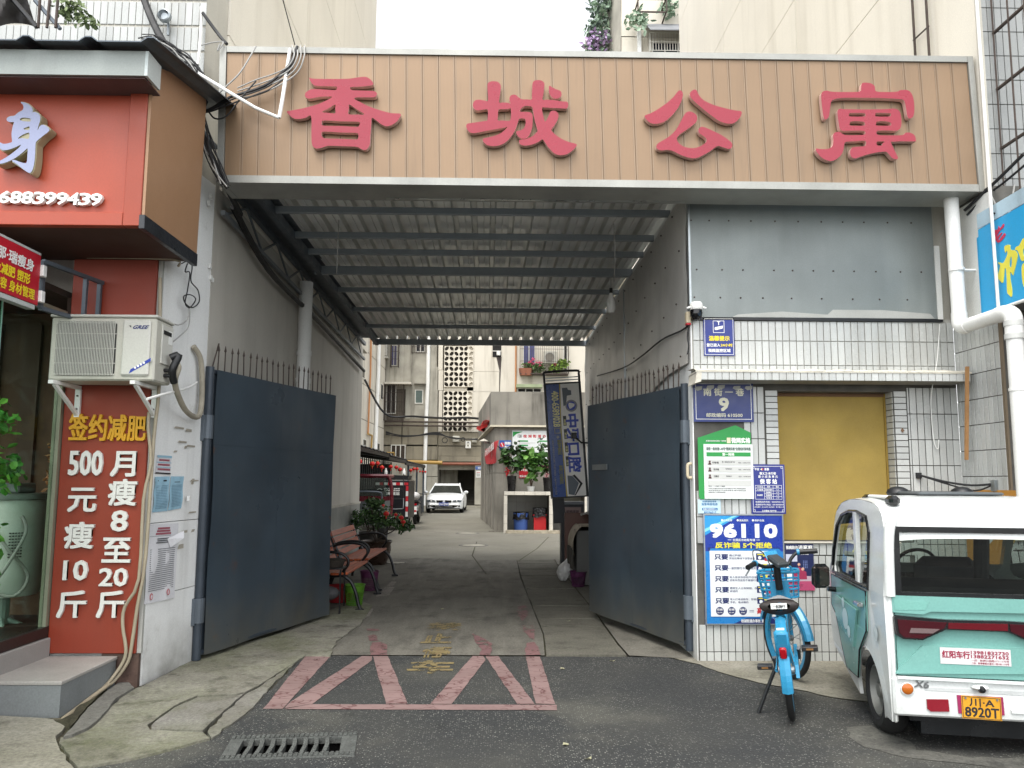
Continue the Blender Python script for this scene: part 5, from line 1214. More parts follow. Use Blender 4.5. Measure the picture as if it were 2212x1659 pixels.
glyph(BL, [[(480,745),(550,725),(560,790),(620,800),(655,860),(640,960),(600,1120),(590,1130),(560,1090),(555,1180),(580,1330),(575,1425),(540,1400),(515,1360),(510,1200),(500,1050),(480,1060),(460,1230),(420,1210),(388,1160),(410,1060),(420,1000),(392,970),(405,960),(460,970),(500,900),(520,840),(510,800),(490,830)], [(560,890),(578,900),(575,1010),(555,1030),(545,980)]], zq, xp, Vector((-1, 0, 0)), .004, M_by, M_by)
glyph(BL, [[(622,790),(640,750),(680,730),(720,650),(760,630),(840,640),(860,900),(760,930),(710,940),(680,860),(655,800)], [(730,790),(790,760),(800,850),(740,880)]], zq, xp, Vector((-1, 0, 0)), .004, M_by, M_by)
glyph(BL, [[(715,1010),(760,960),(900,930),(900,1280),(760,1290),(735,1280),(715,1150)]], zq, xp, Vector((-1, 0, 0)), .004, M_by, M_by)
glyph(BL, [[(305,640),(330,560),(350,522),(385,520),(400,470),(420,500),(465,440),(470,480),(420,530),(385,585),(380,615),(430,562),(445,568),(398,640),(404,662),(470,572),(490,580),(482,612),(420,685),(380,690),(362,655),(335,735),(318,745),(312,690)]], zq, xp, Vector((-1, 0, 0)), .004, M_br, M_br)
# orange fire safety poster on the side wall
p = Panel((4.02, 6.60, .48), (0, -1.0, 0), (0, 0, .97))
t = board('fire_poster', 'orange fire safety poster with a burning scooter picture on the wall behind the micro van', 'poster', p, mat('amber_poster', 'b8802e', .4, var=.2, sc=2), .006)
blocks(t, p, flat('pale_orange', 'cf9a4a', .4), [(.30, .68, .85, .90)]); T(t, p, M_bk, ('为了您和他人的安全，请勿在', .34, .83, .82, .86, .008), ('楼道停放电动车、充电引发', .34, .77, .82, .80, .008), ('火灾，后果自负，请自觉', .34, .72, .82, .75, .008))
m = MB(); p.disc(m, .27, .66, .12, .0016, .002, 22); m.build('speech_oval', flat('poster_white', 'dcdfe0'), t); T(t, p, M_bk, ('！', .24, .70, .30, .77, .02), ('小心火灾', .18, .64, .36, .68, .01), ('消灭第一杀手', .17, .60, .37, .63, .01), lift=.0025)
m = MB(); p.poly(m, [(.60, .20), (.78, .20), (.84, .36), (.74, .42), (.72, .55), (.66, .44), (.62, .50), (.60, .36)], .0016, .002); m.build('flame_print', flat('flame_print', 'e8c25a'), t)
m = MB(); p.poly(m, [(.48, .12), (.86, .12), (.86, .24), (.70, .28), (.50, .22)], .0022, .0026); m.build('flame_print', flat('burnt_print', '5a3320'), t)

# ---------------------------------------------------------------- white downpipe
DP = thing('downpipe', 'white plastic downpipe with an S-bend in the corner right of the gatehouse', 'pipe', (3.86, 6.2, 1.0))
px_ = 3.86; A = [X(2063, 420, px_), X(2082, 690, px_)]
path = [Vector((px_, A[0].y, 4.0)), Vector((px_, A[0].y, 3.4)), Vector((px_, A[1].y + .07, 2.90)), Vector((px_, A[1].y + .07, 2.86))]
yA = A[1].y + .06; path = [Vector((px_, yA + .02, 4.0)), Vector((px_, yA, 2.92))]
MB().tube(path, .057, 20).build('pipe', M_pvc, DP, smooth=True)
el1 = [Vector((px_, yA, 2.93)), Vector((px_, yA, 2.86)), Vector((px_, yA - .015, 2.825)), Vector((px_, yA - .06, 2.80)), Vector((px_, yA - .12, 2.80))]
MB().tube(smooth3(el1, 4), .062, 20).build('elbow', M_pvc, DP, smooth=True)
yB2 = X(2196, 790, px_).y
MB().tube([Vector((px_, yA - .11, 2.80)), Vector((px_, yB2 + .10, 2.80))], .057, 20).build('pipe', M_pvc, DP, smooth=True)
el2 = [Vector((px_, yB2 + .16, 2.80)), Vector((px_, yB2 + .10, 2.80)), Vector((px_, yB2 + .04, 2.785)), Vector((px_, yB2, 2.74)), Vector((px_, yB2, 2.62))]
MB().tube(smooth3(el2, 4), .062, 20).build('elbow', M_pvc, DP, smooth=True)
MB().tube([Vector((px_, yB2, 2.66)), Vector((px_, yB2, .1))], .057, 20).build('pipe', M_pvc, DP, smooth=True)
for z in (2.70, 2.60): MB().lathe([(.063, -.02), (.067, -.02), (.067, .02), (.063, .02)], (px_, yB2, z), 20).build('coupling', mat('grey_pvc_coupling', 'b9bab6', .5), DP, smooth=True)
for y_, z in ((yA, 3.3), (yB2, 2.2)):
    MB().lathe([(.059, -.012), (.063, -.012), (.063, .012), (.059, .012)], (px_, y_, z), 20).build('clamp', M_pvc, DP); MB().cyl((px_ + .06, y_, z), (4.03, y_, z), .011, 10).build('clamp_arm', M_pvc, DP)
# thin white conduit before the blue sign
CD = thing('conduit', 'thin white conduit running down in front of the blue shop sign', 'pipe', (3.94, 5.95, 2.9))
ct = [X(2088, 0, 3.94), X(2126, 416, 3.94), X(2157, 668, 3.94), X(2178, 677, 3.94), X(2212, 690, 3.94)]
yc = ct[2].y; MB().tube([(3.94, yc + .02, 5.6), (3.94, yc + .01, 3.9), (3.94, yc, ct[2].z), (3.94, yc - .1, ct[2].z + .0), (3.94, yc - .6, ct[2].z)], .013, 10).build('tube', M_pvc, CD, smooth=True)
# wooden lath, towel rail, loose wire
m = MB(); bar0 = (Vector((3.95, 6.42, 1.70)), Vector((3.93, 6.30, 2.48))); d = bar0[1] - bar0[0]
m.obox((bar0[0] + bar0[1]) / 2, d / 2, (.014, 0, 0), (0, .008, 0)); solo('wooden_lath', 'thin bare wooden lath leaning upright in the tiled corner beside the downpipe', 'stick', m, mat('bare_wood', 'a37a4e', .7, var=.15, sc=8))
RA = thing('cable_rail', 'black sagging double cable strung between hooks across the tiled corner above the micro van', 'cable', (3.7, 6.4, 1.55))
a, b = Y(1985, 1026, 6.60), Vector((4.02, 6.18, 1.50))
MB().tube(smooth3([a, a.lerp(b, .35) + Vector((0, 0, -.03)), a.lerp(b, .7) + Vector((0, 0, -.035)), b]), .009, 6).build('cable', M_cable, RA); MB().tube(smooth3([a, a.lerp(b, .4) + Vector((0, 0, -.05)), a.lerp(b, .75) + Vector((0, 0, -.075)), b]), .007, 6).build('cable', M_cable, RA)
MB().box(a.x - .02, a.x + .02, 6.59, 6.617, a.z - .03, a.z + .02).build('hook', M_black, RA); MB().box(4.0, 4.03, 6.15, 6.2, 1.44, 1.53).build('hook', M_steel, RA)
m = MB().tube(smooth3([Y(2030, 700, 6.58), Y(2024, 780, 6.58), Y(2012, 850, 6.55), Y(2012, 900, 6.58), Y(2018, 955, 6.6), Y(2026, 970, 6.6), Y(2028, 950, 6.6)]), .004, 6)
solo('loose_wire', 'thin white wire hanging loose over the ledge near the downpipe', 'wire', m, M_pvc)
# ================================================================== COURTYARD
cA = lambda x, y: (752.1 + .13333 * x, 737.3 + .13333 * y)
cB = lambda x, y: (752.1 + .13333 * x, 929.0 + .13333 * y)
cC = lambda x, y: (1032.3 + .13333 * x, 737.3 + .13333 * y)
cE = lambda x, y: (1032.3 + .16 * x, 906.9 + .16 * y)
YB = 46.0
def ry(p0, p1, y):
    a, b = Y(*p0, y), Y(*p1, y); return min(a.x, b.x), max(a.x, b.x), min(a.z, b.z), max(a.z, b.z)
RB = thing('stair_building', 'stained grey and cream apartment block closing the far end of the courtyard', 'building', (0, 47, 0))
M_stain = mat('stained_grey_render', 'a39f93', .9, var=.25, sc=.9, streak=1.0, dirt='4a463d', ssc=2.0, bump=.2, bsc=8)
M_cream2 = mat('cream_render_far', 'cdc7ba', .9, var=.09, sc=.4, streak=.7, dirt='8d8574', ssc=2.0)
M_soot = mat('dark_stain_render', '8a8372', .9, var=.25, sc=.4, streak=.95, dirt='3a362e', ssc=2.2)
def bpanel(p0, p1, mt, y=YB, t=.3, par=None, nm='wall_panel'):
    a = ry(p0, p1, y); return MB().box(a[0] + .012, a[1] - .012, y, y + t, a[2] + .012, a[3] - .012).build(nm, mt, par or RB)
ex = ry(cB(1450, 1200), cB(2045, 560), YB)
m = MB(); m.box(-8, ex[0], YB + .31, YB + .6, 0, 20); m.box(ex[1], 9, YB + .31, YB + .6, 0, 20); m.box(ex[0], ex[1], YB + .31, YB + .6, ex[3], 20); m.build('core_wall', mat('joint_grey', '6e685c', .9), RB)
# left wing panels, stair bay panels, right wing panels
bpanel(cA(600, 412), cA(1455, -700), M_stain); bpanel(cA(600, 770), cA(1455, 412), M_stain)
bpanel(cA(920, 1250), cA(1455, 770), M_stain); bpanel(cA(560, 1290), cA(620, 770), M_stain)
bpanel(cA(560, 1700), cA(872, 1290), M_soot); bpanel(cA(872, 1700), cA(1455, 1250), M_soot)
bpanel(cB(560, 480), cB(690, 235), M_soot); bpanel(cB(935, 480), cB(1455, 235), M_soot)
bpanel(cB(560, 1200), cB(1260, 480), M_stain); bpanel(cB(1260, 750), cB(1450, 500), M_stain); bpanel(cB(1260, 1240), cB(1450, 755), M_stain)
bpanel(cA(1455, 465), cA(1550, -700), M_cream2); bpanel(cA(1455, 795), cA(1545, 465), M_cream2); bpanel(cA(1455, 1480), cA(1532, 795), M_cream2)
bpanel(cA(1545, 800), cA(2030, 742), M_cream2); bpanel(cA(1455, 1690), cA(2230, 1465), M_soot); bpanel(cB(1455, 420), cB(2180, 265), M_soot)
bpanel(cB(1455, 510), cB(2180, 422), M_soot, YB - .12, .42, nm='lintel'); bpanel(cB(2045, 1210), cB(2180, 512), M_stain)
bpanel(cC(-180, 490), cC(360, -500), M_cream2); bpanel(cC(365, 490), cC(1760, -500), M_cream2); bpanel(cC(-180, 820), cC(350, 492), M_cream2); bpanel(cC(355, 820), cC(1760, 492), M_cream2)
bpanel(cC(-180, 1480), cC(1760, 822), M_cream2)
# stairwell backing and breeze blocks
def hexes():
    L = [[(-.5, -.5), (.5, -.5), (.5, .5), (-.5, .5)]]
    h = [(.055, .20), (.20, .055), (.42, .055), (.455, .09), (.455, .30), (.31, .455), (.09, .455), (.055, .42)]
    h = [(.05, .235), (.235, .05), (.455, .05), (.455, .29), (.29, .455), (.05, .455)]
    for sx in (-1, 1):
        for sy in (-1, 1):
            q = [(a * sx, b * sy) for a, b in h]; L.append(q)
    return L
vs_, fs_ = fill2d(hexes())
mb = MB(); put_flat(mb, vs_, fs_, lambda a, b: Vector((a, 0, b)), Vector((0, -1, 0)), .14); M_brz = mat('pale_breeze_block', 'd6cfc0', .85, var=.06, sc=.6, streak=.3, dirt='8d8577', ssc=1.5)
brz = mb.mesh('breeze_block', M_brz)
def breeze(p0, p1, rows, cols=3):
    a = ry(p0, p1, YB); w = (a[1] - a[0]) / cols; h = (a[3] - a[2]) / rows
    for r in range(rows):
        for c in range(cols): inst('breeze_block', brz, RB, (a[0] + w * (c + .5), YB + .02, a[2] + h * (r + .5)), scale=(w * .995, 1, h * .995))
    MB().box(a[0], a[1], YB + .28, YB + .30, a[2], a[3]).build('stairwell_backing', mat('dim_stairwell', '4a4642', .9, var=.2, sc=.8), RB)  # closed backing panel; the stairwell's dimness is put into its dark colour
breeze(cA(1552, 740), cA(2033, 84), 4); breeze(cA(1535, 1462), cA(2015, 808), 4); breeze(cA(1552, 20), cA(2033, -640), 4)
# entrance
a = ry(cB(1450, 1200), cB(2045, 560), YB)
m = MB(); m.box(a[0], a[1], YB + 4.0, YB + 4.1, 0, a[3]); m.box(a[0] - .1, a[0], YB + .3, YB + 4, 0, a[3]); m.box(a[1], a[1] + .1, YB + .3, YB + 4, 0, a[3]); m.box(a[0], a[1], YB + .3, YB + 4, a[3], a[3] + .1); m.build('doorway', mat('entry_render', '6f6b62', .95), RB)
mid = Y(*cB(1740, 800), YB).x
MB().box(a[0], mid, YB + 2.2, YB + 2.3, 0, a[3]).build('inner_wall', M_stain, RB)
MB().box(a[0], a[1], YB + .8, YB + 1.0, Y(*cB(1500, 640), YB).z, a[3] - .002).build('inner_beam', M_plast, RB)
for i in range(6): MB().box(mid, a[1] - .01, YB + 1.0 + i * .3, YB + 1.3 + i * .3, .0 + i * .003, .16 + i * .17).build('step', mat('dark_step', '3f3c36', .9), RB)
MB().box(a[0] - 1.6, a[1] + .6, YB - 1.6, YB - .02, 0, .06).build('threshold', M_apron2, RB)
# windows of the rear building
M_wfr = mat('white_window_frame', 'd2d0c8', .5); M_wgl = mat('dark_window_glass', '20242a', .08); M_curt = mat('blue_curtain', '4b4f78', .8)
def window(p0, p1, panes, par=None, y=YB, frame=M_wfr, gl=M_wgl):
    a = ry(p0, p1, y); par = par or RB; w = a[1] - a[0]
    f = MB(); e = .05
    f.box(a[0], a[1], y - .05, y + .02, a[2], a[2] + e); f.box(a[0], a[1], y - .05, y + .02, a[3] - e, a[3])
    for i in range(panes + 1): x = a[0] + (w - e) * i / panes; f.box(x, x + e, y - .045, y + .018, a[2] + e, a[3] - e)
    fr = f.build('window', frame, par)
    for i in range(panes):
        x = a[0] + (w - e) * i / panes; MB().box(x + e, x + (w - e) / panes, y - .02, y - .005, a[2] + e, a[3] - e).build('pane', gl, fr)
    return fr, a
window(cA(1100, 175), cA(1245, -100), 2); window(cA(1080, 1010), cA(1215, 785), 1, gl=mat('grey_green_glass', '5c6a66', .15)); window(cB(688, 480), cB(932, 238), 3, gl=mat('brown_window_glass', '3b332d', .15))
window(cA(690, 400), cA(800, 60), 2, gl=M_curt); window(cA(610, 1175), cA(785, 690), 2, gl=M_dark)
def cage(p0, p1, n, m, dep, nm='window_grille', mt=M_iron, par=None, y=YB, r=.012):
    a = ry(p0, p1, y); q = MB()
    for i in range(n + 1): x = a[0] + (a[1] - a[0]) * i / n; q.box(x - r, x + r, y - dep - r, y - dep + r, a[2], a[3])
    for j in range(m + 1): z = a[2] + (a[3] - a[2]) * j / m; q.box(a[0], a[1], y - dep - r * .9, y - dep + r * .9, z - r, z + r)
    for x in (a[0], a[1]):
        for j in range(m + 1): z = a[2] + (a[3] - a[2]) * j / m; q.box(x - r, x + r, y - dep, y, z - r * .9, z + r * .9)
        for k in range(1, 3): q.box(x - r, x + r, y - dep * k / 3 - r, y - dep * k / 3 + r, a[2], a[3])
    return q.build(nm, mt, par or RB)
cage(cA(595, 1290), cA(915, 700), 11, 4, .5); cage(cA(1035, 195), cA(1280, -100), 6, 3, .2); cage(cA(700, 430), cA(835, -60), 6, 4, .5)
bpanel(cA(585, 690), cA(1020, 655), M_cream2, YB - .7, .7, nm='window_hood'); bpanel(cA(1060, 690), cA(1255, 672), M_conc, YB - .3, .3, nm='window_hood')
cage(cA(520, 240), cA(640, -60), 6, 6, .55, nm='balcony_grille', mt=M_wfr); bpanel(cA(520, 262), cA(640, 244), M_wfr, YB - .6, .6, nm='balcony_shelf')
# right wing: vent with lamp, window cage with flowers
a = ry(cC(238, 255), cC(380, 60), YB); MB().box(a[0], a[1], YB - .02, YB, a[2], a[3]).build('vent_opening', M_dark, RB)
MB().box(a[0], a[1], YB - .06, YB - .022, a[2] + (a[3] - a[2]) * .46, a[2] + (a[3] - a[2]) * .52).build('vent_bar', M_wfr, RB)
p = Y(*cC(335, 225), YB - .2); MB().cyl(p, p + Vector((0, 0, .22)), .12, 12).build('lamp', M_pvc, RB)
m = MB(); m.prism(rough([Y(*cC(300, 256), YB - .004), Y(*cC(385, 256), YB - .004), Y(*cC(372, 490), YB - .004), Y(*cC(355, 820), YB - .004), Y(*cC(350, 480), YB - .004), Y(*cC(330, 400), YB - .004)], .0, .3), (0, .002, 0)); m.build('soot_stain', mat('soot_stain', '4a4340', .9, var=.2), RB)
window(cC(728, 450), cC(930, -40), 2, gl=M_curt); window(cC(1385, 500), cC(1450, 60), 1, gl=M_dark)
FC = cage(cC(680, 535), cC(1455, -40), 26, 3, .55, nm='flower_cage', r=.010)
a = ry(cC(680, 545), cC(1455, 530), YB); MB().box(a[0], a[1], YB - .58, YB, a[2] - .03, a[2] + .02).build('cage_floor', M_iron, RB)
bpanel(cC(620, 745), cC(1050, 690), mat('faded_green_awning', '8f9a7a', .7, var=.15), YB - .5, .5, nm='awning'); window(cC(640, 830), cC(1030, 760), 3, gl=M_dark)
t = thing('flower_boxes', 'pink flowers and leafy plants crowded in the barred window cage of the rear building', 'flowers', tuple(Y(*cC(900, 540), YB - .4)))
fl = [(Y(*cC(x, y), YB - .38), (.5 * r, .18, .3 * r)) for x, y, r in ((860, 420, 1), (950, 440, 1.1), (1020, 420, .8), (820, 380, .7))]
fr_ = [(Y(*cC(x, y), YB - .38), (.4, .18, .3)) for x, y in ((1250, 430), (1330, 400), (1385, 350))]
l1, l2 = leaf_cloud(fl, 380, .2, 21, mbs=2); l1.build('leaves', leafmat('far_leaf_dark', '4a6a34', '2f4a22'), t); l2.build('leaves', leafmat('far_leaf_mid', '6c8a48', '44622e'), t)
l3, = leaf_cloud(fr_, 320, .2, 22); l3.build('leaves', leafmat('far_leaf_lime', '8fb03c', '567a2a'), t)
fp, = leaf_cloud([(Y(*cC(x, y), YB - .5), (.13, .1, .1)) for x, y in ((890, 280), (845, 330), (890, 350), (780, 375), (1000, 345), (970, 340), (1018, 398), (1255, 370))], 150, .11, 23); fp.build('petals', leafmat('pink_petals', 'e2547e', 'c23a62'), t)
for x in (735, 815):
    p = Y(*cC(x, 500), YB - .38); MB().lathe([(.001, 0), (.22, 0), (.28, .42), (.001, .40)], p - Vector((0, 0, .2)), 14).build('pot', mat('terracotta', '8e5a44', .8), t)
p = Y(*cC(1175, 265), YB - .35); t = thing('window_air_conditioner', 'small pale air conditioner unit in the flower cage of the rear building', 'air conditioner', tuple(p))
MB().box(p.x - .42, p.x + .42, p.y - .15, p.y + .15, p.z - .38, p.z + .38, .03).build('casing', M_ac, t); MB().lathe([(.30, 0), (.30, .012), (.27, .012), (.26, 0)], p - Vector((.05, .165, 0)), 24, (0, -1, 0)).build('fan_ring', M_greycable, t)
MB().lathe([(.26, 0), (.001, .004)], p - Vector((.05, .152, 0)), 20, (0, -1, 0)).build('fan_opening', mat('dim_fan', '77736a', .7), t)
# pipes, boxes and notices on the rear wall
def pipe(name, label, pts, r, mt, grp=None, n=10):
    m = MB().tube(pts, r, n); return solo(name, label, 'pipe', m, mt, grp, smooth=True)
M_gas = mat('yellow_gas_pipe', 'a88644', .5, var=.08); M_orp = mat('orange_gas_pipe', 'b07a4c', .5, var=.08); M_rustp = mat('rust_brown_pipe', '7a4632', .6, var=.12)
pipe('downpipe', 'tall white downpipe on the rear building left of the patterned stair blocks', [Y(*cA(1308, -300), YB - .12), Y(*cA(1290, 660), YB - .12), Y(*cA(1262, 1300), YB - .12), Y(*cB(1248, 400), YB - .12), Y(*cB(1228, 1000), YB - .12), Y(*cB(1220, 1235), YB - .12)], .12, M_pvc)
pipe('gas_pipe', 'thick yellow gas pipe running level across the far wall above the white car', [Y(*cB(865, 512), YB - .9), Y(*cB(1525, 530), YB - .9)], .11, M_gas)
pipe('gas_pipe', 'rust brown pipe over the dark stair entrance', [Y(*cB(1530, 548), YB - .4), Y(*cB(2180, 550), YB - .4)], .09, M_rustp)
pipe('gas_pipe', 'thin yellow gas pipe with a bend beside the brown ground floor window', [Y(*cB(555, 365), YB - .15), Y(*cB(745, 365), YB - .15), Y(*cB(745, 460), YB - .15)], .045, M_gas)
for i, yy in enumerate((1306, 1368)): pipe('cable_pipe', ('upper' if i == 0 else 'lower') + ' of two thin dark pipes crossing the rear wall below the barred window', [Y(*cA(590, yy - 10), YB - .3), Y(*cA(1270, yy), YB - .3), Y(*cA(2190, yy + 12), YB - .3)], .05, M_iron)
pipe('gas_pipe', 'thin orange gas pipe down the right wing of the rear building', [Y(*cC(618, -200), YB - .1), Y(*cC(616, 300), YB - .1), Y(*cC(612, 830), YB - .1)], .05, M_orp)
for lab, p0, p1 in (('widest grey meter box over the stair entrance of the rear building', (1690, 190), (1800, 95)), ('white meter box with printed notice over the stair entrance', (1900, 295), (1985, 180)), ('small grey meter box at the right end over the stair entrance', (2005, 200), (2080, 130))):
    a = ry(cB(*p0), cB(*p1), YB - .3); t = thing('meter_box', lab, 'meter box', ((a[0] + a[1]) / 2, YB - .2, a[2]), group='meter boxes on the rear wall')
    MB().box(a[0], a[1], YB - .3, YB - .01, a[2], a[3], .02).build('case', M_ac if 'white' not in lab else M_pvc, t); MB().box(a[0] + .06, a[1] - .06, YB - .312, YB - .302, a[2] + .06, a[3] - .08).build('lid', mat('pale_lid', 'c3c0b5', .5), t)
    if 'white' in lab:
        m = MB()
        for i in range(3): m.box(a[0] + .12, a[1] - .12, YB - .316, YB - .313, a[2] + .12 + i * .2, a[2] + .19 + i * .2)
        m.build('print', M_bk, t)['kind'] = 'stuff'
a = ry(cB(2062, 638), cB(2175, 590), YB - .02); pn = Panel((a[0], YB - .02, a[2]), (a[1] - a[0], 0, 0), (0, 0, a[3] - a[2]))
t = board('unit_sign', 'small blue unit number sign beside the dark stair entrance', 'sign', pn, flat('unit_sign_blue', '1f56a0', .4), .02); T(t, pn, M_wt, ('一单元', .12, .2, .88, .8, .03))
a = ry(cB(2068, 770), cB(2150, 662), YB - .02); pn = Panel((a[0], YB - .02, a[2]), (a[1] - a[0], 0, 0), (0, 0, a[3] - a[2]))
t = board('paper_notice', 'white paper notice under the blue unit sign at the stair entrance', 'notice', pn, M_paper, .01); blocks(t, pn, M_rd, [(.15, .74, .85, .82)], d0=.001, d1=.004); blocks(t, pn, M_bk, [(.15, .2 + .12 * i, .85, .24 + .12 * i) for i in range(4)], d0=.001, d1=.004)

# ---------------------------------------------------------------- courtyard building on the left
CB_ = thing('courtyard_block', 'cream rendered block left of the courtyard, seen at a sharp angle', 'building', (-7.5, 40, 0))
xL = -6.95
zb = [0, 2.6, 4.6, 6.4, 8.2, 10, 12, 15]
for a, b in zip(zb, zb[1:]): MB().box(xL - 2, xL, 24, 40.5, a + .02, b - .02).build('wall_panel', M_cream2, CB_); MB().box(xL - 2, xL, 40.52, 45.9, a + .02, b - .02).build('wall_panel', M_cream2, CB_)
MB().box(xL - 2.2, xL - .03, 24, 45.9, 0, 15).build('core_wall', mat('joint_grey', '6e685c', .9), CB_)
def xwin(p0, p1):
    a, b = X(*p0, xL), X(*p1, xL); f = MB().box(xL - .02, xL + .03, a.y, b.y, min(a.z, b.z), max(a.z, b.z)).build('window', M_wfr, CB_); MB().box(xL + .031, xL + .036, a.y + .06, b.y - .06, min(a.z, b.z) + .06, max(a.z, b.z) - .06).build('pane', M_wgl, f)
for p0, p1 in ((cA(215, 590), cA(262, 440)), (cB(232, 260), cB(285, 150)), (cB(462, 380), cB(502, 210)), (cA(520, 940), cA(556, 700))): xwin(p0, p1)
pipe('gas_pipe', 'orange gas pipe down the sharp-angled cream wall left of the courtyard', [X(*cA(375, -300), xL + .1), X(*cA(362, 500), xL + .1), X(*cA(345, 900), xL + .1), X(*cA(322, 1490), xL + .1)], .05, M_orp)
pipe('gas_pipe', 'lower yellow gas pipe with an elbow on the cream wall left of the courtyard', [X(*cA(322, 1500), xL + .12), X(*cA(388, 1530), xL + .12), X(*cB(380, 200), xL + .12), X(*cB(372, 340), xL + .12)], .05, M_gas)
pipe('downpipe', 'white downpipe near the inner corner of the cream wall left of the courtyard', [X(*cA(505, -200), xL + .12), X(*cA(490, 500), xL + .12), X(*cA(462, 1150), xL + .12), X(*cA(445, 1650), xL + .12), X(*cB(432, 390), xL + .12)], .11, M_pvc)

# ---------------------------------------------------------------- bicycle shed and lanterns
SH = thing('bike_shed', 'low dark lean-to bicycle shed with ribbed roof along the left of the courtyard', 'shed', (-5, 28, 0))
M_tar = mat('dark_shed_roof', '2b2a29', .8, var=.25, sc=1.5, bump=.3)
def roof_at(y): return 2.30 - .004 * (y - 19)
for y0_, y1_, dz in ((16.5, 25.4, .10), (25.2, 30.0, .05), (29.8, 37.4, 0)):
    m = MB(); k = 14
    for i in range(k):
        ya, yb2 = y0_ + (y1_ - y0_) * i / k, y0_ + (y1_ - y0_) * (i + 1) / k; ym = (ya + yb2) / 2
        m.prism([(-3.6, ya, roof_at(ya) + dz), (-3.6, ym, roof_at(ym) + dz + .035), (-3.6, yb2, roof_at(yb2) + dz), (-3.6, yb2, roof_at(yb2) + dz - .02), (-3.6, ym, roof_at(ym) + dz + .015), (-3.6, ya, roof_at(ya) + dz - .02)], (-3.3, 0, .45))
    m.build('roof_sheet', M_tar, SH)
    MB().box(-3.68, -3.62, y0_, y1_, roof_at(y0_) + dz - .14, roof_at(y0_) + dz - .03).build('eaves_rail', M_black, SH)
for y_ in (16.6, 31, 34.2, 37.2): MB().box(-3.72, -3.64, y_ - .04, y_ + .04, 0, 2.2).build('post', M_darksteel, SH)
MB().box(-6.9, -6.8, 16.5, 37.4, 0, 2.5).build('back_wall', mat('shed_back_wall', '4a4640', .9, var=.2), SH)
for i in range(44): MB().box(-5.2, -5.16, 17 + i * .46, 17.05 + i * .46, .0, 2.4).build('bar', M_darksteel, SH)
MB().box(-6.8, -5.3, 37.2, 37.3, 0, 2.3).build('end_wall', M_dark, SH)
M_lan = mat('red_lantern_cloth', 'd0201f', .55, var=.05, sc=8); M_lanc = mat('gold_lantern_cap', 'b8862a', .5)
def lantern(p, r, label, grp):
    t = thing('lantern', label, 'lantern', tuple(p - Vector((0, 0, r))), group=grp)
    MB().ball(p, r, 14, 8, .82).build('shade', M_lan, t, smooth=True)
    m = MB().cyl(p + Vector((0, 0, r * .74)), p + Vector((0, 0, r * .98)), r * .36, 10); m.cyl(p - Vector((0, 0, r * .98)), p - Vector((0, 0, r * .74)), r * .36, 10); m.build('cap', M_lanc, t)
    m = MB().tube([p - Vector((0, 0, r * .9)), p - Vector((0, 0, r * 1.8))], r * .16, 6); m.build('tassel', M_lan, t); MB().tube([p + Vector((0, 0, r * .95)), p + Vector((0, 0, r * 1.6))], r * .04 + .004, 5).build('string', M_cable, t)
ln = [(185, 510, 45), (390, 545, 44), (475, 540, 38), (545, 605, 40), (690, 595, 36), (780, 605, 34), (840, 640, 37), (1015, 655, 29), (1065, 630, 30), (1115, 630, 28), (1165, 672, 17), (1205, 672, 18), (1250, 676, 19)]
words = ['first and biggest', 'second', 'third', 'fourth, low hanging', 'fifth', 'sixth', 'seventh, low hanging', 'eighth', 'ninth', 'tenth', 'eleventh, tiny', 'twelfth, tiny', 'last, tiny']
for (x, y, r), w_ in zip(ln, words):
    p = X(*cB(x, y), -3.58); p.z = min(p.z, roof_at(p.y) - .2 + .12) if False else p.z
    lantern(p, r * .13333 * p.y / FPX, w_ + ' red lantern from the left under the bicycle shed eaves', 'red lanterns along the bicycle shed')

# ---------------------------------------------------------------- concrete block with shelf, notices, plants
KB = thing('concrete_block', 'weathered concrete shed block on the right of the courtyard with a recessed ledge', 'building', (1.5, 27, 0))
P1, P2 = Vector((-.76, 31.3, 0)), Vector((-.16, 23.8, 0))
KF = [(P1.x, P1.y), (P2.x, P2.y), (6, 23.8), (6, 31.3)]
M_kc = mat('old_concrete_block', '87837a', .9, var=.25, sc=1.1, streak=.95, dirt='38352e', ssc=3.2, bump=.3, bsc=12)
sh = lambda d: [(P1.x - d, P1.y), (P2.x - d, P2.y - d), (6, 23.8 - d), (6, 31.3)]
plan_prism(KF, 0, 1.75).build('lower_wall', M_kc, KB); plan_prism(KF, 1.765, 3.18).build('middle_wall', M_kc, KB); plan_prism(sh(.12), 3.24, 4.28).build('upper_wall', M_kc, KB)
plan_prism(sh(.14), 3.185, 3.238).build('ledge', mat('pale_ledge', 'c9c2ae', .8), KB)
m = MB()
for f in (.15, .35, .55, .72, .88):
    q = P1.lerp(P2, f); m.box(q.x - .03, q.x + .02, q.y - .05, q.y + .05, .02, 2.6)
m.build('shutter_post', M_kc, KB)['kind'] = 'stuff'
SHF = thing('tiled_shelf', 'white tiled shelf with bin bays below, standing before the concrete block', 'shelf', (1.3, 23, 0))
M_wtile = mat('white_shelf_tile', 'd3cec2', .35, var=.06, sc=2, rnd=.05, streak=.35, dirt='7a7060', ssc=3)
MB().box(.13, 2.6, 22.52, 23.65, 1.13, 1.205).build('shelf_slab', M_kc, SHF)
st = MB().box(-.148, .148, -.006, .006, -.05, .05, .003).mesh('tile', M_wtile)
for i in range(8): inst('tile', st, SHF, (.285 + i * .302, 22.512, 1.155))
for x in (.13, 1.46, 2.5):
    MB().box(x, x + .1, 22.53, 23.65, 0, 1.128).build('leg', M_kc, SHF)
    lt2 = MB().box(-.052, .052, -.006, .006, -.133, .133, .003).mesh('tile', M_wtile)
    for i in range(4): inst('tile', lt2, SHF, (x + .05, 22.52, .14 + i * .272))
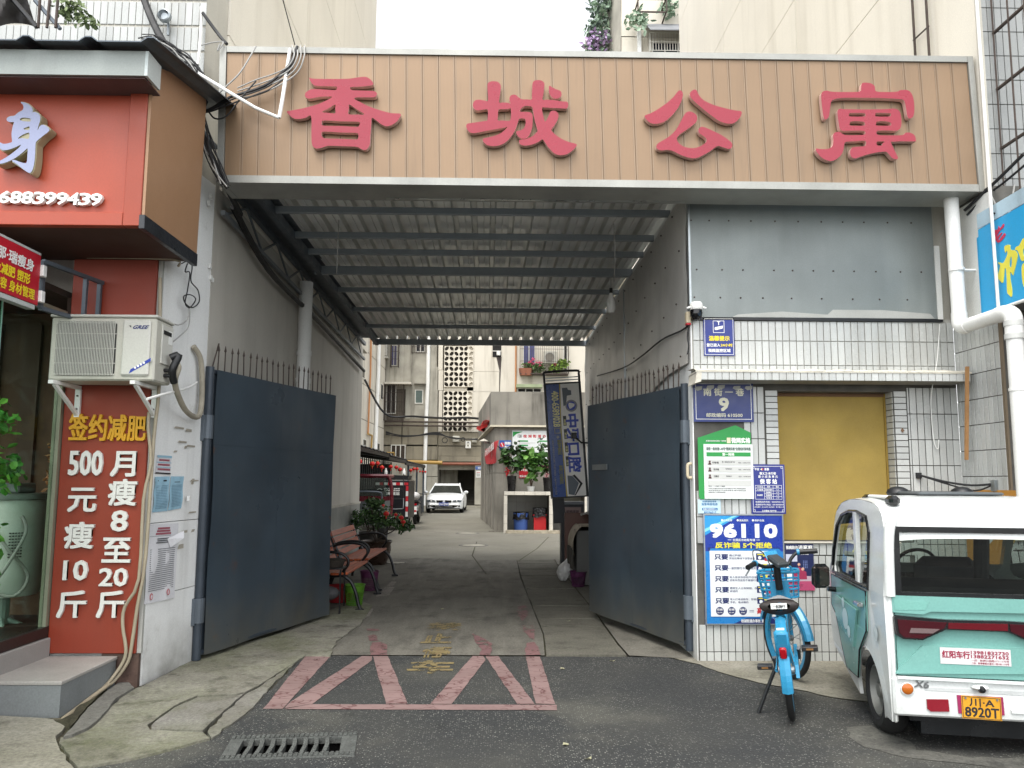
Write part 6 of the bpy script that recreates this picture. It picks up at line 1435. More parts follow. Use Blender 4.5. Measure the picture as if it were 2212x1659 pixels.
M_gtile = mat('grey_bay_tile', 'a6a59e', .35, var=.08, rnd=.07, streak=.3, dirt='5a564c')
bt_ = MB().box(-.142, .142, -.006, .006, -.142, .142, .003).mesh('tile', M_gtile)
for r in range(4):
    for c in range(8): inst('tile', bt_, SHF, (.38 + c * .29, 23.64, .15 + r * .29))
MB().prism(rough([Vector((.2, 22.45, .0)), Vector((2.6, 22.45, .0)), Vector((2.6, 22.62, .0)), Vector((.2, 22.62, .0))], .03, .12), (0, 0, .09)).build('rubble_kerb', mat('broken_kerb', 'a89f8c', .95, var=.3, sc=8, bump=.9, bsc=20), SHF)
def bin_(label, x, y, w, h, mt, square):
    t = thing('rubbish_bin', label, 'bin', (x, y, 0)); m = MB()
    if square: m.prism([(x - w * .42, y - w * .4, .02), (x + w * .42, y - w * .4, .02), (x + w * .42, y + w * .4, .02), (x - w * .42, y + w * .4, .02)], (0, 0, h * .74)); m.box(x - w * .48, x + w * .48, y - w * .46, y + w * .46, h * .66, h * .76, .02)
    else: m.lathe([(.001, .02), (w * .42, .02), (w * .5, h * .95), (.001, h * .94)], (x, y, 0), 24)
    m.build('body', mt, t)
    def bag(u, v):
        an = 2 * math.pi * u; k = 1 + .05 * math.sin(an * 5 + v * 4) + .04 * math.sin(an * 11); z = h * (1.0 - .36 * v + .03 * math.sin(an * 4) * v); r = w * (.47 + .06 * v) * k
        if square: r *= 1 / max(abs(math.cos(an)), abs(math.sin(an))) ** .75
        return Vector((x + r * math.cos(an), y + r * math.sin(an), z))
    MB().grid(bag, 40, 5).build('bag', mat('black_bin_bag', '101012', .3, var=.2, sc=12, wave=14), t, smooth=True)
bin_('blue round rubbish bin with a black bag in the left bay under the tiled shelf', .64, 22.95, .46, .60, mat('faded_blue_plastic', '3c5a9c', .5, var=.1), False)
bin_('red square rubbish bin with a black bag under the tiled shelf', 1.20, 22.9, .42, .73, mat('bright_red_plastic', 'b81c22', .45, var=.06), True)
def pot_plant(name, label, x, y, z, potr, poth, potm, cl, n, size, m1, m2, stem=True, seed=1, taper=.75):
    t = thing(name, label, 'plant', (x, y, z)); MB().lathe([(.001, 0), (potr * taper, 0), (potr, poth), (potr * .9, poth), (potr * .88, poth * .9), (.001, poth * .9)], (x, y, z), 20).build('pot', potm, t, smooth=True)
    if stem:
        m = MB()
        for c, r in cl: m.tube(smooth3([(x, y, z + poth * .8), ((x + c[0]) / 2 + .02, (y + c[1]) / 2, (z + poth + c[2]) / 2), c]), .012, 6)
        m.build('stem', mat('brown_stem', '4a3a2a', .8), t)
    a, b = leaf_cloud(cl, n, size, seed, mbs=2); a.build('foliage', m1, t); b.build('foliage', m2, t); return t
M_bpot = mat('black_glazed_pot', '161414', .3); M_wpot = mat('white_pot', 'c9cac6', .5)
ld, lm_, ll = leafmat('dark_leaf', '1d2c16', '2d4220'), leafmat('mid_leaf', '3f6a2a', '2a4a1e'), leafmat('light_leaf', '6f9a4a', '4b7a34')
zs_ = 1.206
def kp(x, y, yy=23.05): return Y(*cE(x, y), yy)
q = kp(455, 960); pot_plant('rubber_plant', 'dark rubber plant in a tall black pot at the left end of the tiled shelf', q.x, q.y, zs_, .145, .46, M_bpot, [(kp(545, 400), (.16, .15, .3)), (kp(400, 420), (.22, .12, .12)), (kp(520, 580), (.2, .15, .2)), (kp(380, 540), (.1, .1, .12))], 150, .22, ld, lm_, seed=31)
m_, = leaf_cloud([(kp(400, 690), (.06, .06, .11))], 26, .10, 77); t = thing('red_flower', 'red cut flowers leaning from the tall black pot on the tiled shelf', 'flowers', tuple(kp(405, 760))); m_.build('petals', leafmat('red_petals', 'd22a30', 'b01a22'), t)
q = kp(715, 960); pot_plant('leafy_pot_plant', 'big leaved green plant in a white pot in the middle of the tiled shelf', q.x, q.y, zs_, .12, .15, M_wpot, [(kp(730, 520), (.36, .2, .16)), (kp(700, 600), (.30, .2, .16)), (kp(760, 720), (.2, .15, .16)), (kp(640, 480), (.16, .1, .1)), (kp(820, 500), (.2, .1, .12))], 170, .27, lm_, ll, seed=33)
q = kp(935, 960); pot_plant('flowering_pot_plant', 'pink flowered plant in a black pot half hidden by the tilted barrier panel', q.x, q.y, zs_, .13, .42, M_bpot, [(kp(850, 380), (.12, .1, .3)), (kp(900, 560), (.2, .15, .2)), (kp(930, 650), (.15, .12, .15))], 120, .17, ld, lm_, seed=35)
m_, = leaf_cloud([(kp(895, 630), (.14, .1, .1)), (kp(930, 740), (.06, .06, .06))], 60, .07, 78); t = thing('pink_blossom', 'pale pink blossom on the half hidden pot plant beside the barrier panel', 'flowers', tuple(kp(900, 700))); m_.build('petals', leafmat('pale_pink_petals', 'd79aa0', 'b87a82'), t)
# notices on the block
def kpanel(p0, p1, y=23.78):
    a = ry(cE(*p0), cE(*p1), y); return Panel((a[0], y, a[2]), (a[1] - a[0], 0, 0), (0, 0, a[3] - a[2]))
pn = kpanel((460, 600), (1440, 150)); t = board('street_notice_board', 'large white street office notice board with red heading behind the pot plants', 'notice board', pn, flat('notice_white', 'd9dcdc', .35), .03, M_alu, .015)
T(t, pn, M_rd, ('桂 湖 街 道 办 事 处', .155, .79, .60, .88, .035)); T(t, pn, M_bk, ('128', .08, .79, .13, .88, .02))
m = MB(); pn.poly(m, [(.01, .80), (.06, .90), (.15, .97), (.01, .97)], .001, .004); m.build('green_corner', M_grn, t)
for i, (a, b) in enumerate(((.09, .69), (.09, .56), (.09, .44), (.37, .69))): blocks(t, pn, M_grn, [(a, b - .02, a + .13, b + .02)], d0=.001, d1=.004)
blocks(t, pn, M_greycable, [(.09, .63, .32, .64), (.09, .60, .25, .61), (.09, .505, .32, .515), (.09, .48, .32, .49), (.09, .385, .30, .395), (.36, .60, .40, .61), (.36, .56, .40, .57), (.36, .50, .40, .51)], d0=.001, d1=.003)
m = MB(); pn.slab(m, .935, .35, .985, .95, .001, .004); m.build('sky_print', flat('pale_sky_print', '8fc3e0', .4), t)
pn = kpanel((290, 402), (450, 278)); t = board('fire_lane_sign', 'small blue fire lane sign left of the white notice board', 'sign', pn, flat('fire_lane_blue', '1f4f9c', .4), .02); T(t, pn, M_wt, ('消防通道', .44, .55, .95, .85, .03), ('禁止占用', .44, .15, .95, .45, .03)); m = MB(); pn.disc(m, .24, .52, .26, .001, .004); m.build('no_parking_mark', M_rd, t); m = MB(); pn.poly(m, [(.15, .7), (.2, .75), (.34, .34), (.29, .29)], .005, .007); m.build('no_parking_bar', M_wt, t)
pn = kpanel((555, 785), (712, 650)); t = board('red_flyer', 'small red flyer on the concrete block behind the big leaved plant', 'poster', pn, M_rd, .01); T(t, pn, M_wt, ('★专业疏通', .15, .68, .95, .92, .03), ('电话:158 0281', .06, .08, .95, .30, .03))
d = (P2 - P1).normalized(); nn = Vector((d.y, -d.x, 0)); nn = -nn if nn.x > 0 else nn
def kl(u, v, off=.06):
    dr = ray(u, v); q0 = P1 + nn * off; s = (q0 - EYE).dot(nn) / dr.dot(nn); return EYE + dr * s
a_, b_, c_, d_ = kl(*cE(110, 590)), kl(*cE(268, 545)), kl(*cE(110, 392)), kl(*cE(268, 272))
t = thing('red_banner', 'sagging red banner with white characters on the side of the concrete block', 'banner', tuple((a_ + b_) / 2))
def bn(u, v): return (a_.lerp(b_, u)).lerp(c_.lerp(d_, u), v) + nn * (.05 * math.sin(u * 7 + v * 3)) - Vector((0, 0, .06 * math.sin(u * 3.1) * (1 - v)))
MB().grid(bn, 12, 6).build('cloth', mat('red_banner_cloth', 'b3242e', .7, var=.08, wave=5), t, smooth=True)
m = MB(); add_text(m, '勿堵消防通道', (a_.lerp(c_, .42)).lerp(b_.lerp(d_, .42), .12) + nn * .07, (b_ - a_) * .8 + Vector((0, 0, .12)), (c_ - a_) * .42, .03, 0, .01); m.build('lettering', M_wt, t)
t = thing('red_cloth', 'torn red cloth strip hanging at the upper left corner of the concrete block', 'cloth', tuple(kl(*cE(60, 150))))
q1, q2, q3, q4 = kl(*cE(0, 110), .2), kl(*cE(125, 0), .2), kl(*cE(55, 170), .2), kl(*cE(130, 40), .2)
MB().grid(lambda u, v: (q1.lerp(q2, u)).lerp(q3.lerp(q4, u), v) + nn * .1 * math.sin(u * 9 + v * 5), 10, 4).build('cloth', M_lan, t, smooth=True)
SL = thing('street_lamp', 'small grey wall lamp on the corner of the concrete block above the red banner', 'lamp', tuple(kl(*cE(90, 300)))); q = kl(*cE(80, 290), .3); MB().tube([kl(*cE(150, 310), .02), q], .03, 8).build('arm', M_steel, SL); MB().lathe([(.02, .08), (.16, .0), (.001, -.01)], q, 14).build('lamp_head', M_plast, SL)

# ---------------------------------------------------------------- parking barrier with tilted advert panel
YR = 13.9
cF = lambda x, y: (1150.2 + .26667 * x, 781.6 + .26667 * y)
BA = thing('parking_barrier', 'parking barrier cabinet with a raised, slightly tilted dental advert light box arm', 'barrier', (1.3, 14.1, 0))
x0, x1 = Y(*cF(232, 1140), YR).x, Y(*cF(416, 1140), YR).x; zt = Y(*cF(300, 1132), YR).z
M_cab = mat('dark_barrier_cabinet', '24262a', .45, .2, var=.1)
MB().box(x0, x1, YR, YR + .34, 0, zt - .06, .006).build('cabinet', M_cab, BA); MB().box(x0 - .008, x1 + .008, YR - .01, YR + .35, zt - .058, zt, .006).build('cabinet_lid', mat('grey_cabinet_lid', '62666a', .4, .3), BA)
pn = Panel((x0 + .05, YR - .001, zt - .30), (x1 - x0 - .10, 0, 0), (0, 0, .20)); m = MB(); pn.slab(m, 0, 0, 1, 1, 0, .004); m.build('name_plate', mat('brown_pink_plate', '7d6864', .5), BA); m = MB(); pn.text(m, '矩特道闸', .15, .35, .85, .75, bold=.03, lift=.005); m.build('lettering', flat('maroon_text', '3c2226'), BA)
ya_ = YR - .06
bl_, br_, tl_ = Y(*cF(160, 1305), ya_), Y(*cF(424, 1100), ya_), Y(*cF(80, 165), ya_)
upv = (Y(*cF(86, 170), ya_) - Y(*cF(160, 1300), ya_)); upn = upv.normalized(); rtn = Vector((upn.z, 0, -upn.x))
w = .68; O = Y(*cF(152, 1110), ya_); hgt = (Y(*cF(83, 175), ya_) - O).length
bp = Panel(O, rtn * w, upn * hgt)
m = MB(); bp.slab(m, 0, -.0, 1, 1.0, -.11, -.001); m.build('light_box', M_cab, BA); m = MB(); bp.slab(m, .03, -.21, .34, -.002, -.10, -.01); m.build('arm_tail', M_cab, BA)
m = MB(); bp.slab(m, .055, .012, .43, .985, .0, .004); m.build('blue_face', flat('advert_blue', '2a4e96', .3), BA)
m = MB(); bp.poly(m, [(.435, .012), (.935, .012), (.935, .985), (.44, .985), (.40, .6), (.415, .3)], .0045, .007); m.build('white_face', flat('advert_white', 'ecebe8', .35), BA)
m = MB(); bp.poly(m, [(.405, .012), (.432, .012), (.412, .3), (.396, .6), (.437, .985), (.41, .985), (.372, .6), (.385, .3)], .0075, .009); m.build('yellow_line', flat('advert_yellow', 'b9a634', .4), BA)
def vt(body, s0, s1, t0, t1, mt, bold=.02):
    """text that reads downwards: s across the panel, t from top to bottom"""
    m = MB(); O2 = bp.P(s0, 1 - t0); U = -bp.V * (t1 - t0); V = bp.U * (s1 - s0); add_text(m, body, O2, U, V, bold, 0, .010); m.build('lettering', mt, BA)
vt('400-6589/028', .19, .37, .075, .385, flat('advert_pale_yellow', 'e6e2a4', .4), .03)
M_ab = flat('advert_blue_text', '2c46b4', .4)
for ch, t0, t1 in (('中', .285, .395), ('牙', .405, .515), ('口', .535, .635), ('腔', .655, .78)): vt(ch, .52, .86, t0, t1, M_ab, .04)
for i, t0 in enumerate((.295, .41, .525, .645)): m = MB(); bp.slab(m, .455, 1 - t0 - .085, .54, 1 - t0, .0075, .010); m.build('pill_label', flat('advert_dark_text', '2a2c30', .4), BA)
for i, (s, t0) in enumerate((('种植', .295), ('矫正', .41), ('修复', .525), ('拔牙', .645))):
    m = MB(); O2 = bp.P(.468, 1 - t0 - .03); add_text(m, s, O2, -bp.V * .05, bp.U * .06, .02, 0, .0115); m.build('lettering', flat('advert_pale_yellow', 'e6e2a4', .4), BA)
m = MB(); bp.disc(m, .70, .79, .052, .0075, .010, 28); m.build('logo_disc', flat('advert_logo_grey', '8d8f96', .4), BA); m = MB(); bp.disc(m, .70, .79, .038, .0105, .012, 24); m.build('logo_disc', M_ab, BA)
m = MB(); bp.poly(m, [(.62, .80), (.64, .768), (.68, .765), (.78, .785), (.79, .805), (.70, .815), (.64, .817)], .0125, .014); m.build('tooth_mark', flat('advert_white', 'ecebe8'), BA)
m = MB(); bp.poly(m, [(.47, .03), (.62, .02), (.76, .12), (.60, .185), (.47, .19)], .0075, .010); m.build('house_print', flat('advert_building_print', '5c6670', .4), BA); m = MB(); bp.poly(m, [(.62, .015), (.66, .02), (.86, .115), (.66, .195), (.60, .188), (.79, .115)], .0105, .012); m.build('house_print', M_bk, BA)
m = MB(); bp.poly(m, [(.48, .95), (.62, .95), (.64, .93), (.72, .925), (.72, .885), (.60, .88), (.56, .80), (.49, .79)], .0075, .010); m.build('house_print', flat('advert_building_print', '5c6670', .4), BA)
vt('新都钟楼院区', .26, .36, .50, .63, flat('advert_olive_text', '8c8a3a'), .02); vt('新都三河场院区', .26, .36, .72, .88, flat('advert_olive_text', '8c8a3a'), .02); vt('成都市新都区中牙口腔门诊部 种植牙 儿童齿科 全口修复', .12, .17, .50, .97, M_greycable, .01)
m = MB(); bp.frame(m, .2, .555, .37, .605, .008, .0075, .010); bp.disc(m, .285, .525, .012, .0075, .010); m.build('map_pin', M_greycable, BA)
pts = [bp.P(.03, .985, -.05), bp.P(.03, 1.075, -.05), bp.P(.08, 1.10, -.05), bp.P(.92, 1.10, -.05), bp.P(.97, 1.075, -.05), bp.P(.97, .985, -.05)]
MB().tube(smooth3(pts, 4), .022, 10).build('top_handle', M_black, BA, smooth=True)
m = MB()
for tt in (1.022, 1.045): m.obox(bp.P(.5, tt, -.05), bp.U * .45, bp.V * .004, bp.N * .015)
m.build('top_rail', M_steel, BA)
# small camera on an arm by the right wall
t = thing('wall_camera', 'small dark box camera on a bracket from the right passage wall, before the advert panel', 'camera', (1.5, 13.6, 2.3))
q = Y(*cE(1295, 215), 13.5); MB().box(q.x - .045, q.x + .045, q.y - .08, q.y + .08, q.z - .05, q.z + .05, .008).build('housing', M_black, t); MB().tube([q, q + Vector((.14, .05, -.12)), Vector((1.64, 13.6, q.z - .12))], .015, 8).build('bracket', M_black, t); MB().box(q.x - .05, q.x + .05, q.y - .1, q.y + .09, q.z + .052, q.z + .07).build('sunshield', M_pvc, t)

# ---------------------------------------------------------------- furniture and clutter in the passage
t = thing('draped_cabinet', 'low grey cabinet draped with a beige plaid cloth behind the right gate leaf', 'cabinet', (1.35, 11.3, 0))
MB().box(1.12, 1.66, 11.2, 12.0, .02, .80, .01).build('body', mat('grey_cabinet', '4a4a48', .6, var=.1), t); MB().box(1.02, 1.66, 12.02, 12.08, .25, 1.02, .006).build('backboard', mat('brown_board', '4f2f24', .5, var=.1), t)
def dr(u, v):
    x = 1.68 - .70 * u; y_ = 11.1 + .95 * v; z = .86 - .015 * math.sin(v * 9)
    if u > .70: k = (u - .70) / .30; z = .86 - .42 * k ** 1.4 + .03 * math.sin(v * 14) * k; x = 1.19 - .13 * math.sin(k * 2.2) - .02 * math.sin(v * 12)
    return Vector((x, y_, z))
MB().grid(dr, 24, 20).build('drape', mat('beige_plaid_cloth', '9a9080', .9, var=.2, sc=7, bump=.3), t, smooth=True)
m = MB()
for i in range(18): q = dr(.94, i / 18); m.box(q.x - .014, q.x + .004, q.y, q.y + .03, q.z - .3, q.z - .02)
m.build('plaid_hem', mat('dark_plaid', '3a3630', .9), t)['kind'] = 'stuff'
MB().grid(lambda u, v: Vector((1.25 + .4 * u, 11.6 + .3 * v, 1.0 + .06 * math.sin(u * 3.1) * math.sin(v * 3.1) + .02 * math.sin(u * 9 + v * 7))), 10, 8).build('folded_cloth', mat('grey_white_cloth', '9c9a96', .9, wave=9), t, smooth=True)
t = thing('plastic_bag', 'crumpled white plastic bag on the floor beside the purple basket near the right gate', 'bag', (.96, 11.7, 0))
def pb(u, v):
    a = 2 * math.pi * u; r = .12 * math.sin(math.pi * min(1, .12 + v * .85)) + .02 * mnoise.noise(Vector((math.cos(a) * 2, math.sin(a) * 2, v * 4))); return Vector((.97 + r * math.cos(a) + .07 * v, 11.75 + r * math.sin(a), .02 + .33 * v))
MB().grid(pb, 20, 10).build('film', mat('white_plastic_film', 'b9b8b6', .35, wave=16), t, smooth=True)
def basket(label, x, y, r, h, mt):
    t = thing('plastic_basket', label, 'basket', (x, y, 0), group='plastic mesh baskets'); m = MB(); n = 30; RI = lambda z: r * (.74 + .26 * (z / h) ** 1.3)
    for i in range(n):
        a = 2 * math.pi * i / n; m.tube([(x + RI(z) * math.cos(a), y + RI(z) * math.sin(a), z) for z in (.01, h * .35, h * .7, h)], .0034, 4)
    m.build('upright', mt, t)['kind'] = 'stuff'
    m = MB()
    for j in range(7): z = .02 + j * h * .095; m.torus((x, y, z), RI(z), .0034, (0, 0, 1), 30, 4)
    m.build('hoop', mt, t)['kind'] = 'stuff'
    MB().lathe([(RI(h * .68) + .002, h * .68), (RI(h * .95) + .003, h * .95), (r * 1.07, h * .97), (r * 1.09, h), (r * 1.0, h), (RI(h * .68) - .004, h * .68)], (x, y, 0), 30).build('rim', mt, t, smooth=True)
    MB().lathe([(.001, .008), (RI(0), .008), (RI(0), .02), (.001, .02)], (x, y, 0), 24).build('base', mt, t)
basket('lime green plastic mesh basket on the floor at the end of the left gate leaf', -1.74, 9.45, .12, .255, mat('lime_plastic', '4f7d22', .45, var=.05))
basket('purple plastic mesh basket under the near end of the far bench', -1.78, 10.75, .125, .27, mat('purple_plastic', '5a2a4c', .45, var=.05))
basket('dark purple plastic mesh basket beside the draped cabinet', 1.14, 11.2, .115, .22, mat('dark_purple_plastic', '4c1f44', .5, var=.05))
M_wood = None
t_ = NT('red_brown_bench_wood'); wv_ = t_.noise(6, 5, .6, t_.vec((6, .5, 6))); oi_ = t_.n('ShaderNodeObjectInfo')
col_ = t_.scale(t_.mix(t_.mr(wv_, .35, .65, 0, 1), lin('b9582f'), lin('97431f')), t_.mr(oi_.outputs['Random'], 0, 1, .85, 1.15)); M_wood = t_.fin(col_, .45, 0, .5)
M_ci = mat('black_cast_iron', '131416', .4, .3, var=.1)
def bench(label, xf, y0_, y1_, yawz=0.):
    t = thing('park_bench', label, 'bench', (xf - .3, (y0_ + y1_) / 2, 0), group='wooden benches along the passage wall')
    L = y1_ - y0_ - .06
    ss = MB().box(-.045, .045, -L / 2, L / 2, -.014, .014, .004).mesh('seat_slat', M_wood); bs = MB().box(-.012, .012, -L / 2, L / 2, -.038, .038, .004).mesh('back_slat', M_wood)
    ym = (y0_ + y1_) / 2
    for i in range(4): inst('seat_slat', ss, t, (xf - .05 - i * .108, ym, .425 - i * .006))
    for i in range(4): inst('back_slat', bs, t, (xf - .435 - i * .034, ym, .50 + i * .088), (0, rad(-20), 0))
    for y_ in (y0_ + .05, y1_ - .05):
        m = MB()
        arm = [(-.50, .60), (-.42, .645), (-.25, .67), (-.10, .655), (-.02, .60), (-.01, .53), (-.06, .455), (-.08, .41)]
        m.tube([Vector((xf + a, y_, b)) for a, b in [(p.x, p.y) for p in spline([Vector((*q, 0)) for q in arm], 4, False)]], .017, 8)
        bk = [(-.38, .40), (-.43, .50), (-.48, .62), (-.535, .74), (-.56, .82)]
        m.tube([Vector((xf + p.x, y_, p.y)) for p in spline([Vector((*q, 0)) for q in bk], 4, False)], .022, 8)
        m.tube([(xf - .01, y_, .405), (xf - .42, y_, .385)], .020, 8)
        fl_ = [(-.06, .40), (.03, .33), (.09, .20), (.12, .08), (.15, .015)]; m.tube([Vector((xf + p.x, y_, p.y)) for p in spline([Vector((*q, 0)) for q in fl_], 4, False)], .021, 8)
        m.box(xf + .09, xf + .19, y_ - .02, y_ + .02, 0, .025); rl = [(-.40, .39), (-.46, .25), (-.52, .10), (-.54, .0)]; m.tube([Vector((xf + p.x, y_, p.y)) for p in spline([Vector((*q, 0)) for q in rl], 4, False)], .021, 8)
        m.build('end_frame', M_ci, t, smooth=True)
    return t
bench('nearer red slatted bench with black iron arms, partly hidden by the left gate leaf', -1.75, 9.05, 10.45); bench('farther red slatted bench with black iron arms before the brown bowl planter', -1.79, 10.7, 12.45)
t = thing('wheeled_stand', 'dark wheeled stand holding a wicker basket just behind the left gate leaf', 'trolley', (-1.93, 9.0, 0))
m = MB()
for dx, dy in ((-.16, -.12), (.14, -.12), (-.16, .12), (.14, .12)): MB().tube([(-1.93 + dx, 8.95 + dy, .06), (-1.93 + dx, 8.95 + dy, .52)], .009, 6).build('leg', M_ci, t)
MB().box(-2.11, -1.77, 8.81, 9.09, .50, .515).build('shelf', M_black, t); MB().lathe([(.001, .52), (.14, .52), (.17, .60), (.16, .60), (.001, .54)], (-1.93, 8.95, 0), 20).build('basket', mat('dark_wicker', '2c261f', .8, var=.3, sc=40), t)
for dx in (-.16, .14): MB().torus((-1.93 + dx, 8.83, .03), .022, .010, (1, 0, 0), 14, 6).build('castor', M_rubber, t)
MB().ball((-1.95, 8.95, .22), .13, 14, 8, .6).build('bundle', mat('grey_bundle', '4a4a4c', .8, wave=12), t, smooth=True)
m = MB().lathe([(.001, .01), (.14, .01), (.19, .2), (.18, .2), (.001, .03)], (-1.98, 9.75, 0), 22); solo('red_basin', 'dark red plastic basin under the nearer bench', 'basin', m, mat('dark_red_plastic', '8a1f24', .45), smooth=True)
# bowl planter with lanterns
tx, ty = -2.22, 14.1
t = thing('potted_tree', 'bushy glossy-leaved tree in a big brown bowl planter with small red lanterns in it', 'tree', (tx, ty, 0))
MB().lathe([(.001, .0), (.17, .0), (.22, .10), (.26, .25), (.255, .36), (.285, .41), (.275, .425), (.24, .38), (.001, .36)], (tx, ty, 0), 30).build('pot', mat('brown_glazed_bowl', '3a2c24', .3, var=.12), t, smooth=True)
m = MB()
for d_ in ((-.25, .0, .75), (.02, .1, .85), (.3, -.05, .72), (-.1, -.1, .95), (.42, .05, .7)):
    m.tube(smooth3([(tx, ty, .36), (tx + d_[0] * .25, ty + d_[1] * .3, .5), (tx + d_[0] * .7, ty + d_[1], d_[2] - .1), (tx + d_[0], ty + d_[1], d_[2] + .1)]), .016, 6, r1=.006)
m.build('trunk', mat('dark_bark', '3a3028', .9), t)
cl = [((tx - .30, ty, .86), (.26, .26, .13)), ((tx, ty, .98), (.30, .28, .14)), ((tx + .28, ty, .80), (.26, .26, .12)), ((tx - .02, ty - .1, .78), (.5, .3, .10)), ((tx + .50, ty, .68), (.18, .2, .10)), ((tx - .42, ty, .72), (.12, .2, .12)), ((tx - .05, ty, 1.12), (.18, .18, .07))]
a, b, c = leaf_cloud(cl, 1500, .075, 41, droop=.2, mbs=3); gl = leafmat('glossy_dark_leaf', '22341e', '304826', .2); a.build('foliage', gl, t); b.build('foliage', leafmat('glossy_mid_leaf', '3c562e', '4c6a3a', .2), t); c.build('foliage', leafmat('glossy_light_leaf', '5a7a4a', '3a5a2c', .25), t)
for x, y, r, w_ in ((1050, 1355, 46, 'largest middle'), (570, 1220, 25, 'small upper left'), (860, 1420, 42, 'upper right'), (893, 1488, 36, 'lower right'), (770, 1372, 30, 'dim half buried')):
    xx = 618 if x == 1050 else x
    q = Y(*cB(xx, y), ty - .33); lantern(q, r * .13333 * q.y / FPX, w_ + ' red lantern ball in the bowl planter tree', 'red lantern balls in the planter tree')
pot_plant('shrub_pot', 'leafy shrub in a dark tub at the passage corner behind the far bench', -2.62, 15.3, 0, .22, .5, mat('dark_tub', '26221e', .5), [((-2.55, 15.3, .85), (.25, .2, .2)), ((-2.4, 15.3, .7), (.2, .2, .15))], 300, .08, ld, lm_, seed=51)

# ---------------------------------------------------------------- block above the sign, right of the sky
UB = thing('roof_block', 'pale upper storeys with a barred awning window, above the gateway sign', 'building', (6, 31, 12))
yU = 30.0; r3 = lambda x, y: (1106 + x / 4, y / 4)
def up_(p0, p1, mt, nm, y=yU, t=.3): a = ry(r3(*p0), r3(*p1), y); return MB().box(a[0], a[1], y, y + t, a[2], a[3]).build(nm, mt, UB)
up_((945, 320), (1900, -300), M_cream2, 'wall_panel'); up_((945, 700), (1900, 326), M_cream2, 'wall_panel')
q0, q1 = Y(*r3(945, 600), yU), Y(*r3(945, -300), yU); MB().prism([q0, Vector((q0.x - .9, yU + 5.5, q0.z)), Vector((q1.x - .9, yU + 5.5, q1.z)), q1], (-.02, 0, 0)).build('side_wall', M_stain, UB)
MB().box(q0.x, 12, yU + .31, yU + 5, 10, 24).build('core', M_cream2, UB)
a = ry(r3(1150, 400), r3(1700, 215), yU); MB().prism([(a[0], yU - .02, a[3]), (a[1] + 1, yU - .02, a[3]), (a[1] + 1, yU - 1.1, a[3] - .9), (a[0], yU - 1.1, a[3] - .9)], (0, 0, -.05)).build('awning_sheet', mat('grey_awning_sheet', '77797c', .7, var=.1), UB)
fr, a = window(r3(1205, 470), r3(1545, 370), 3, UB, yU)
cage(r3(1180, 480), r3(1560, 335), 16, 2, .4, par=UB, y=yU, nm='window_grille', mt=M_wfr); up_((1088, 470), (1116, 262), M_pvc, 'downpipe', yU - .2, .2)
a = ry(r3(1060, 200), r3(1300, 95), yU); m = MB()
for z in (a[2], a[3]): m.box(a[0], a[1], yU - .8, yU - .76, z - .03, z + .03); m.box(a[0], a[0] + .05, yU - .8, yU, z - .03, z + .03); m.box(a[1] - .05, a[1], yU - .8, yU, z - .03, z + .03)
for x in (a[0], a[1]): m.box(x - .025, x + .025, yU - .8, yU - .76, a[2], a[3])
m.build('planter_rack', M_iron, UB)
l1, = leaf_cloud([(Y(*r3(1090, 170), yU - .6), (.5, .3, .5)), (Y(*r3(1370, 50), yU - .3), (.5, .3, .7))], 220, .25, 61); t = thing('creeper', 'green creeper hanging on the pale upper wall above the sign', 'plant', tuple(Y(*r3(1090, 200), yU - .6))); l1.build('foliage', leafmat('hazy_green', '93a890', '768f76'), t)
t = thing('bougainvillea', 'bougainvillea with purple blossom trailing at the roof edge against the sky', 'plant', tuple(Y(*r3(740, 440), yU + 1)))
cl = [(Y(*r3(x, y), yU + 1.5), (.5 * r, .6, .6 * r)) for x, y, r in ((740, 30, 1), (820, 60, 1.3), (760, 150, 1), (700, 250, .7), (750, 250, 1.1), (730, 350, 1), (780, 390, 1.2), (700, 410, .7), (860, 20, 1))]
l1, l2 = leaf_cloud(cl, 900, .26, 62, mbs=2); l1.build('foliage', leafmat('hazy_green', '93a890', '768f76'), t); l2.build('foliage', leafmat('hazy_dark_green', '6f7f74', '56665c'), t)
l3, = leaf_cloud([(Y(*r3(x, y), yU + 1.2), (.35, .4, .4)) for x, y in ((700, 340), (690, 400), (740, 420), (790, 330), (720, 370))], 220, .2, 63); l3.build('blossom', leafmat('hazy_purple_blossom', 'b59bc0', '93799f'), t)  # leaf and blossom tones paled; haze is put into the colours
m = MB().tube(smooth3([Y(*r3(790, 440), yU + 1.5), Y(*r3(760, 250), yU + 1.5), Y(*r3(820, 30), yU + 1.5)]), .05, 6); m.build('stem', M_conc, t)
# ================================================================== SHARED BICYCLE
def wheel(par, c, R, w, axis, mt_t, mt_r, spokes=24, nm='wheel', rimw=.03):
    c = Vector(c); W_ = MB().torus(c, R - w, w, axis, 44, 10).build(nm, mt_t, par, smooth=True, local=True)
    A = Vector(axis).normalized(); U = A.orthogonal().normalized(); V = A.cross(U)
    m = MB(); n = 44; prof = [(R - w * 1.6, w * .8), (R - w * 1.6 - rimw, w * .55), (R - w * 1.6 - rimw, -w * .55), (R - w * 1.6, -w * .8)]
    m.lathe(prof + prof[:1], c, n, A); m.build('rim', mt_r, W_, smooth=True, local=True)
    m = MB()
    for i in range(spokes):
        a = 2 * math.pi * i / spokes; d = U * math.cos(a) + V * math.sin(a); d2 = U * math.cos(a + .5 * (-1) ** i) + V * math.sin(a + .5 * (-1) ** i)
        m.tube([c + d2 * .03 + A * .025 * (-1) ** (i // 2), c + d * (R - w * 1.8)], .0022, 4)
    s_ = m.build('spokes', M_steel, W_, local=True); s_['kind'] = 'stuff'
    MB().cyl(c - A * .05, c + A * .05, .026, 14).build('hub', M_steel, W_, local=True); return W_
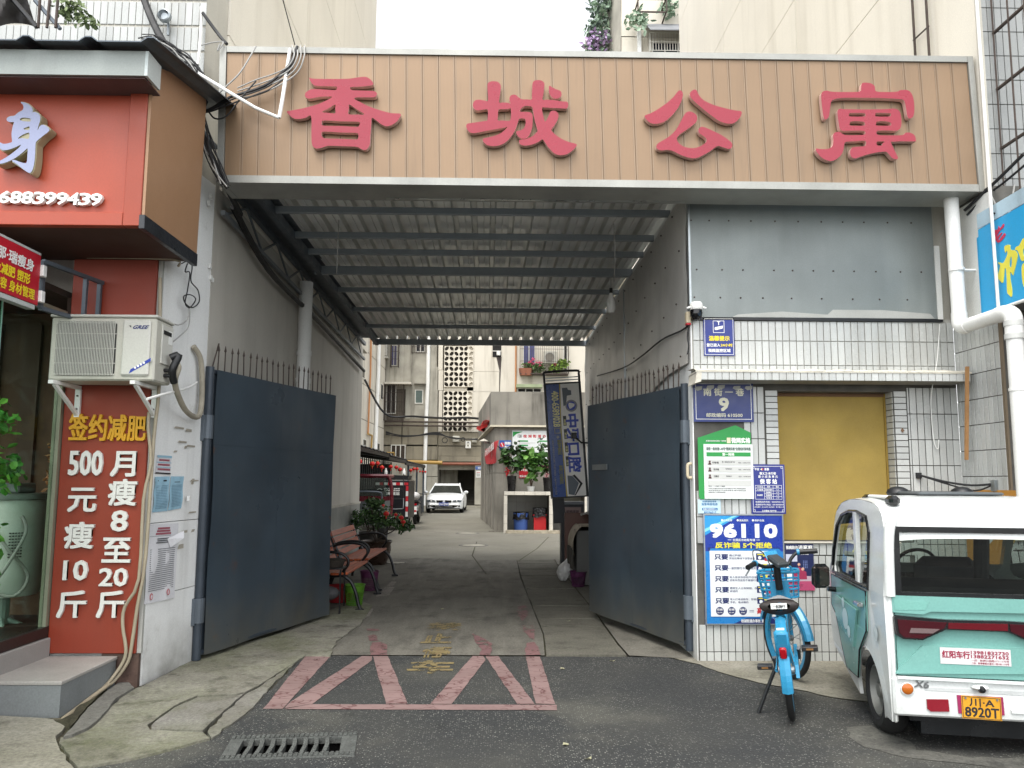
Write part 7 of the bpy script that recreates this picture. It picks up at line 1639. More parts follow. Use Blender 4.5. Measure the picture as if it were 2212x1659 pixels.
BO = G(1712, 1553); BF = G(1709, 1466); hd = math.atan2(BF.x - BO.x, BF.y - BO.y); WB = (BF - BO).length
BK = thing('bicycle', 'light blue shared bicycle with front basket, parked on its kickstand before the gatehouse', 'bicycle', tuple(BO), -hd)
BK.rotation_euler = (0, rad(-5), -hd)
M_bb = mat('light_blue_bike_paint', '2f86ae', .3, var=.04, sc=4); M_bb2 = mat('mid_blue_bike_plastic', '2787b0', .4, var=.05); M_sad = mat('dark_saddle_vinyl', '2c2625', .5, var=.1, bump=.1)
R_ = .30; hw = Vector((0, 0, R_)); fw_ = Vector((0, WB, R_))
bl_ = lambda name, mb, mt, par=BK, sm=True: mb.build(name, mt, par, smooth=sm, local=True)
wheel(BK, hw, R_, .022, (1, 0, 0), M_rubber, M_bb)
st_ = rad(33); sa = Vector((math.cos(st_), math.sin(st_), 0)); sf = Vector((-math.sin(st_), math.cos(st_), 0))   # steering axis frame (turned left)
wheel(BK, fw_, R_, .022, sa, M_rubber, M_bb)
arc = lambda c, r, a0, a1, f, n=14: [c + f * r * math.cos(rad(a0 + (a1 - a0) * i / n)) + Vector((0, 0, r * math.sin(rad(a0 + (a1 - a0) * i / n)))) for i in range(n + 1)]
def fender(c, a0, a1, f, ax, nm, w=.035, par=BK, mt=M_bb, r=R_ + .022):
    m = MB(); P = arc(c, r, a0, a1, f, 18); Q = arc(c, r + .014, a0, a1, f, 18); D = arc(c, r - .03, a0, a1, f, 18)
    for i in range(18):
        for A_, B_, C_, D_ in ((D[i] - ax * w, D[i + 1] - ax * w, P[i + 1] - ax * w * .9, P[i] - ax * w * .9), (P[i] - ax * w * .9, P[i + 1] - ax * w * .9, Q[i + 1], Q[i]), (Q[i], Q[i + 1], P[i + 1] + ax * w * .9, P[i] + ax * w * .9), (P[i] + ax * w * .9, P[i + 1] + ax * w * .9, D[i + 1] + ax * w, D[i] + ax * w)): m.quad(A_, B_, C_, D_)
    return m.build(nm, mt, par, smooth=True, local=True)
Yf = Vector((0, 1, 0)); Xf = Vector((1, 0, 0))
fender(hw, 78, 192, Yf, Xf, 'rear_mudguard'); fender(fw_, 20, 175, sf, sa, 'front_mudguard', .032)
# rear reflector housing and light
bl_('tail_housing', MB().obox((0, -R_ * .86 - .035, R_ + .20), (.042, 0, 0), (0, .016, .010), (0, -.045, .105), .012), M_bb); bl_('tail_light', MB().obox((0, -R_ * .94 - .035, R_ + .17), (.021, 0, 0), (0, .010, .004), (0, -.012, .035), .008), mat('red_reflector', 'a3101c', .15))
bl_('number_sticker', MB().obox((0, -R_ * .80 - .035, R_ + .265), (.022, 0, 0), (0, .008, .004), (0, -.018, .045)), M_paper, sm=False)
# frame
bb = Vector((0, .43, .29)); seat = Vector((0, .20, .595)); head = fw_ + Vector((0, -.19, .36)); hb = fw_ + Vector((0, -.12, .25))
m = MB(); m.tube(smooth3([head + Vector((0, 0, -.06)), head + Vector((0, -.16, -.26)), bb + Vector((0, .12, .10)), bb, bb + Vector((0, -.02, .1)), seat], 5), .034, 14); bl_('main_tube', m, M_bb)
bl_('seat_post', MB().cyl(seat - Vector((0, -.02, .12)), seat + Vector((0, -.025, .09)), .018, 12), M_bb); bl_('head_tube', MB().cyl(head + Vector((0, .0, .06)), hb, .028, 14), M_bb)
for s in (-1, 1):
    bl_('chain_stay', MB().tube([bb + Vector((s * .03, 0, 0)), hw + Vector((s * .06, 0, 0))], .013, 8), M_bb); bl_('seat_stay', MB().tube([seat + Vector((s * .02, .03, -.14)), hw + Vector((s * .06, 0, 0))], .011, 8), M_bb)
    bl_('fork_blade', MB().tube(smooth3([hb + Vector((0, 0, .02)) + sa * s * .035, fw_ + sa * s * .05 + Vector((0, 0, .36)), fw_ + sa * s * .052], 4), .014, 8), M_bb2)
    bl_('mudguard_stay', MB().tube([hw + Vector((s * .055, 0, 0)), hw + Vector((s * .03, -.28, .22))], .004, 6), M_steel)
bl_('chain_guard', MB().prism([(.055, -.06, R_ - .035), (.055, bb.y + .10, R_ - .10), (.055, bb.y + .13, R_ - .02), (.055, bb.y + .06, R_ + .07), (.055, -.03, R_ + .04)], (.022, 0, 0)), M_bb, sm=False)
for s in (-1, 1):
    e = bb + Vector((s * .085, .14 * -s, .09 * s)); bl_('crank', MB().tube([bb + Vector((s * .05, 0, 0)), bb + Vector((s * .085, 0, 0)), e], .011, 8), M_darksteel)
    P_ = bl_('pedal', MB().box(e.x + s * .02, e.x + s * .125, e.y - .045, e.y + .045, e.z - .014, e.z + .014, .004), M_black, sm=False); bl_('pedal_reflector', MB().box(e.x + s * .05, e.x + s * .095, e.y - .048, e.y - .0455, e.z - .006, e.z + .006), mat('amber_reflector', '8a6236', .3), P_, False)
# saddle
def sad(u, v):
    a = 2 * math.pi * u; y_ = -.15 + .29 * v; w = (.105 * (1 - v) ** .55 * (1 if v < .5 else .92) + .028) * min(1, (v + .03) * 9) ** .5 * min(1, (1.02 - v) * 6) ** .5
    h = .062 * min(1, (v + .03) * 9) ** .5; return Vector((w * math.cos(a), seat.y - .02 + y_, seat.z + .105 + (h * math.sin(a) * (1 if math.sin(a) < 0 else .62)) - .012 * v))
SD = bl_('saddle', MB().grid(sad, 26, 16), M_sad); bl_('saddle_sticker', MB().obox((.0, seat.y - .178, seat.z + .105), (.05, 0, 0), (0, .003, .0), (0, 0, .018)), M_paper, SD, False)
m = MB(); add_text(m, '一起骑行', (-.04, seat.y - .182, seat.z + .092), (.08, 0, 0), (0, 0, .022), .02, 0, .001); bl_('lettering', m, M_bk, SD, False)
bl_('saddle_cover', MB().grid(lambda u, v: sad(.13 + .24 * u, .12 + .8 * v) + Vector((0, 0, .006)), 8, 10), mat('grey_speckled_cover', '8d9092', .6, var=.5, sc=60), SD)
# bars, display, basket
st0 = head + Vector((0, -.01, .06)); stt = head + Vector((0, -.05, .22)); bl_('stem', MB().tube([st0 - Vector((0, 0, .02)), stt], .026, 12), M_black)
bars = [stt + sa * -.30 + sf * -.10 + Vector((0, 0, .02)), stt + sa * -.20 + sf * -.03 + Vector((0, 0, .035)), stt + sa * -.10 + Vector((0, 0, .0)), stt, stt + sa * .10, stt + sa * .13 + Vector((0, 0, .04)), stt + sa * .19 + sf * -.02 + Vector((0, 0, .085)), stt + sa * .31 + sf * -.08 + Vector((0, 0, .085))]
bl_('handlebar', MB().tube(smooth3(bars, 4), .013, 10), M_black)
for a, b in ((bars[0], bars[1]), (bars[7], bars[6])): bl_('grip', MB().tube([a, a.lerp(b, .55), b], .019, 12), M_black); bl_('grip_ring', MB().tube([a.lerp(b, .98), a.lerp(b, 1.12)], .024, 12), M_bb)
bl_('brake_lever', MB().tube([bars[1] + sf * .02, bars[0] + sf * .04 + Vector((0, 0, -.06))], .006, 6), M_steel)
bl_('display', MB().obox(stt + sf * -.02 + Vector((0, 0, .035)), sa * .05, sf * .075 + Vector((0, 0, .03)), Vector((0, 0, .02)) - sf * .008, .012), mat('grey_display', '3d4245', .35), sm=False); bl_('display_hood', MB().obox(stt + sf * .05 + Vector((0, 0, .075)), sa * .055, sf * .02 + Vector((0, 0, .028)), Vector((0, 0, .008)), .005), M_bb, sm=False)
bc = head + Vector((0, .17, .06)); bw, bd_, bh = .15, .11, .095
m = MB()
for k_, sc_ in ((-1, .86), (-.35, .92), (.3, .97), (1, 1.0)):
    ring = [bc + Vector((sx * bw * sc_, sy * bd_ * sc_, k_ * bh)) for sx, sy in ((-1, -.7), (-.8, -1), (.8, -1), (1, -.7), (1, .7), (.8, 1), (-.8, 1), (-1, .7))]; m.tube(ring, .008 if k_ < 1 else .011, 6, closed=True)
for i in range(20):
    a = 2 * math.pi * i / 20; p_ = Vector((max(-1, min(1, 1.25 * math.cos(a))), max(-1, min(1, 1.25 * math.sin(a))), 0))
    m.tube([bc + Vector((p_.x * bw * .86, p_.y * bd_ * .86, -bh)), bc + Vector((p_.x * bw, p_.y * bd_, bh))], .006, 5)
m.box(bc.x - bw * .8, bc.x + bw * .8, bc.y - bd_ * .8, bc.y + bd_ * .8, bc.z - bh - .006, bc.z - bh + .006)
BS_ = bl_('basket', m, M_bb2); bl_('basket_plate', MB().box(-.07, .07, bc.y - bd_ - .014, bc.y - bd_ - .002, bc.z - bh * 1.1, bc.z + bh * .4, .004), M_bb2, BS_, False)
bl_('basket_handle', MB().tube(smooth3([bc + Vector((-.10, -.08, bh)), bc + Vector((-.08, -.08, bh + .05)), bc + Vector((.08, -.08, bh + .05)), bc + Vector((.10, -.08, bh))], 3), .009, 8), M_bb, BS_)
bl_('brake_cable', MB().tube(smooth3([bars[1], stt + sa * -.12 + sf * .10 + Vector((0, 0, .12)), stt + sf * .13 + Vector((0, 0, .06)), head + Vector((0, .04, -.02))], 5), .004, 6), M_cable)
bl_('kickstand', MB().tube(smooth3([hw + Vector((-.07, .06, 0)), hw + Vector((-.13, .06, -.12)), hw + Vector((-.235, .05, -.335))], 3), .012, 8), M_black)

# ================================================================== MICRO VAN
VA = rad(10.8); VO = Y(1929, 1545, 4.43); VO = Vector((VO.x, 4.43, 0))
VD = Vector((math.cos(VA), -math.sin(VA), 0)); VN = Vector((math.sin(VA), math.cos(VA), 0))
MV = thing('micro_van', 'small white and mint green micro van parked rear towards us at the right edge', 'van', tuple(VO), -VA)
def vp(u, v, dy=0.):
    d = ray(u, v); q0 = VO + VN * dy; t = (q0 - EYE).dot(VN) / d.dot(VN); p = EYE + d * t - VO; return Vector((p.dot(VD), p.dot(VN), p.z))
vb = lambda name, mb, mt, par=MV, sm=False: mb.build(name, mt, par, smooth=sm, local=True)
M_vw = mat('white_van_paint', 'd0d3d1', .16, var=.04, sc=2, low=.35, streak=.1, dirt='8a877c'); M_vt = mat('mint_green_panel', '6f9f97', .2, var=.06, sc=2, streak=.15, dirt='5a7570', low=.4); M_vbk = mat('black_van_trim', '131517', .25, var=.1)
VW, VH = 1.2, 1.385
prof = [(.0, .17), (.0, .86), (.0, 1.16), (.02, 1.24), (.08, 1.32), (.22, 1.375), (.5, VH + .01), (.8, VH + .005), (1.02, 1.36), (1.18, 1.29), (1.27, 1.19), (1.39, .92), (1.50, .85), (1.57, .72), (1.60, .5), (1.57, .38), (1.50, .32), (1.4, .30)]
arcR = [(1.22 + .29 * math.cos(rad(a)) * 1, .25 + .29 * math.sin(rad(a))) for a in range(0, 181, 20)]; arcB = [(.40 + .27 * math.cos(rad(a)), .22 + .27 * math.sin(rad(a))) for a in range(-15, 196, 15)]
outer = prof[:-1] + [(1.40, .30), (.85, .20)] + arcB + [(.1, .17)]
win = [(.30, .86), (.30, 1.20), (.38, 1.29), (.60, 1.315), (.8, 1.31), (.98, 1.28), (1.11, 1.2), (1.22, 1.02), (1.26, .90), (1.22, .86)]
side_x = lambda y, z: .035 * max(0, z - .8) ** 1.3 / .45 + .06 * max(0, .45 - z) + .16 * max(0, y - 1.1) ** 1.4
vs1, fs1 = fill2d([outer, win])
for s in (0, 1):
    m = MB(); put_flat(m, vs1, fs1, lambda a, b: Vector((side_x(a, b) if not s else VW - side_x(a, b), a, b)), Vector((-1 if not s else 1, 0, 0)), .022); vb('body_side', m, M_vw, sm=False)
def span(v0, v1, y0i, lift=0., n=10):
    pts = spline([Vector((a, b, 0)) for a, b in prof[y0i[0]:y0i[1] + 1]], 4, False)
    def fn(u, v):
        t = v * (len(pts) - 1); k = min(len(pts) - 2, int(t)); p = pts[k].lerp(pts[k + 1], t - k); sx = side_x(p.x, p.y) - .022
        return Vector((sx + (VW - 2 * sx) * u, p.x, p.y + lift * (1 - (2 * u - 1) ** 4)))
    return MB().grid(fn, n, max(4, len(pts) - 1))
vb('roof', span(0, 0, (2, 10), .03, 16), M_vw, sm=True); vb('windscreen', span(0, 0, (10, 11)), M_glass, sm=True); vb('nose', span(0, 0, (11, 16)), M_vw, sm=True)
vb('floor', MB().box(.1, VW - .1, .04, 1.5, .17, .26), M_vbk)
# rear face: everything surveyed on the rear plane, small reliefs proud of it
def rpoly(px, d0, d1, mt, nm, par=MV, sm=False):
    L = [vp(*q) for q in px]; m = MB(); m.prism([Vector((p.x, -d0, p.z)) for p in L], (0, -(d1 - d0), 0)); return vb(nm, m, mt, par, sm)
q8 = lambda x, y: (1659 + x / 4, 1244 + y / 4); q4 = lambda x, y: (1659 + x / 4, 829.5 + y / 4)
zl = lambda v: vp(1940, v).z
m = MB(); m.box(.0, .028, -.012, .05, .165, .88, .01); m.tube(smooth3([Vector((.014, .0, .86)), Vector((.016, .0, 1.0)), Vector((.02, .0, 1.15)), Vector((.035, .01, 1.25)), Vector((.075, .05, 1.33))], 4), .03, 10); vb('rear_pillar', m, M_vw, sm=True)
m = MB(); m.box(VW - .028, VW, -.012, .05, .165, .88, .01); m.tube(smooth3([Vector((VW - .014, .0, .86)), Vector((VW - .016, .0, 1.0)), Vector((VW - .02, .0, 1.15)), Vector((VW - .035, .01, 1.25)), Vector((VW - .075, .05, 1.33))], 4), .03, 10); vb('rear_pillar', m, M_vw, sm=True)
zt0, zt1 = zl(1461), zl(1287); M_w0, M_w1 = zl(1290), zl(1137)
vs2, fs2 = fill2d([[(.03, M_w0), (VW - .03, M_w0), (VW - .045, M_w1), (.045, M_w1)], [(.075, zl(1278)), (VW - .075, zl(1278)), (VW - .08, zl(1149)), (.078, zl(1149))]])
m = MB(); put_flat(m, vs2, fs2, lambda a, b: Vector((a, .006, b)), Vector((0, -1, 0)), .014); vb('window_surround', m, M_vbk)
vb('rear_window', MB().quad((.06, .008, zl(1282)), (VW - .06, .008, zl(1282)), (VW - .1, .008, zl(1145)), (.1, .008, zl(1145))), glass('van_rear_glass', 'c2cdc9', .0, .1))
rear = MB().box(.03, VW - .03, .0, .03, zt0, zt1, .004); TG = vb('tailgate', rear, M_vt)
m = MB(); m.tube([Vector((.034, -.004, zt0 + .004)), Vector((VW - .034, -.004, zt0 + .004)), Vector((VW - .034, -.004, zt1)), Vector((.034, -.004, zt1))], .005, 6, closed=True); vb('tailgate_seal', m, M_vbk, TG)
rpoly([q8(1060, 165), q8(3400, 240), q8(3400, 345), q8(1400, 305), q8(1330, 330), q8(1070, 310)], .0005, .016, M_vt, 'upper_crease', TG)
rpoly([q8(1075, 205), q8(1385, 215), q8(1350, 290), q8(1090, 290)], .0165, .018, mat('mint_recess_panel', '6fa399', .3), 'handle_recess', TG)  # handle recess drawn as a flat panel in nearly the same mint
rpoly([q8(1120, 800), q8(1330, 600), q8(1420, 600), q8(3400, 660), q8(3400, 850), q8(1095, 840)], .0005, .012, M_vt, 'lower_crease', TG)
TLt = mat('dark_red_tail_lens', '3a0d15', .12, var=.06)
rpoly([q8(1072, 350), q8(1100, 335), q8(1530, 372), q8(2050, 385), q8(3400, 470), q8(3400, 560), q8(2200, 545), q8(2050, 475), q8(1520, 455), q8(1320, 545), q8(1150, 535), q8(1095, 500)], .0005, .034, M_vbk, 'tail_light_bar', TG)
rpoly([q8(1100, 365), q8(1525, 392), q8(1500, 440), q8(1310, 530), q8(1160, 520), q8(1115, 480)], .0345, .04, TLt, 'tail_lens', TG); rpoly([q8(1535, 395), q8(2045, 405), q8(2045, 465), q8(1535, 445)], .0345, .04, mat('red_tail_lens', '560f18', .12), 'tail_lens', TG); rpoly([q8(2060, 405), q8(3300, 480), q8(3300, 545), q8(2210, 535), q8(2070, 470)], .0345, .04, TLt, 'tail_lens', TG)
rpoly([q8(1215, 438), q8(1460, 448), q8(1400, 485), q8(1200, 480)], .0405, .044, mat('smoky_clear_lens', '6a5a5a', .12), 'reverse_lens', TG)
# dealer sticker
a_, b_, c_ = vp(*q8(1483, 752)), vp(*q8(2093, 778)), vp(*q8(1480, 612)); sp_ = Panel(a_ + Vector((0, -.013, 0)), (b_.x - a_.x, 0, b_.z - a_.z), (0, 0, c_.z - a_.z)); m = MB(); sp_.slab(m, 0, 0, 1, 1, 0, .002); SK = vb('dealer_sticker', m, flat('sticker_grey_white', 'c9c4c4', .4), TG)
def vtxt(pan, body, a0, b0, a1, b1, mt, par, bold=.03, lift=.003): m = MB(); pan.text(m, body, a0, b0, a1, b1, bold=bold, lift=lift); vb('lettering', m, mt, par)
M_mar = flat('maroon_print', '8c1f3c', .5)
for it in (('红阳车行', .03, .36, .42, .82, .03), ('13981832730', .44, .66, .97, .86, .04), ('13882271632', .44, .42, .97, .62, .04), ('一店：新都公园路171—173号', .44, .22, .97, .35, .01), ('二店：新都警都大道北一段108—110号', .44, .05, .97, .18, .01)): vtxt(sp_, *it[:5], M_mar, SK, it[5])
# bumper
BP = vb('rear_bumper', MB().box(.0, VW, -.03, .06, zl(1543), zl(1461), .012), M_vw)
rpoly([q8(1095, 870), q8(3400, 985), q8(3400, 960), q8(1095, 850)], .0305, .05, M_vw, 'bumper_lip', BP); rpoly([q8(1330, 950), q8(3400, 1040), q8(3400, 1085), q8(1340, 975)], .0305, .033, mat('grey_white_recess', 'b9bcbb', .3), 'bumper_recess', BP)
c_ = vp(*q8(1185, 960)); vb('indicator', MB().lathe([(.030, .0), (.030, .012), (.024, .017), (.001, .018)], c_ + Vector((0, -.03, 0)), 20, (0, -1, 0)), mat('amber_lens', 'a85a1c', .2), BP, True); vb('indicator_ring', MB().lathe([(.031, 0), (.036, .0), (.036, .010), (.031, .012)], c_ + Vector((0, -.03, 0)), 20, (0, -1, 0)), M_vw, BP, True)
rpoly([q8(1350, 1050), q8(1535, 1052), q8(1545, 1155), q8(1385, 1155), q8(1355, 1130)], .0305, .04, mat('deep_red_reflector', '7c1a26', .2), 'reflector', BP)
b0 = vp(*q8(1245, 945)); m = MB(); add_text(m, 'X6', b0 + Vector((0, -.031, 0)), (.072, 0, -.004), (.008, 0, .035), .04, .006, .0, em=False); vb('badge', m, mat('chrome', 'c9cccd', .12, .9), BP)
c_ = vp(*q8(1805, 948)); vb('lock_surround', MB().ball(c_ + Vector((0, -.032, 0)), .045, 16, 8, .35), M_vw, BP, True); vb('reversing_camera', MB().lathe([(.02, 0), (.016, .014), (.001, .016)], c_ + Vector((0, -.062, -.006)), 14, (0, -1, 0)), M_vbk, BP, True)
rpoly([q8(1610, 1015), q8(2005, 1035), q8(2020, 1190), q8(1625, 1172)], .0305, .036, mat('magenta_plate_frame', '8c2450', .4), 'plate_frame', BP)
a_, b_, c_ = vp(*q8(1655, 1210)), vp(*q8(1995, 1235)), vp(*q8(1645, 1015)); lp = Panel(a_ + Vector((0, -.0365, 0)), (b_.x - a_.x, 0, b_.z - a_.z), (0, 0, c_.z - a_.z))
m = MB(); lp.slab(m, 0, 0, 1, 1, 0, .004); LP = vb('number_plate', m, mat('yellow_number_plate', 'c98f1e', .4, var=.05), BP); m = MB(); lp.frame(m, .02, .03, .98, .97, .02, .0045, .0055); vb('plate_border', m, M_bk, LP)
vtxt(lp, '川·A', .20, .56, .82, .93, M_bk, LP, .025, .005); vtxt(lp, '8920T', .08, .10, .93, .52, M_bk, LP, .03, .005)
for a in (.1, .9): m = MB(); lp.disc(m, a, .90, .045, .005, .010, 10); vb('plate_bolt', m, M_steel, LP)
rpoly([q8(2080, 1170), q8(3400, 1250), q8(3400, 1220), q8(2075, 1145)], .0305, .04, M_vw, 'bumper_ledge', BP)
# left door, mirror, wheels
sx_ = lambda y, z: side_x(y, z) - .024
door = [(.62, .26), (.52, .45), (.34, .60), (.32, .84), (1.24, .84), (1.28, .62), (1.1, .58), (.98, .40), (.90, .26)]; vs3, fs3 = fill2d([door]); m = MB(); put_flat(m, vs3, fs3, lambda a, b: Vector((sx_(a, b), a, b)), Vector((-1, 0, 0)), .012); DR = vb('door', m, M_vt)
m = MB(); m.prism([(sx_(.62, .45) - .012, .62, .45), (sx_(1.05, .55) - .012, 1.06, .58), (sx_(1.05, .75) - .012, 1.06, .72), (sx_(.5, .7) - .012, .5, .70)], (-.012, 0, 0)); vb('door_crease', m, M_vt, DR)
vb('door_seal', MB().tube([Vector((sx_(a, b) - .010, a, b)) for a, b in door], .005, 6, closed=True), M_vbk, DR); vb('door_handle', MB().box(sx_(.40, .75) - .05, sx_(.40, .75) - .01, .36, .47, .735, .765, .008), mat('chrome', 'c9cccd', .12, .9), DR)
m = MB(); m.lathe([(.07, 0), (.001, .002)], (sx_(.75, .55) - .026, .78, .60), 16, (-1, 0, 0)); m.lathe([(.035, 0), (.001, .002)], (sx_(.75, .55) - .026, .82, .70), 12, (-1, 0, 0)); m.lathe([(.04, 0), (.001, .002)], (sx_(.7, .55) - .026, .70, .53), 12, (-1, 0, 0)); vb('bird_sticker', m, flat('pale_sticker', 'b9cfd0', .4), DR)
for sgn in (0,): vb('sticker_cloud', MB().lathe([(.045, 0), (.001, .002)], (sx_(.18, .6) - .004, .17, .62), 14, (-1, 0, 0)), flat('outline_sticker', 'c7cdcc', .4), MV)
for s in (0, 1):
    m = MB(); L = [Vector(((side_x(a, b) + .004) if not s else VW - side_x(a, b) - .004, a, b)) for a, b in win]; m.quad(*L); vb('side_window', m, M_glass)
    rim = [Vector(((side_x(a, b) - .024) if not s else VW - side_x(a, b) + .024, a, b)) for a, b in win]; vb('window_seal', MB().tube(rim, .012, 6, closed=True), M_vbk)
    vb('window_pillar', MB().box((side_x(.55, 1.1) - .022) if not s else VW - side_x(.55, 1.1) - .005, (side_x(.55, 1.1) + .005) if not s else VW - side_x(.55, 1.1) + .022, .60, .655, .86, 1.31), M_vw)
c_ = Vector((-.13, 1.10, .84)); MR = vb('mirror', MB().obox(c_, (.065, .02, 0), (0, .035, 0), (0, 0, .085), .03), M_vbk); vb('mirror_glass', MB().obox(c_ + Vector((0, -.037, 0)), (.052, 0, 0), (0, .002, 0), (0, 0, .068), .01), mat('mirror', '6a5f5a', .05, .9), MR); vb('mirror_arm', MB().tube([c_ + Vector((.05, .01, -.09)), c_ + Vector((.17, .02, -.10))], .018, 8), M_vbk, MR)
for y_, xs_ in ((.40, (.085, VW - .085)), (1.15, (VW / 2,))):
    for x_ in xs_:
        s = -1 if x_ < .5 else 1; Wv = MB().torus((x_, y_, .24), .185, .058, (1, 0, 0), 36, 10, 1.25).build('wheel', M_rubber, MV, smooth=True, local=True)
        vb('rim', MB().lathe([(.15, .055), (.14, .06), (.12, .02), (.05, .01), (.04, .05), (.001, .055)], (x_, y_, .24), 24, (s, 0, 0)), mat('dusty_rim', '7b7e7c', .5, .5, var=.2, low=.6), Wv, True)
        vb('wheel_arch', MB().lathe([(.30, -.10), (.30, .04)], (x_, y_, .25), 24, (s, 0, 0)), M_vbk, MV, True) if False else None
vb('underbody', MB().box(.16, VW - .16, .05, 1.5, .10, .168), M_vbk)
# inside: seats and wheel
M_seat = mat('black_quilted_seat', '1a1a1b', .6, var=.2, bump=.3, bsc=30)
vb('rear_seat', MB().box(.12, VW - .12, .30, .42, .3, .93, .05), M_seat); vb('front_seat', MB().box(.40, .80, .74, .86, .3, 1.02, .06), M_seat); vb('steering_wheel', MB().torus((.52, 1.14, .93), .13, .012, (0, .8, .5), 28, 8), M_vbk, sm=True); vb('dashboard', MB().box(.12, VW - .12, 1.2, 1.34, .6, .86, .04), M_vbk)
m = MB(); m.tube([(.70, .52, .9), (.72, .5, 1.36)], .045, 10); vb('roll_post', m, M_seat)
# roof rails
for x_ in (.10, VW - .13):
    for y_ in (.16, .66): vb('rail_foot', MB().obox((x_, y_, VH + .012), (.032, 0, 0), (0, .055, .0), (0, 0, .030), .02), M_vbk)
    vb('roof_rail', MB().box(x_ - .022, x_ + .022, .22, .60, VH + .022, VH + .042, .008), M_pvc)
vb('roof_hatch', MB().box(.34, .84, .45, .95, VH + .042, VH + .062, .014), mat('grey_roof_hatch', '4d5254', .5)); vb('hatch_base', MB().box(.38, .80, .48, .92, VH + .0, VH + .04), M_vbk)
for x_ in (.34, .75): vb('hatch_dome', MB().ball((x_ + .03, .95, VH + .05), .075, 14, 6, .6), M_black, sm=True)

# ================================================================== WHITE CAR in the courtyard
CX_, CY_ = -2.60, 36.2
CR = thing('parked_car', 'white saloon car facing us at the far end of the courtyard', 'car', (CX_, CY_, 0))
cb = lambda name, mb, mt, par=CR, sm=False: mb.build(name, mt, par, smooth=sm, local=True)
M_cw = mat('white_car_paint', 'e2e4e4', .15, var=.02)
# stations along the length: (y, half width at belt, bonnet/belt height)
sec = [(-.02, .66, .60, .24), (.10, .80, .68, .22), (.45, .875, .80, .2), (1.1, .905, .90, .2), (1.9, .91, .95, .2), (3.2, .91, .98, .2), (4.2, .88, .98, .22), (4.55, .78, .90, .26)]
def body(u, v):
    t = v * (len(sec) - 1); k = min(len(sec) - 2, int(t)); f = t - k; a, b = sec[k], sec[k + 1]; y_, w, h, g = [a[i] + (b[i] - a[i]) * f for i in range(4)]
    P = [(-w * .96, g), (-w, g + .12), (-w * 1.0, (g + h) / 2), (-w * .975, h - .1), (-w * .86, h - .015), (-w * .5, h + .02), (0, h + .03), (w * .5, h + .02), (w * .86, h - .015), (w * .975, h - .1), (w, (g + h) / 2), (w, g + .12), (w * .96, g)]
    s = u * 12; i = min(11, int(s)); q = s - i; return Vector((P[i][0] + (P[i + 1][0] - P[i][0]) * q, y_, P[i][1] + (P[i + 1][1] - P[i][1]) * q))
m = MB().grid(body, 24, 28); cb('body', m, M_cw, sm=True)
m = MB(); pf = [body(i / 24, 0) for i in range(25)]; m.quad(*pf); cb('front_face', m, M_cw)
MBc = MB(); cab = [(1.25, .74, .92), (2.0, .63, 1.25), (2.5, .60, 1.38), (3.3, .58, 1.36), (4.1, .70, .98)]
for (ya, wa, za), (yb3, wb, zb3) in zip(cab[1:4], cab[2:5]): MBc.quad((-wa, ya, za), (wa, ya, za), (wb, yb3, zb3), (-wb, yb3, zb3))
cb('roof', MBc, M_cw); cb('windscreen', MB().quad((-.74, 1.25, .93), (.74, 1.25, .93), (.63, 2.0, 1.28), (-.63, 2.0, 1.28)), mat('dark_windscreen', '1c2221', .15, var=.3, sc=3, spec=.25)); m = MB()
for s in (-1, 1): m.quad((s * .80, 1.2, .90), (s * .76, 4.1, .97), (s * .58, 3.3, 1.36), (s * .60, 2.5, 1.38), (s * .63, 2.0, 1.25))
cb('side_window', m, M_wgl); m = MB()
for s in (-1, 1): m.tube([(s * .79, 1.2, .92), (s * .64, 2.0, 1.255), (s * .605, 2.5, 1.38)], .035, 8)
cb('roof_pillar', m, M_cw, sm=True); cb('sunroof', MB().box(-.42, .42, 2.55, 3.0, 1.372, 1.392), M_vbk)
for s in (-1, 1):
    cb('headlight', MB().prism([(s * .42, -.03 + .02, .54), (s * .80, .08, .52), (s * .83, .12, .60), (s * .60, .03, .635), (s * .42, -.0, .60)], (0, -.05, 0)), mat('headlight_lens', '4d5358', .1)); cb('daytime_lamp', MB().ball((s * .60, -.03, .58), .035, 10, 6), M_paper)
    cb('grille', MB().obox((s * .20, -.045, .57), (.15, 0, 0), (0, .02, 0), (0, 0, .058), .03), M_vbk); cb('grille_ring', MB().torus((s * .20, -.06, .57), .10, .010, (0, 1, 0), 20, 6), mat('chrome', 'c9cccd', .12, .9)) if False else None
    cb('fog_intake', MB().obox((s * .58, -.0, .335), (.17, s * .05, 0), (0, .03, 0), (0, 0, .042), .02), M_vbk); cb('mirror', MB().ball((s * .98, 1.35, .97), .105, 12, 8, .7), M_cw, sm=True)
    for y_ in (.80, 3.6): Wc = MB().torus((s * .80, y_, .31), .235, .075, (1, 0, 0), 24, 8, 1.35).build('wheel', M_rubber, CR, smooth=True, local=True); cb('rim', MB().lathe([(.2, .07), (.001, .06)], (s * .80, y_, .31), 16, (s, 0, 0)), M_steel, Wc)
cb('lower_intake', MB().obox((0, -.02, .295), (.50, 0, 0), (0, .03, 0), (0, 0, .03), .015), M_vbk); cb('bumper', MB().obox((0, -.02, .40), (.70, 0, 0), (0, .05, 0), (0, 0, .06), .05), M_cw); cb('splitter', MB().obox((0, .02, .225), (.74, 0, 0), (0, .06, 0), (0, 0, .02), .01), M_vbk)
pp = Panel((-.22, -.085, .36), (.44, 0, 0), (0, 0, .14)); m = MB(); pp.slab(m, 0, 0, 1, 1, 0, .012); NP = cb('number_plate', m, flat('blue_number_plate', '1d3f9c', .35)); m = MB(); pp.text(m, '川A·7J707', .05, .15, .95, .85, bold=.04, lift=.016); cb('lettering', m, M_wt, NP)

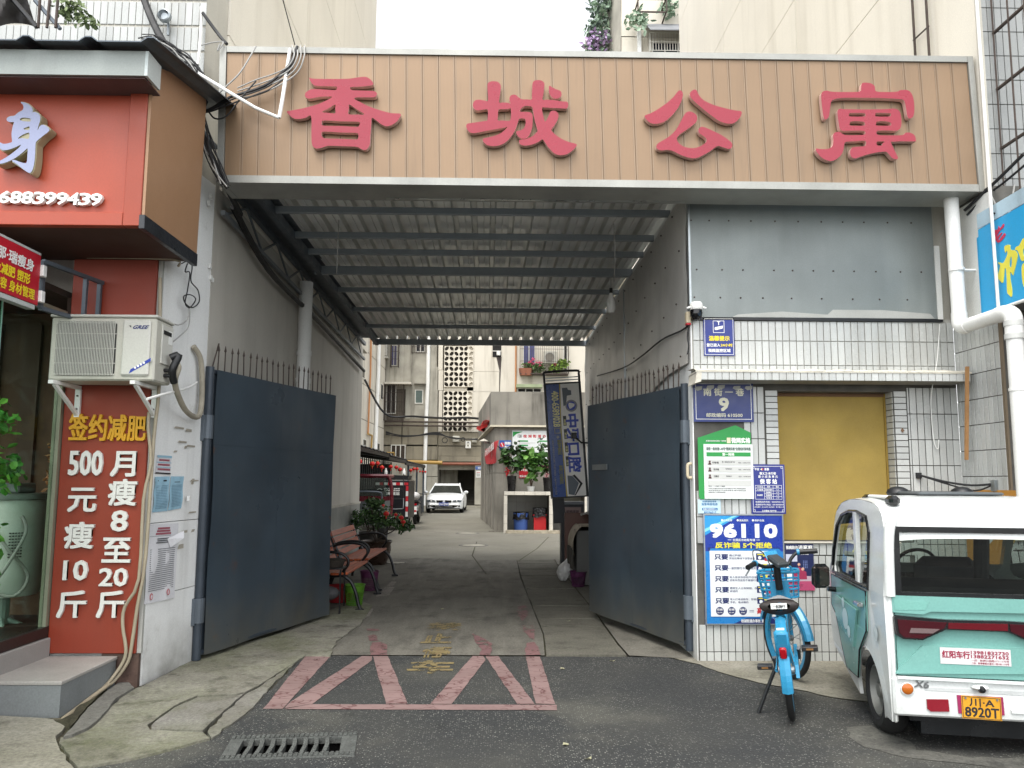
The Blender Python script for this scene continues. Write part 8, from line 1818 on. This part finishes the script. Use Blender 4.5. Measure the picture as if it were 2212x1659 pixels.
# ================================================================== CARGO TRICYCLES, SCOOTER
t = thing('red_tricycle', 'dark red cargo tricycle with a grey bed, half hidden by the passage corner', 'tricycle', (-3.52, 19.4, 0)); tb = lambda n_, m_, mt_, sm=False: m_.build(n_, mt_, t, smooth=sm, local=True)
M_rt = mat('dark_red_cab', '5e1420', .3, var=.1); M_bed = mat('grey_cargo_bed', '4c5254', .5, var=.12)
tb('tailgate', MB().box(-.58, .58, 0, .03, .52, .98, .006), M_bed)
for z in (.62, .75, .88): tb('tailgate_rib', MB().box(-.55, .55, -.012, -.001, z - .015, z + .015), M_bed)
for s in (-1, 1): tb('bed_side', MB().box(s * .58 - .015, s * .58 + .015, .031, 1.3, .52, .98), M_bed); Wt = MB().torus((s * .50, .75, .26), .2, .06, (1, 0, 0), 24, 8).build('wheel', M_rubber, t, smooth=True, local=True); tb('mudguard', MB().lathe([(.31, -.09), (.31, .09), (.295, .09), (.295, -.09)], (s * .50, .75, .26), 20, (1, 0, 0)), M_black)
tb('bed_floor', MB().box(-.56, .56, .031, 1.3, .50, .53), M_bed); tb('bed_rail', MB().tube(smooth3([(-.56, .02, .98), (-.56, .02, 1.15), (-.45, .02, 1.22), (.45, .02, 1.22), (.56, .02, 1.12), (.56, .02, .98)], 3), .022, 8), M_darksteel, True)
for s in (-1, 1): tb('cab_post', MB().tube(smooth3([(s * .58, 1.5, .5), (s * .60, 1.5, 1.2), (s * .52, 1.52, 1.58), (s * .40, 1.55, 1.64)], 4), .05, 8), M_rt, True)
tb('cab_roof', MB().box(-.54, .54, 1.35, 2.5, 1.58, 1.68, .045), M_rt); tb('cab_back', MB().box(-.55, .55, 1.52, 1.55, .5, 1.08), M_rt); tb('cab_window', MB().box(-.50, .50, 1.53, 1.54, 1.09, 1.57), M_glass); tb('cab_front', MB().box(-.5, .5, 2.35, 2.5, .4, 1.05, .05), M_rt)
MB().torus((0, 2.6, .26), .2, .05, (1, 0, 0), 24, 8).build('wheel', M_rubber, t, smooth=True, local=True); tb('seat', MB().box(-.4, .4, 1.7, 2.0, .6, 1.25, .05), M_black)
t = thing('courier_tricycle', 'black courier tricycle box with red and white warning strips and white lettering', 'tricycle', (-3.28, 23.5, 0))
tb('box', MB().box(-.52, .52, 0, 1.6, .35, 1.52, .02), mat('black_courier_box', '14161b', .4, var=.1)); M_rf, M_wf = mat('red_warning_strip', 'b01c28', .4), mat('white_warning_strip', 'c9c9c6', .4)
for i in range(8): tb('warning_strip', MB().box(-.50 + i * .125, -.376 + i * .125, -.012, -.002, 1.37, 1.45), M_wf if i % 2 == 0 else M_rf)
for i in range(6): tb('warning_strip', MB().box(.43, .505, -.012, -.002, .42 + i * .155, .57 + i * .155), M_rf if i % 2 else M_wf)
pn_ = Panel((-.5, -.003, .35), (1.0, 0, 0), (0, 0, 1.2))
for body, a0, b0, a1, b1 in (('EXPRESS', .26, .70, .74, .775), ('顺丰速运', .26, .60, .74, .68), ('SF', .08, .64, .19, .72)): m = MB(); pn_.text(m, body, a0, b0, a1, b1, bold=.04, lift=.012); tb('lettering', m, M_wt)
tb('logo_ring', MB().torus((-.365, -.012, 1.165), .095, .010, (0, 1, 0), 26, 6), M_wt); m = MB(); pn_.poly(m, [(.02, .52), (.08, .50), (.10, .62), (.04, .65)], .012, .014); tb('logo_mark', m, M_rf)
for x_ in (-.24, .36): tb('ladder_post', MB().tube([(x_, -.06, .75), (x_, -.06, 1.72)], .014, 8), M_black)
for z in (.95, 1.25): tb('ladder_rung', MB().tube([(-.24, -.06, z), (.36, -.06, z)], .012, 8), M_black)
tb('step_bar', MB().tube(smooth3([(-.25, -.09, .98), (-.25, -.10, .72), (-.19, -.10, .66), (.31, -.10, .66), (.37, -.10, .72), (.37, -.09, .98)], 3), .014, 8), M_steel, True); tb('roof_box', MB().prism([(-.28, .1, 1.53), (.46, .1, 1.53), (.5, .1, 1.66), (-.40, .1, 1.70)], (0, .9, 0)), M_black); tb('bumper', MB().box(-.5, .52, -.05, .05, .30, .35), M_steel)
for s in (-1, 1): MB().torus((s * .44, .5, .25), .19, .06, (1, 0, 0), 24, 8).build('wheel', M_rubber, t, smooth=True, local=True)
for x_ in (-.22, .34):
    tb('roof_bottle', MB().lathe([(.05, 0), (.05, .10), (.025, .15), (.02, .2), (.001, .2)], (x_, .2, 1.69), 12), M_pvc, True)  # two bottle shapes standing on top of the roof box
t = thing('scooter', 'dark electric scooter with a pale seat box parked beside the courier tricycle', 'scooter', (-2.95, 27.0, 0))
MB().torus((0, 0, .22), .17, .055, (1, 0, .1), 24, 8).build('wheel', M_rubber, t, smooth=True, local=True); MB().torus((0, 1.2, .22), .17, .05, (1, 0, 0), 24, 8).build('wheel', M_rubber, t, smooth=True, local=True)
tb('body', MB().prism([(-.14, -.25, .48), (-.14, -.12, .72), (-.14, .55, .66), (-.14, .7, .35), (-.14, 1.0, .32), (-.14, 1.12, .95), (-.14, 1.2, .95), (-.14, 1.15, .25), (-.14, .2, .25)], (.28, 0, 0)), mat('dark_scooter_body', '1f2226', .3)); tb('seat', MB().box(-.16, .16, -.15, .55, .70, .80, .04), M_black); tb('top_box', MB().ball((0, -.18, .98), .2, 16, 8, .72), mat('pale_scooter_box', 'c9c9c8', .3), True)
tb('handlebar', MB().tube([(-.3, 1.1, 1.02), (0, 1.16, 1.04), (.3, 1.1, 1.02)], .018, 8), M_black); tb('plate', MB().box(-.10, .10, -.32, -.31, .36, .62), M_paper); tb('plate_stripe', MB().box(-.09, .09, -.325, -.3205, .44, .50), M_rd); tb('tail_light', MB().box(-.1, .1, -.30, -.26, .66, .72, .01), mat('red_reflector', 'a3101c', .15))
# ================================================================== SMALL THINGS: pipes, papers, cables
# beige conduits down the red advert panel and round the step
yc = 5.775
def conduit(label, pts, r=.014, mt=M_beige, nm='conduit'):
    return solo(nm, label, 'pipe', MB().tube(smooth3(pts, 3), r, 10), mt, 'beige conduits by the red panel', smooth=True)
conduit('straight beige conduit from behind the air conditioner down the right edge of the red panel', [Y(346, 600, yc), Y(344, 830, yc), Y(332, 950, yc), Y(315, 1200, yc), Y(297, 1310, yc), Y(285, 1390, yc), Y(276, 1430, yc), Vector((-2.765, 5.74, .06)), Vector((-2.77, 5.62, .045))], .013)
conduit('curved beige hose crossing the lower characters of the red panel', [Y(322, 890, yc - .02), Y(320, 925, yc - .02), Y(326, 1000, yc - .02), Y(310, 1080, yc - .02), Y(300, 1250, yc - .02), Y(270, 1310, yc - .02), Y(265, 1350, yc - .02), Y(272, 1400, yc - .02), Y(266, 1430, yc - .02), Vector((-2.775, 5.70, .07)), Vector((-2.775, 5.55, .03))], .012)
conduit('beige conduit running level round the foot of the grey step', [Vector((-2.767, 5.66, .05)), Vector((-2.767, 5.4, .02)), Vector((-2.768, 5.12, -.015)), Vector((-2.80, 5.066, -.02)), Vector((-3.19, 5.066, -.02)), Vector((-3.21, 5.06, -.05)), Vector((-3.21, 5.06, -.1))], .015)
conduit('short beige pipe under the shop sign soffit at the top of the red panel', [Y(188, 556, 5.78), Y(372, 560, 5.78), Y(385, 575, 5.82)], .010)
# insulated pipe loop of the air conditioner
t = thing('refrigerant_hose', 'wrapped grey beige hose looping from the air conditioner into the white pier wall', 'hose', tuple(Y(420, 880, 6.0)))
w0 = lambda u, v, dx=.05: X(u, v, -2.56 + dx)
MB().tube(smooth3([Vector((-2.44, 5.66, 2.36)), Vector((-2.40, 5.68, 2.34)), w0(378, 830, .12), w0(400, 885, .09), w0(428, 900, .07), w0(436, 860, .06), w0(434, 780, .05), w0(418, 748, .02)], 5), .022, 10).build('insulation', mat('wrapped_hose', '9b9484', .7, var=.15, sc=12), t, smooth=True)
MB().tube(smooth3([Vector((-2.45, 5.65, 2.40)), Vector((-2.40, 5.67, 2.42)), w0(372, 800, .13), w0(376, 826, .125)], 4), .028, 10).build('black_sleeve', M_black, t, smooth=True)
MB().tube(smooth3([w0(318, 862, .1), w0(360, 850, .1), w0(405, 838, .08), w0(425, 826, .05)], 4), .010, 8).build('drain_tube', M_pvc, t, smooth=True)
# papers on the white pier
def pierx(y): return -2.62 + .087 * (y - 5.85) / .705
def paper(name, label, q, mt, curl=.01, seed=0):
    P = [X(u, v, -2.575) for u, v in q]      # bl, br, tr, tl
    for p in P: p.x = pierx(p.y) + .004
    def fn(a, b):
        p = (P[0].lerp(P[1], a)).lerp(P[3].lerp(P[2], a), b); p.x += curl * abs(mnoise.noise(Vector((a * 2.2, b * 1.8, seed)))) + curl * .6 * max(0, a - .75); return p
    t = thing(name, label, 'notice', tuple(P[0])); MB().grid(fn, 8, 10).build('sheet', mt, t, smooth=True); return t, fn
def plines(t, fn, rows, mt, nm='print'):
    m = MB()
    for a0, a1, b0, b1 in rows:
        q = [fn(a0, b0), fn(a1, b0), fn(a1, b1), fn(a0, b1)]; m.quad(*[p + Vector((.003, 0, 0)) for p in q])
    m.build(nm, mt, t)['kind'] = 'stuff'
M_pb = mat('pale_blue_paper', '8fb4c6', .8, var=.06); M_pw = mat('white_paper', 'cfcfd2', .8, var=.05)
t, fn = paper('small_notice', 'small blue and white sticker notice, topmost paper on the white pier', [(346, 1023), (371, 1025), (374, 985), (350, 983)], M_pw, .004, 1)
plines(t, fn, [(0, 1, .88, 1), (0, 1, .60, .64), (0, 1, .34, .38)], M_pb); plines(t, fn, [(.15, .85, .70, .80), (.1, .9, .45, .55), (.1, .95, .2, .3)], flat('dusty_red_print', '9a5560')); plines(t, fn, [(0, 1, 0, .08)], M_bk)
for lab, q, s in (('left sheet of the light blue double notice on the white pier', [(340, 1107), (364, 1104), (370, 1029), (345, 1030)], 2), ('right sheet of the light blue double notice on the white pier', [(366, 1103), (388, 1098), (393, 1029), (372, 1029)], 3)):
    t, fn = paper('blue_notice', lab, q, M_pb, .02, s); t['group'] = 'light blue notice sheets'
    plines(t, fn, [(.2, .8, .86, .90)] if s == 2 else [(.3, .7, .82, .84)], M_bk); plines(t, fn, [(.12, .88, .1 + i * .045, .112 + i * .045) for i in range(15)], flat('grey_blue_print', '5c7d92'))
t, fn = paper('stamped_notice', 'long white stamped notice with a torn corner, lowest paper on the white pier', [(324, 1306), (374, 1291), (383, 1130), (333, 1133)], M_pw, .02, 4)
plines(t, fn, [(.3, .7, .93, .955), (.28, .72, .895, .92), (.25, .75, .86, .885)], flat('dusty_red_print', '9a5560')); plines(t, fn, [(.05, .75, .842, .846), (.3, .7, .80, .815), (.3, .7, .775, .79), (.25, .75, .75, .765)] + [(.08, .92, .15 + i * .026, .158 + i * .026) for i in range(21)], flat('grey_print', '55585c'))
for a, b in ((.2, .08), (.72, .10)): 
    c = fn(a, b) + Vector((.004, 0, 0)); MB().torus(c, .022, .003, (1, .05, 0), 18, 4).build('red_stamp', flat('stamp_red', 'a83a44'), t)
m = MB(); q = [fn(.62, .80), fn(.98, .90), fn(.95, .80), fn(.72, .68)]; m.quad(*[p + Vector((d, 0, 0)) for p, d in zip(q, (.006, .05, .06, .008))]); m.build('torn_flap', M_pw, t)
m = MB()
for u, v, w, h in ((392, 925, 26, 4), (405, 930, 14, 6), (396, 955, 22, 4), (410, 964, 24, 4), (381, 975, 5, 4), (398, 966, 4, 5), (415, 1038, 22, 3), (409, 1040, 4, 12), (410, 1106, 20, 3), (395, 1148, 14, 5), (408, 1146, 5, 5), (388, 1180, 10, 9)):
    p = X(u, v, -2.575); sc = p.y / FPX; p.x = pierx(p.y) + .003; m.obox(p, (.002, 0, 0), (0, w * sc * 1.3, 0), (0, .01, h * sc / 2))
solo('paper_scraps', 'torn paper and tape scraps left on the white pier around the notices', 'scraps', m, mat('old_tape', 'a39d90', .8, var=.2), kind='stuff')
m = MB()
for u, v in ((450, 575), (452, 600), (455, 605), (452, 425), (448, 440), (404, 1076)):
    p = X(u, v, -2.54); p.x = -2.535; m.box(p.x, p.x + .02, p.y - .015, p.y + .015, p.z - .02, p.z + .02)
solo('wall_clips', 'small white clips and plugs left on the white pier', 'clips', m, M_pvc, kind='stuff')
# cables: one thing per cable
def cable(label, pts, r, mt=M_cable, grp='cables at the left building corner', nm='cable', k=5): return solo(nm, label, 'cable', MB().tube(smooth3(pts, k), r, 6), mt, grp, smooth=True)
yy = 5.98
c1 = lambda x, y, d=yy: Y(x / 4, y / 4, d)
cable('thick black conduit slanting from the top edge to the corner of the shop sign', [c1(1225, -60, 6.2), c1(1300, 140, 6.15), c1(1370, 290, 6.05), c1(1420, 380, 5.98)], .030)
rc = random.Random(5)
base = [(1200, 350), (1330, 340), (1450, 400), (1560, 480), (1650, 560), (1720, 680), (1740, 840), (1700, 960), (1740, 1120), (1790, 1270), (1850, 1420), (1930, 1600)]
for i in range(12):
    o = [rc.uniform(-1, 1) for _ in range(4)]
    pts = [c1(x + o[0] * 45 + rc.uniform(-22, 22), y + o[1] * 40 + rc.uniform(-22, 22), 5.93 + .05 * rc.random()) for x, y in base[rc.choice((0, 0, 1, 2)):]]
    cable('thin cable in the tangled bundle down the corner between shop sign and gateway sign', pts, rc.uniform(.0045, .008), M_cable if i % 4 else M_greycable, 'tangled thin cables at the sign corner', k=4)
cable('thick black cable bundle hanging down the corner into the passage', [c1(1680, 1060), c1(1730, 1130), c1(1770, 1250), c1(1820, 1340), c1(1880, 1480), c1(1960, 1620, 6.3), Vector((-2.42, 6.9, 3.95))], .026)
cable('black cable running along the top of the left passage wall', [Vector((-2.42, 6.7, 3.95)), Vector((xt(8) + .03, 8, 3.72)), Vector((xt(10) + .03, 10, 3.70)), Vector((xt(12) + .03, 12, 3.66)), Vector((xt(14.6) + .03, 14.6, 3.6))], .03)
for i, (dz, lab) in enumerate(((0, 'topmost'), (25, 'middle'), (60, 'lowest'))):
    cable(lab + ' dark cable swinging from the sign corner across the left end of the gateway sign', [c1(1650, 960 + i * 6, 5.97), c1(1800, 950 + dz * .3, 5.97), c1(1990, 840 + dz, 5.98), c1(2212, 770 + dz * .8, 6.0), c1(2350, 700 + dz, 6.02), c1(2500, 560 + dz, 6.03), c1(2570, 400, 6.06)], .012 if i == 0 else .007)
cable('dark loop of cable sagging left of the gateway sign', [c1(1800, 960), c1(1860, 1025), c1(1960, 1000), c1(2080, 850), c1(2212, 700, 6.0)], .007)
cable('fine brown wire curving over the brown side panel of the shop sign', [c1(1440, 470), c1(1480, 560), c1(1560, 660), c1(1640, 730)], .004, M_iron); cable('long fine brown wire dropping over the brown side panel', [c1(1430, 460), c1(1480, 720), c1(1560, 940), c1(1660, 1060)], .004, M_iron)
cable('pale looped cable at the top left of the gateway sign', [c1(1740, 390, 6.1), c1(1850, 365, 6.08), c1(1930, 365, 6.08), c1(1880, 440, 6.06), c1(1900, 380, 6.06)], .006, M_greycable)
cable('pale cable hanging across the left end strip of the gateway sign', [c1(2212, 400, 6.05), c1(2080, 620, 6.0), c1(1950, 750, 6.0), c1(1840, 850, 5.98)], .007, M_greycable)
r2c = lambda x, y, d=6.02: Y(553 + x / 4, y / 4, d)
for i, lab in enumerate(('outer', 'second', 'third', 'inner')):
    o = i * 28; cable(lab + ' pale cable looping down from the top trim beside the first red character', [r2c(310 + o * 1.3, 392, 6.09), r2c(330 + o, 480 + o * .2, 6.02), r2c(270 + o * 1.0, 580 + o * .6), r2c(150 + o * .5, 640 + o * 1.2), r2c(0, 690 + o * 1.6), r2c(-160, 760 + o)], .006, M_greycable)
cable('thin wire stretched over the upper cream wall above the left end of the sign', [X(590, -80, -2.5), X(637, 97, -2.5)], .006)
cd = MB(); cd.tube([c1(1715, 635, 5.95), c1(2010, 815, 5.95), c1(2212, 935, 5.96), r2c(200, 1018, 5.98)], .014, 8); cd.tube([r2c(200, 1018, 5.98), r2c(225, 880, 5.99), r2c(295, 425, 6.08)], .016, 8); solo('bent_conduit', 'white plastic conduit bent in a sharp V across the left end of the gateway sign', 'pipe', cd, M_pvc)
cable('pale cable pipe edge up the left building corner', [c1(1740, 60, 6.24), c1(1735, 300, 6.24), c1(1710, 560, 6.2)], .014, M_pvc)
cable('black cable slanting under the tiled corner behind the sign', [c1(1750, 110, 6.22), c1(1890, 300, 6.22), c1(1960, 380, 6.15)], .014)
# looped wires on the white pier
wz = lambda x, y: X(x / 4, 414.5 + y / 4, -2.53)
cable('tangled black wire loops hanging on the white pier above the air conditioner', [wz(1570, 620), wz(1640, 590), wz(1660, 650), wz(1650, 770), wz(1710, 850), wz(1720, 950), wz(1660, 1000), wz(1600, 960), wz(1590, 900), wz(1650, 890), wz(1690, 930), wz(1640, 1000), wz(1600, 960), wz(1620, 850), wz(1640, 700), wz(1600, 690), wz(1620, 620)], .005)
cable('grey wire drooping from the looped wires to the air conditioner', [wz(1640, 1000), wz(1620, 1100), wz(1540, 1150), wz(1450, 1110)], .005, M_greycable); cable('lower grey wire looping from the wire tangle to the air conditioner side', [wz(1640, 1030), wz(1630, 1160), wz(1560, 1240), wz(1470, 1310), wz(1455, 1280)], .005, M_greycable)
cable('thin wire along the edge of the brown side panel down the white pier', [wz(1640, -60), wz(1620, 200), wz(1590, 420), wz(1600, 560)], .006)
# passage downpipe
t = thing('downpipe', 'fat grey white downpipe against the left passage wall behind the gate leaf', 'pipe', (-2.5, 9.6, 0)); px0 = wallx(9.6) + .11
MB().cyl((px0, 9.6, 0), (px0, 9.6, 4.02), .085, 18).build('pipe', M_white, t, smooth=True)
for z in (3.1, 2.75, 1.9): MB().cyl((px0, 9.6, z - .03), (px0, 9.6, z + .03), .095, 18).build('coupling', M_white, t, smooth=True)
# hanging lamp and wires under the canopy
t = thing('hanging_lamp', 'white bulb lamp hanging on a wire beside the puckered metal sheet', 'lamp', tuple(Y(1320, 678, 9.2)))
q = Y(1320, 660, 9.2); MB().lathe([(.018, .16), (.03, .12), (.055, .06), (.058, -.04), (.04, -.09), (.001, -.10)], q, 16).build('shade', M_pvc, t, smooth=True); MB().cyl(q + Vector((0, 0, .15)), q + Vector((0, 0, .22)), .02, 10).build('cap', M_black, t); MB().tube([q + Vector((0, 0, .2)), Vector((q.x, 9.2, 4.0))], .004, 5).build('cord', M_greycable, t)
cable('thin pale wire hanging from the first purlin on the right of the canopy', [Y(1326, 483, 7.4), Y(1328, 560, 7.6), Y(1326, 608, 7.9)], .005, M_greycable, 'wires under the canopy'); cable('thin pale wire hanging from the purlins on the left of the canopy', [Y(732, 475, 7.4), Y(728, 570, 7.6), Y(727, 590, 7.7)], .005, M_greycable, 'wires under the canopy')
cable('cable drooping from the junction box along the lower edge of the puckered sheet', [Vector((1.66, 6.65, 2.88)), X(1470, 715, 1.64), X(1428, 735, 1.62), X(1385, 770, 1.6), X(1345, 795, 1.58), X(1290, 812, 1.56)], .009, M_cable, 'wires on the right wall')
cable('coiled wires dangling under the junction box', [Vector((1.665, 6.62, 2.88)), Vector((1.655, 6.64, 2.78)), Vector((1.66, 6.62, 2.70)), Vector((1.65, 6.63, 2.62)), Vector((1.66, 6.62, 2.68))], .006, M_cable, 'wires on the right wall')
# cables over the courtyard
cable('heavy black cable sagging across the courtyard in front of the rear building', [Vector((-6.6, 37, 6.4)), Y(*cA(600, 1175), 38), Y(*cA(1050, 1215), 38), Y(*cA(1550, 1245), 36), Y(*cA(1900, 1235), 34), Y(*cA(2180, 1260), 32)], .055, M_cable, 'cables across the courtyard')
for i in range(5):
    cable(('topmost', 'second', 'third', 'fourth', 'lowest')[i] + ' thin dark wire slung along the stained wall above the ground floor windows', [Y(*cB(610, 20 + i * 14), YB - .3), Y(*cB(860, 70 + rc.randrange(40)), YB - .35), Y(*cB(1100, 85 + rc.randrange(25)), YB - .35), Y(*cB(1430, 35 + i * 10), YB - .3), Y(*cB(1700, 90 + rc.randrange(50)), YB - .4), Y(*cB(2150, 135 + i * 8), YB - .4)], .022, M_cable, 'wires on the rear wall')
for x, y, r, lab in ((1565, 165, 42, 'bigger loop of spare black cable on the rear wall'), (1860, 150, 30, 'smaller loop of spare black cable on the rear wall')):
    p = Y(*cB(x, y), YB - .35); solo('cable_loop', lab, 'cable', MB().torus(p, r * .13333 * YB / FPX, .022, (0, 1, 0), 22, 6), M_cable)
# grille of the balcony at the top left
t = thing('balcony_grille', 'old iron balcony grille with a sagging dark sheet at the top left corner', 'window grille', tuple(c1(200, 200, 5.6)))
for x0, x1 in ((330, 345), (405, 430), (480, 500)): MB().tube([c1(x1, 0, 5.7), c1(x0, 240, 5.7)], .012, 6).build('bar', M_iron, t)
MB().tube([c1(300, 0, 5.72), c1(520, 250, 5.72)], .016, 6).build('diagonal_bar', M_darksteel, t)
MB().grid(lambda u, v: c1(-40 + 260 * u + 90 * v * u, -60 + 300 * v - 40 * math.sin(u * 3), 5.75 - .1 * math.sin(u * 4 + v * 2)), 10, 8).build('dark_sheet', mat('black_tarpaulin', '26221f', .6, var=.3, wave=4), t, smooth=True)
MB().tube([c1(90, -30, 5.7), c1(320, 235, 5.7)], .018, 6).build('edge_bar', M_black, t)
cl = [(c1(540, 60, 5.9), (.10, .06, .10)), (c1(600, 120, 5.9), (.06, .05, .1)), (c1(680, 140, 5.9), (.08, .05, .09)), (c1(770, 160, 5.9), (.09, .05, .05)), (c1(650, 30, 5.9), (.07, .05, .04))]
l1, = leaf_cloud(cl, 130, .06, 71, droop=1.0); t = thing('trailing_vine', 'trailing green vine over the white tiles above the shop sign', 'plant', tuple(c1(600, 200, 5.9))); l1.build('leaves', leafmat('vine_leaf', '6a7a4a', '4a5c34'), t); MB().tube(smooth3([c1(520, -20, 5.92), c1(560, 100, 5.92), c1(640, 60, 5.92), c1(720, 130, 5.92), c1(810, 180, 5.92)], 4), .005, 5).build('stem', M_iron, t)
t = thing('wall_spotlight', 'small round spotlight fixed to the white tiles at the upper left', 'lamp', tuple(c1(1430, 180, 6.24))); p = c1(1430, 150, 6.22); MB().lathe([(.02, -.03), (.055, .0), (.055, .04), (.045, .045), (.03, .02), (.001, .02)], p, 18, (0, -1, 0)).build('lamp_head', M_steel, t, smooth=True); MB().tube([p, p + Vector((0, .06, -.02)), p + Vector((0, .07, -.12))], .012, 8).build('bracket', M_steel, t)
# wires at the right corner
r8c = lambda x, y, d=5.9: Y(1659 + x / 4, 414.5 + y / 4, d)
for lab, pts, mt_, r in (('dark cable rising past the right end of the gateway sign to the window cage', [r8c(1700, 160, 6.3), r8c(1850, 20, 6.1), r8c(2000, -120, 5.9), r8c(2212, -330, 5.6)], M_cable, .014), ('second dark cable rising past the right end of the gateway sign', [r8c(1720, 200, 6.3), r8c(1880, 40, 6.1), r8c(2050, -90, 5.9), r8c(2240, -250, 5.6)], M_cable, .010),
    ('pale looped wire hanging above the blue shop sign', [r8c(1920, 20), r8c(1960, 100), r8c(1990, 180), r8c(2030, 210), r8c(2090, 170), r8c(2110, 60), r8c(2130, -60)], M_greycable, .007), ('dark wire sagging above the blue shop sign', [r8c(1920, 180), r8c(2000, 185), r8c(2100, 140), r8c(2240, 20)], M_cable, .008)): cable(lab, pts, r, mt_, 'wires at the right corner')
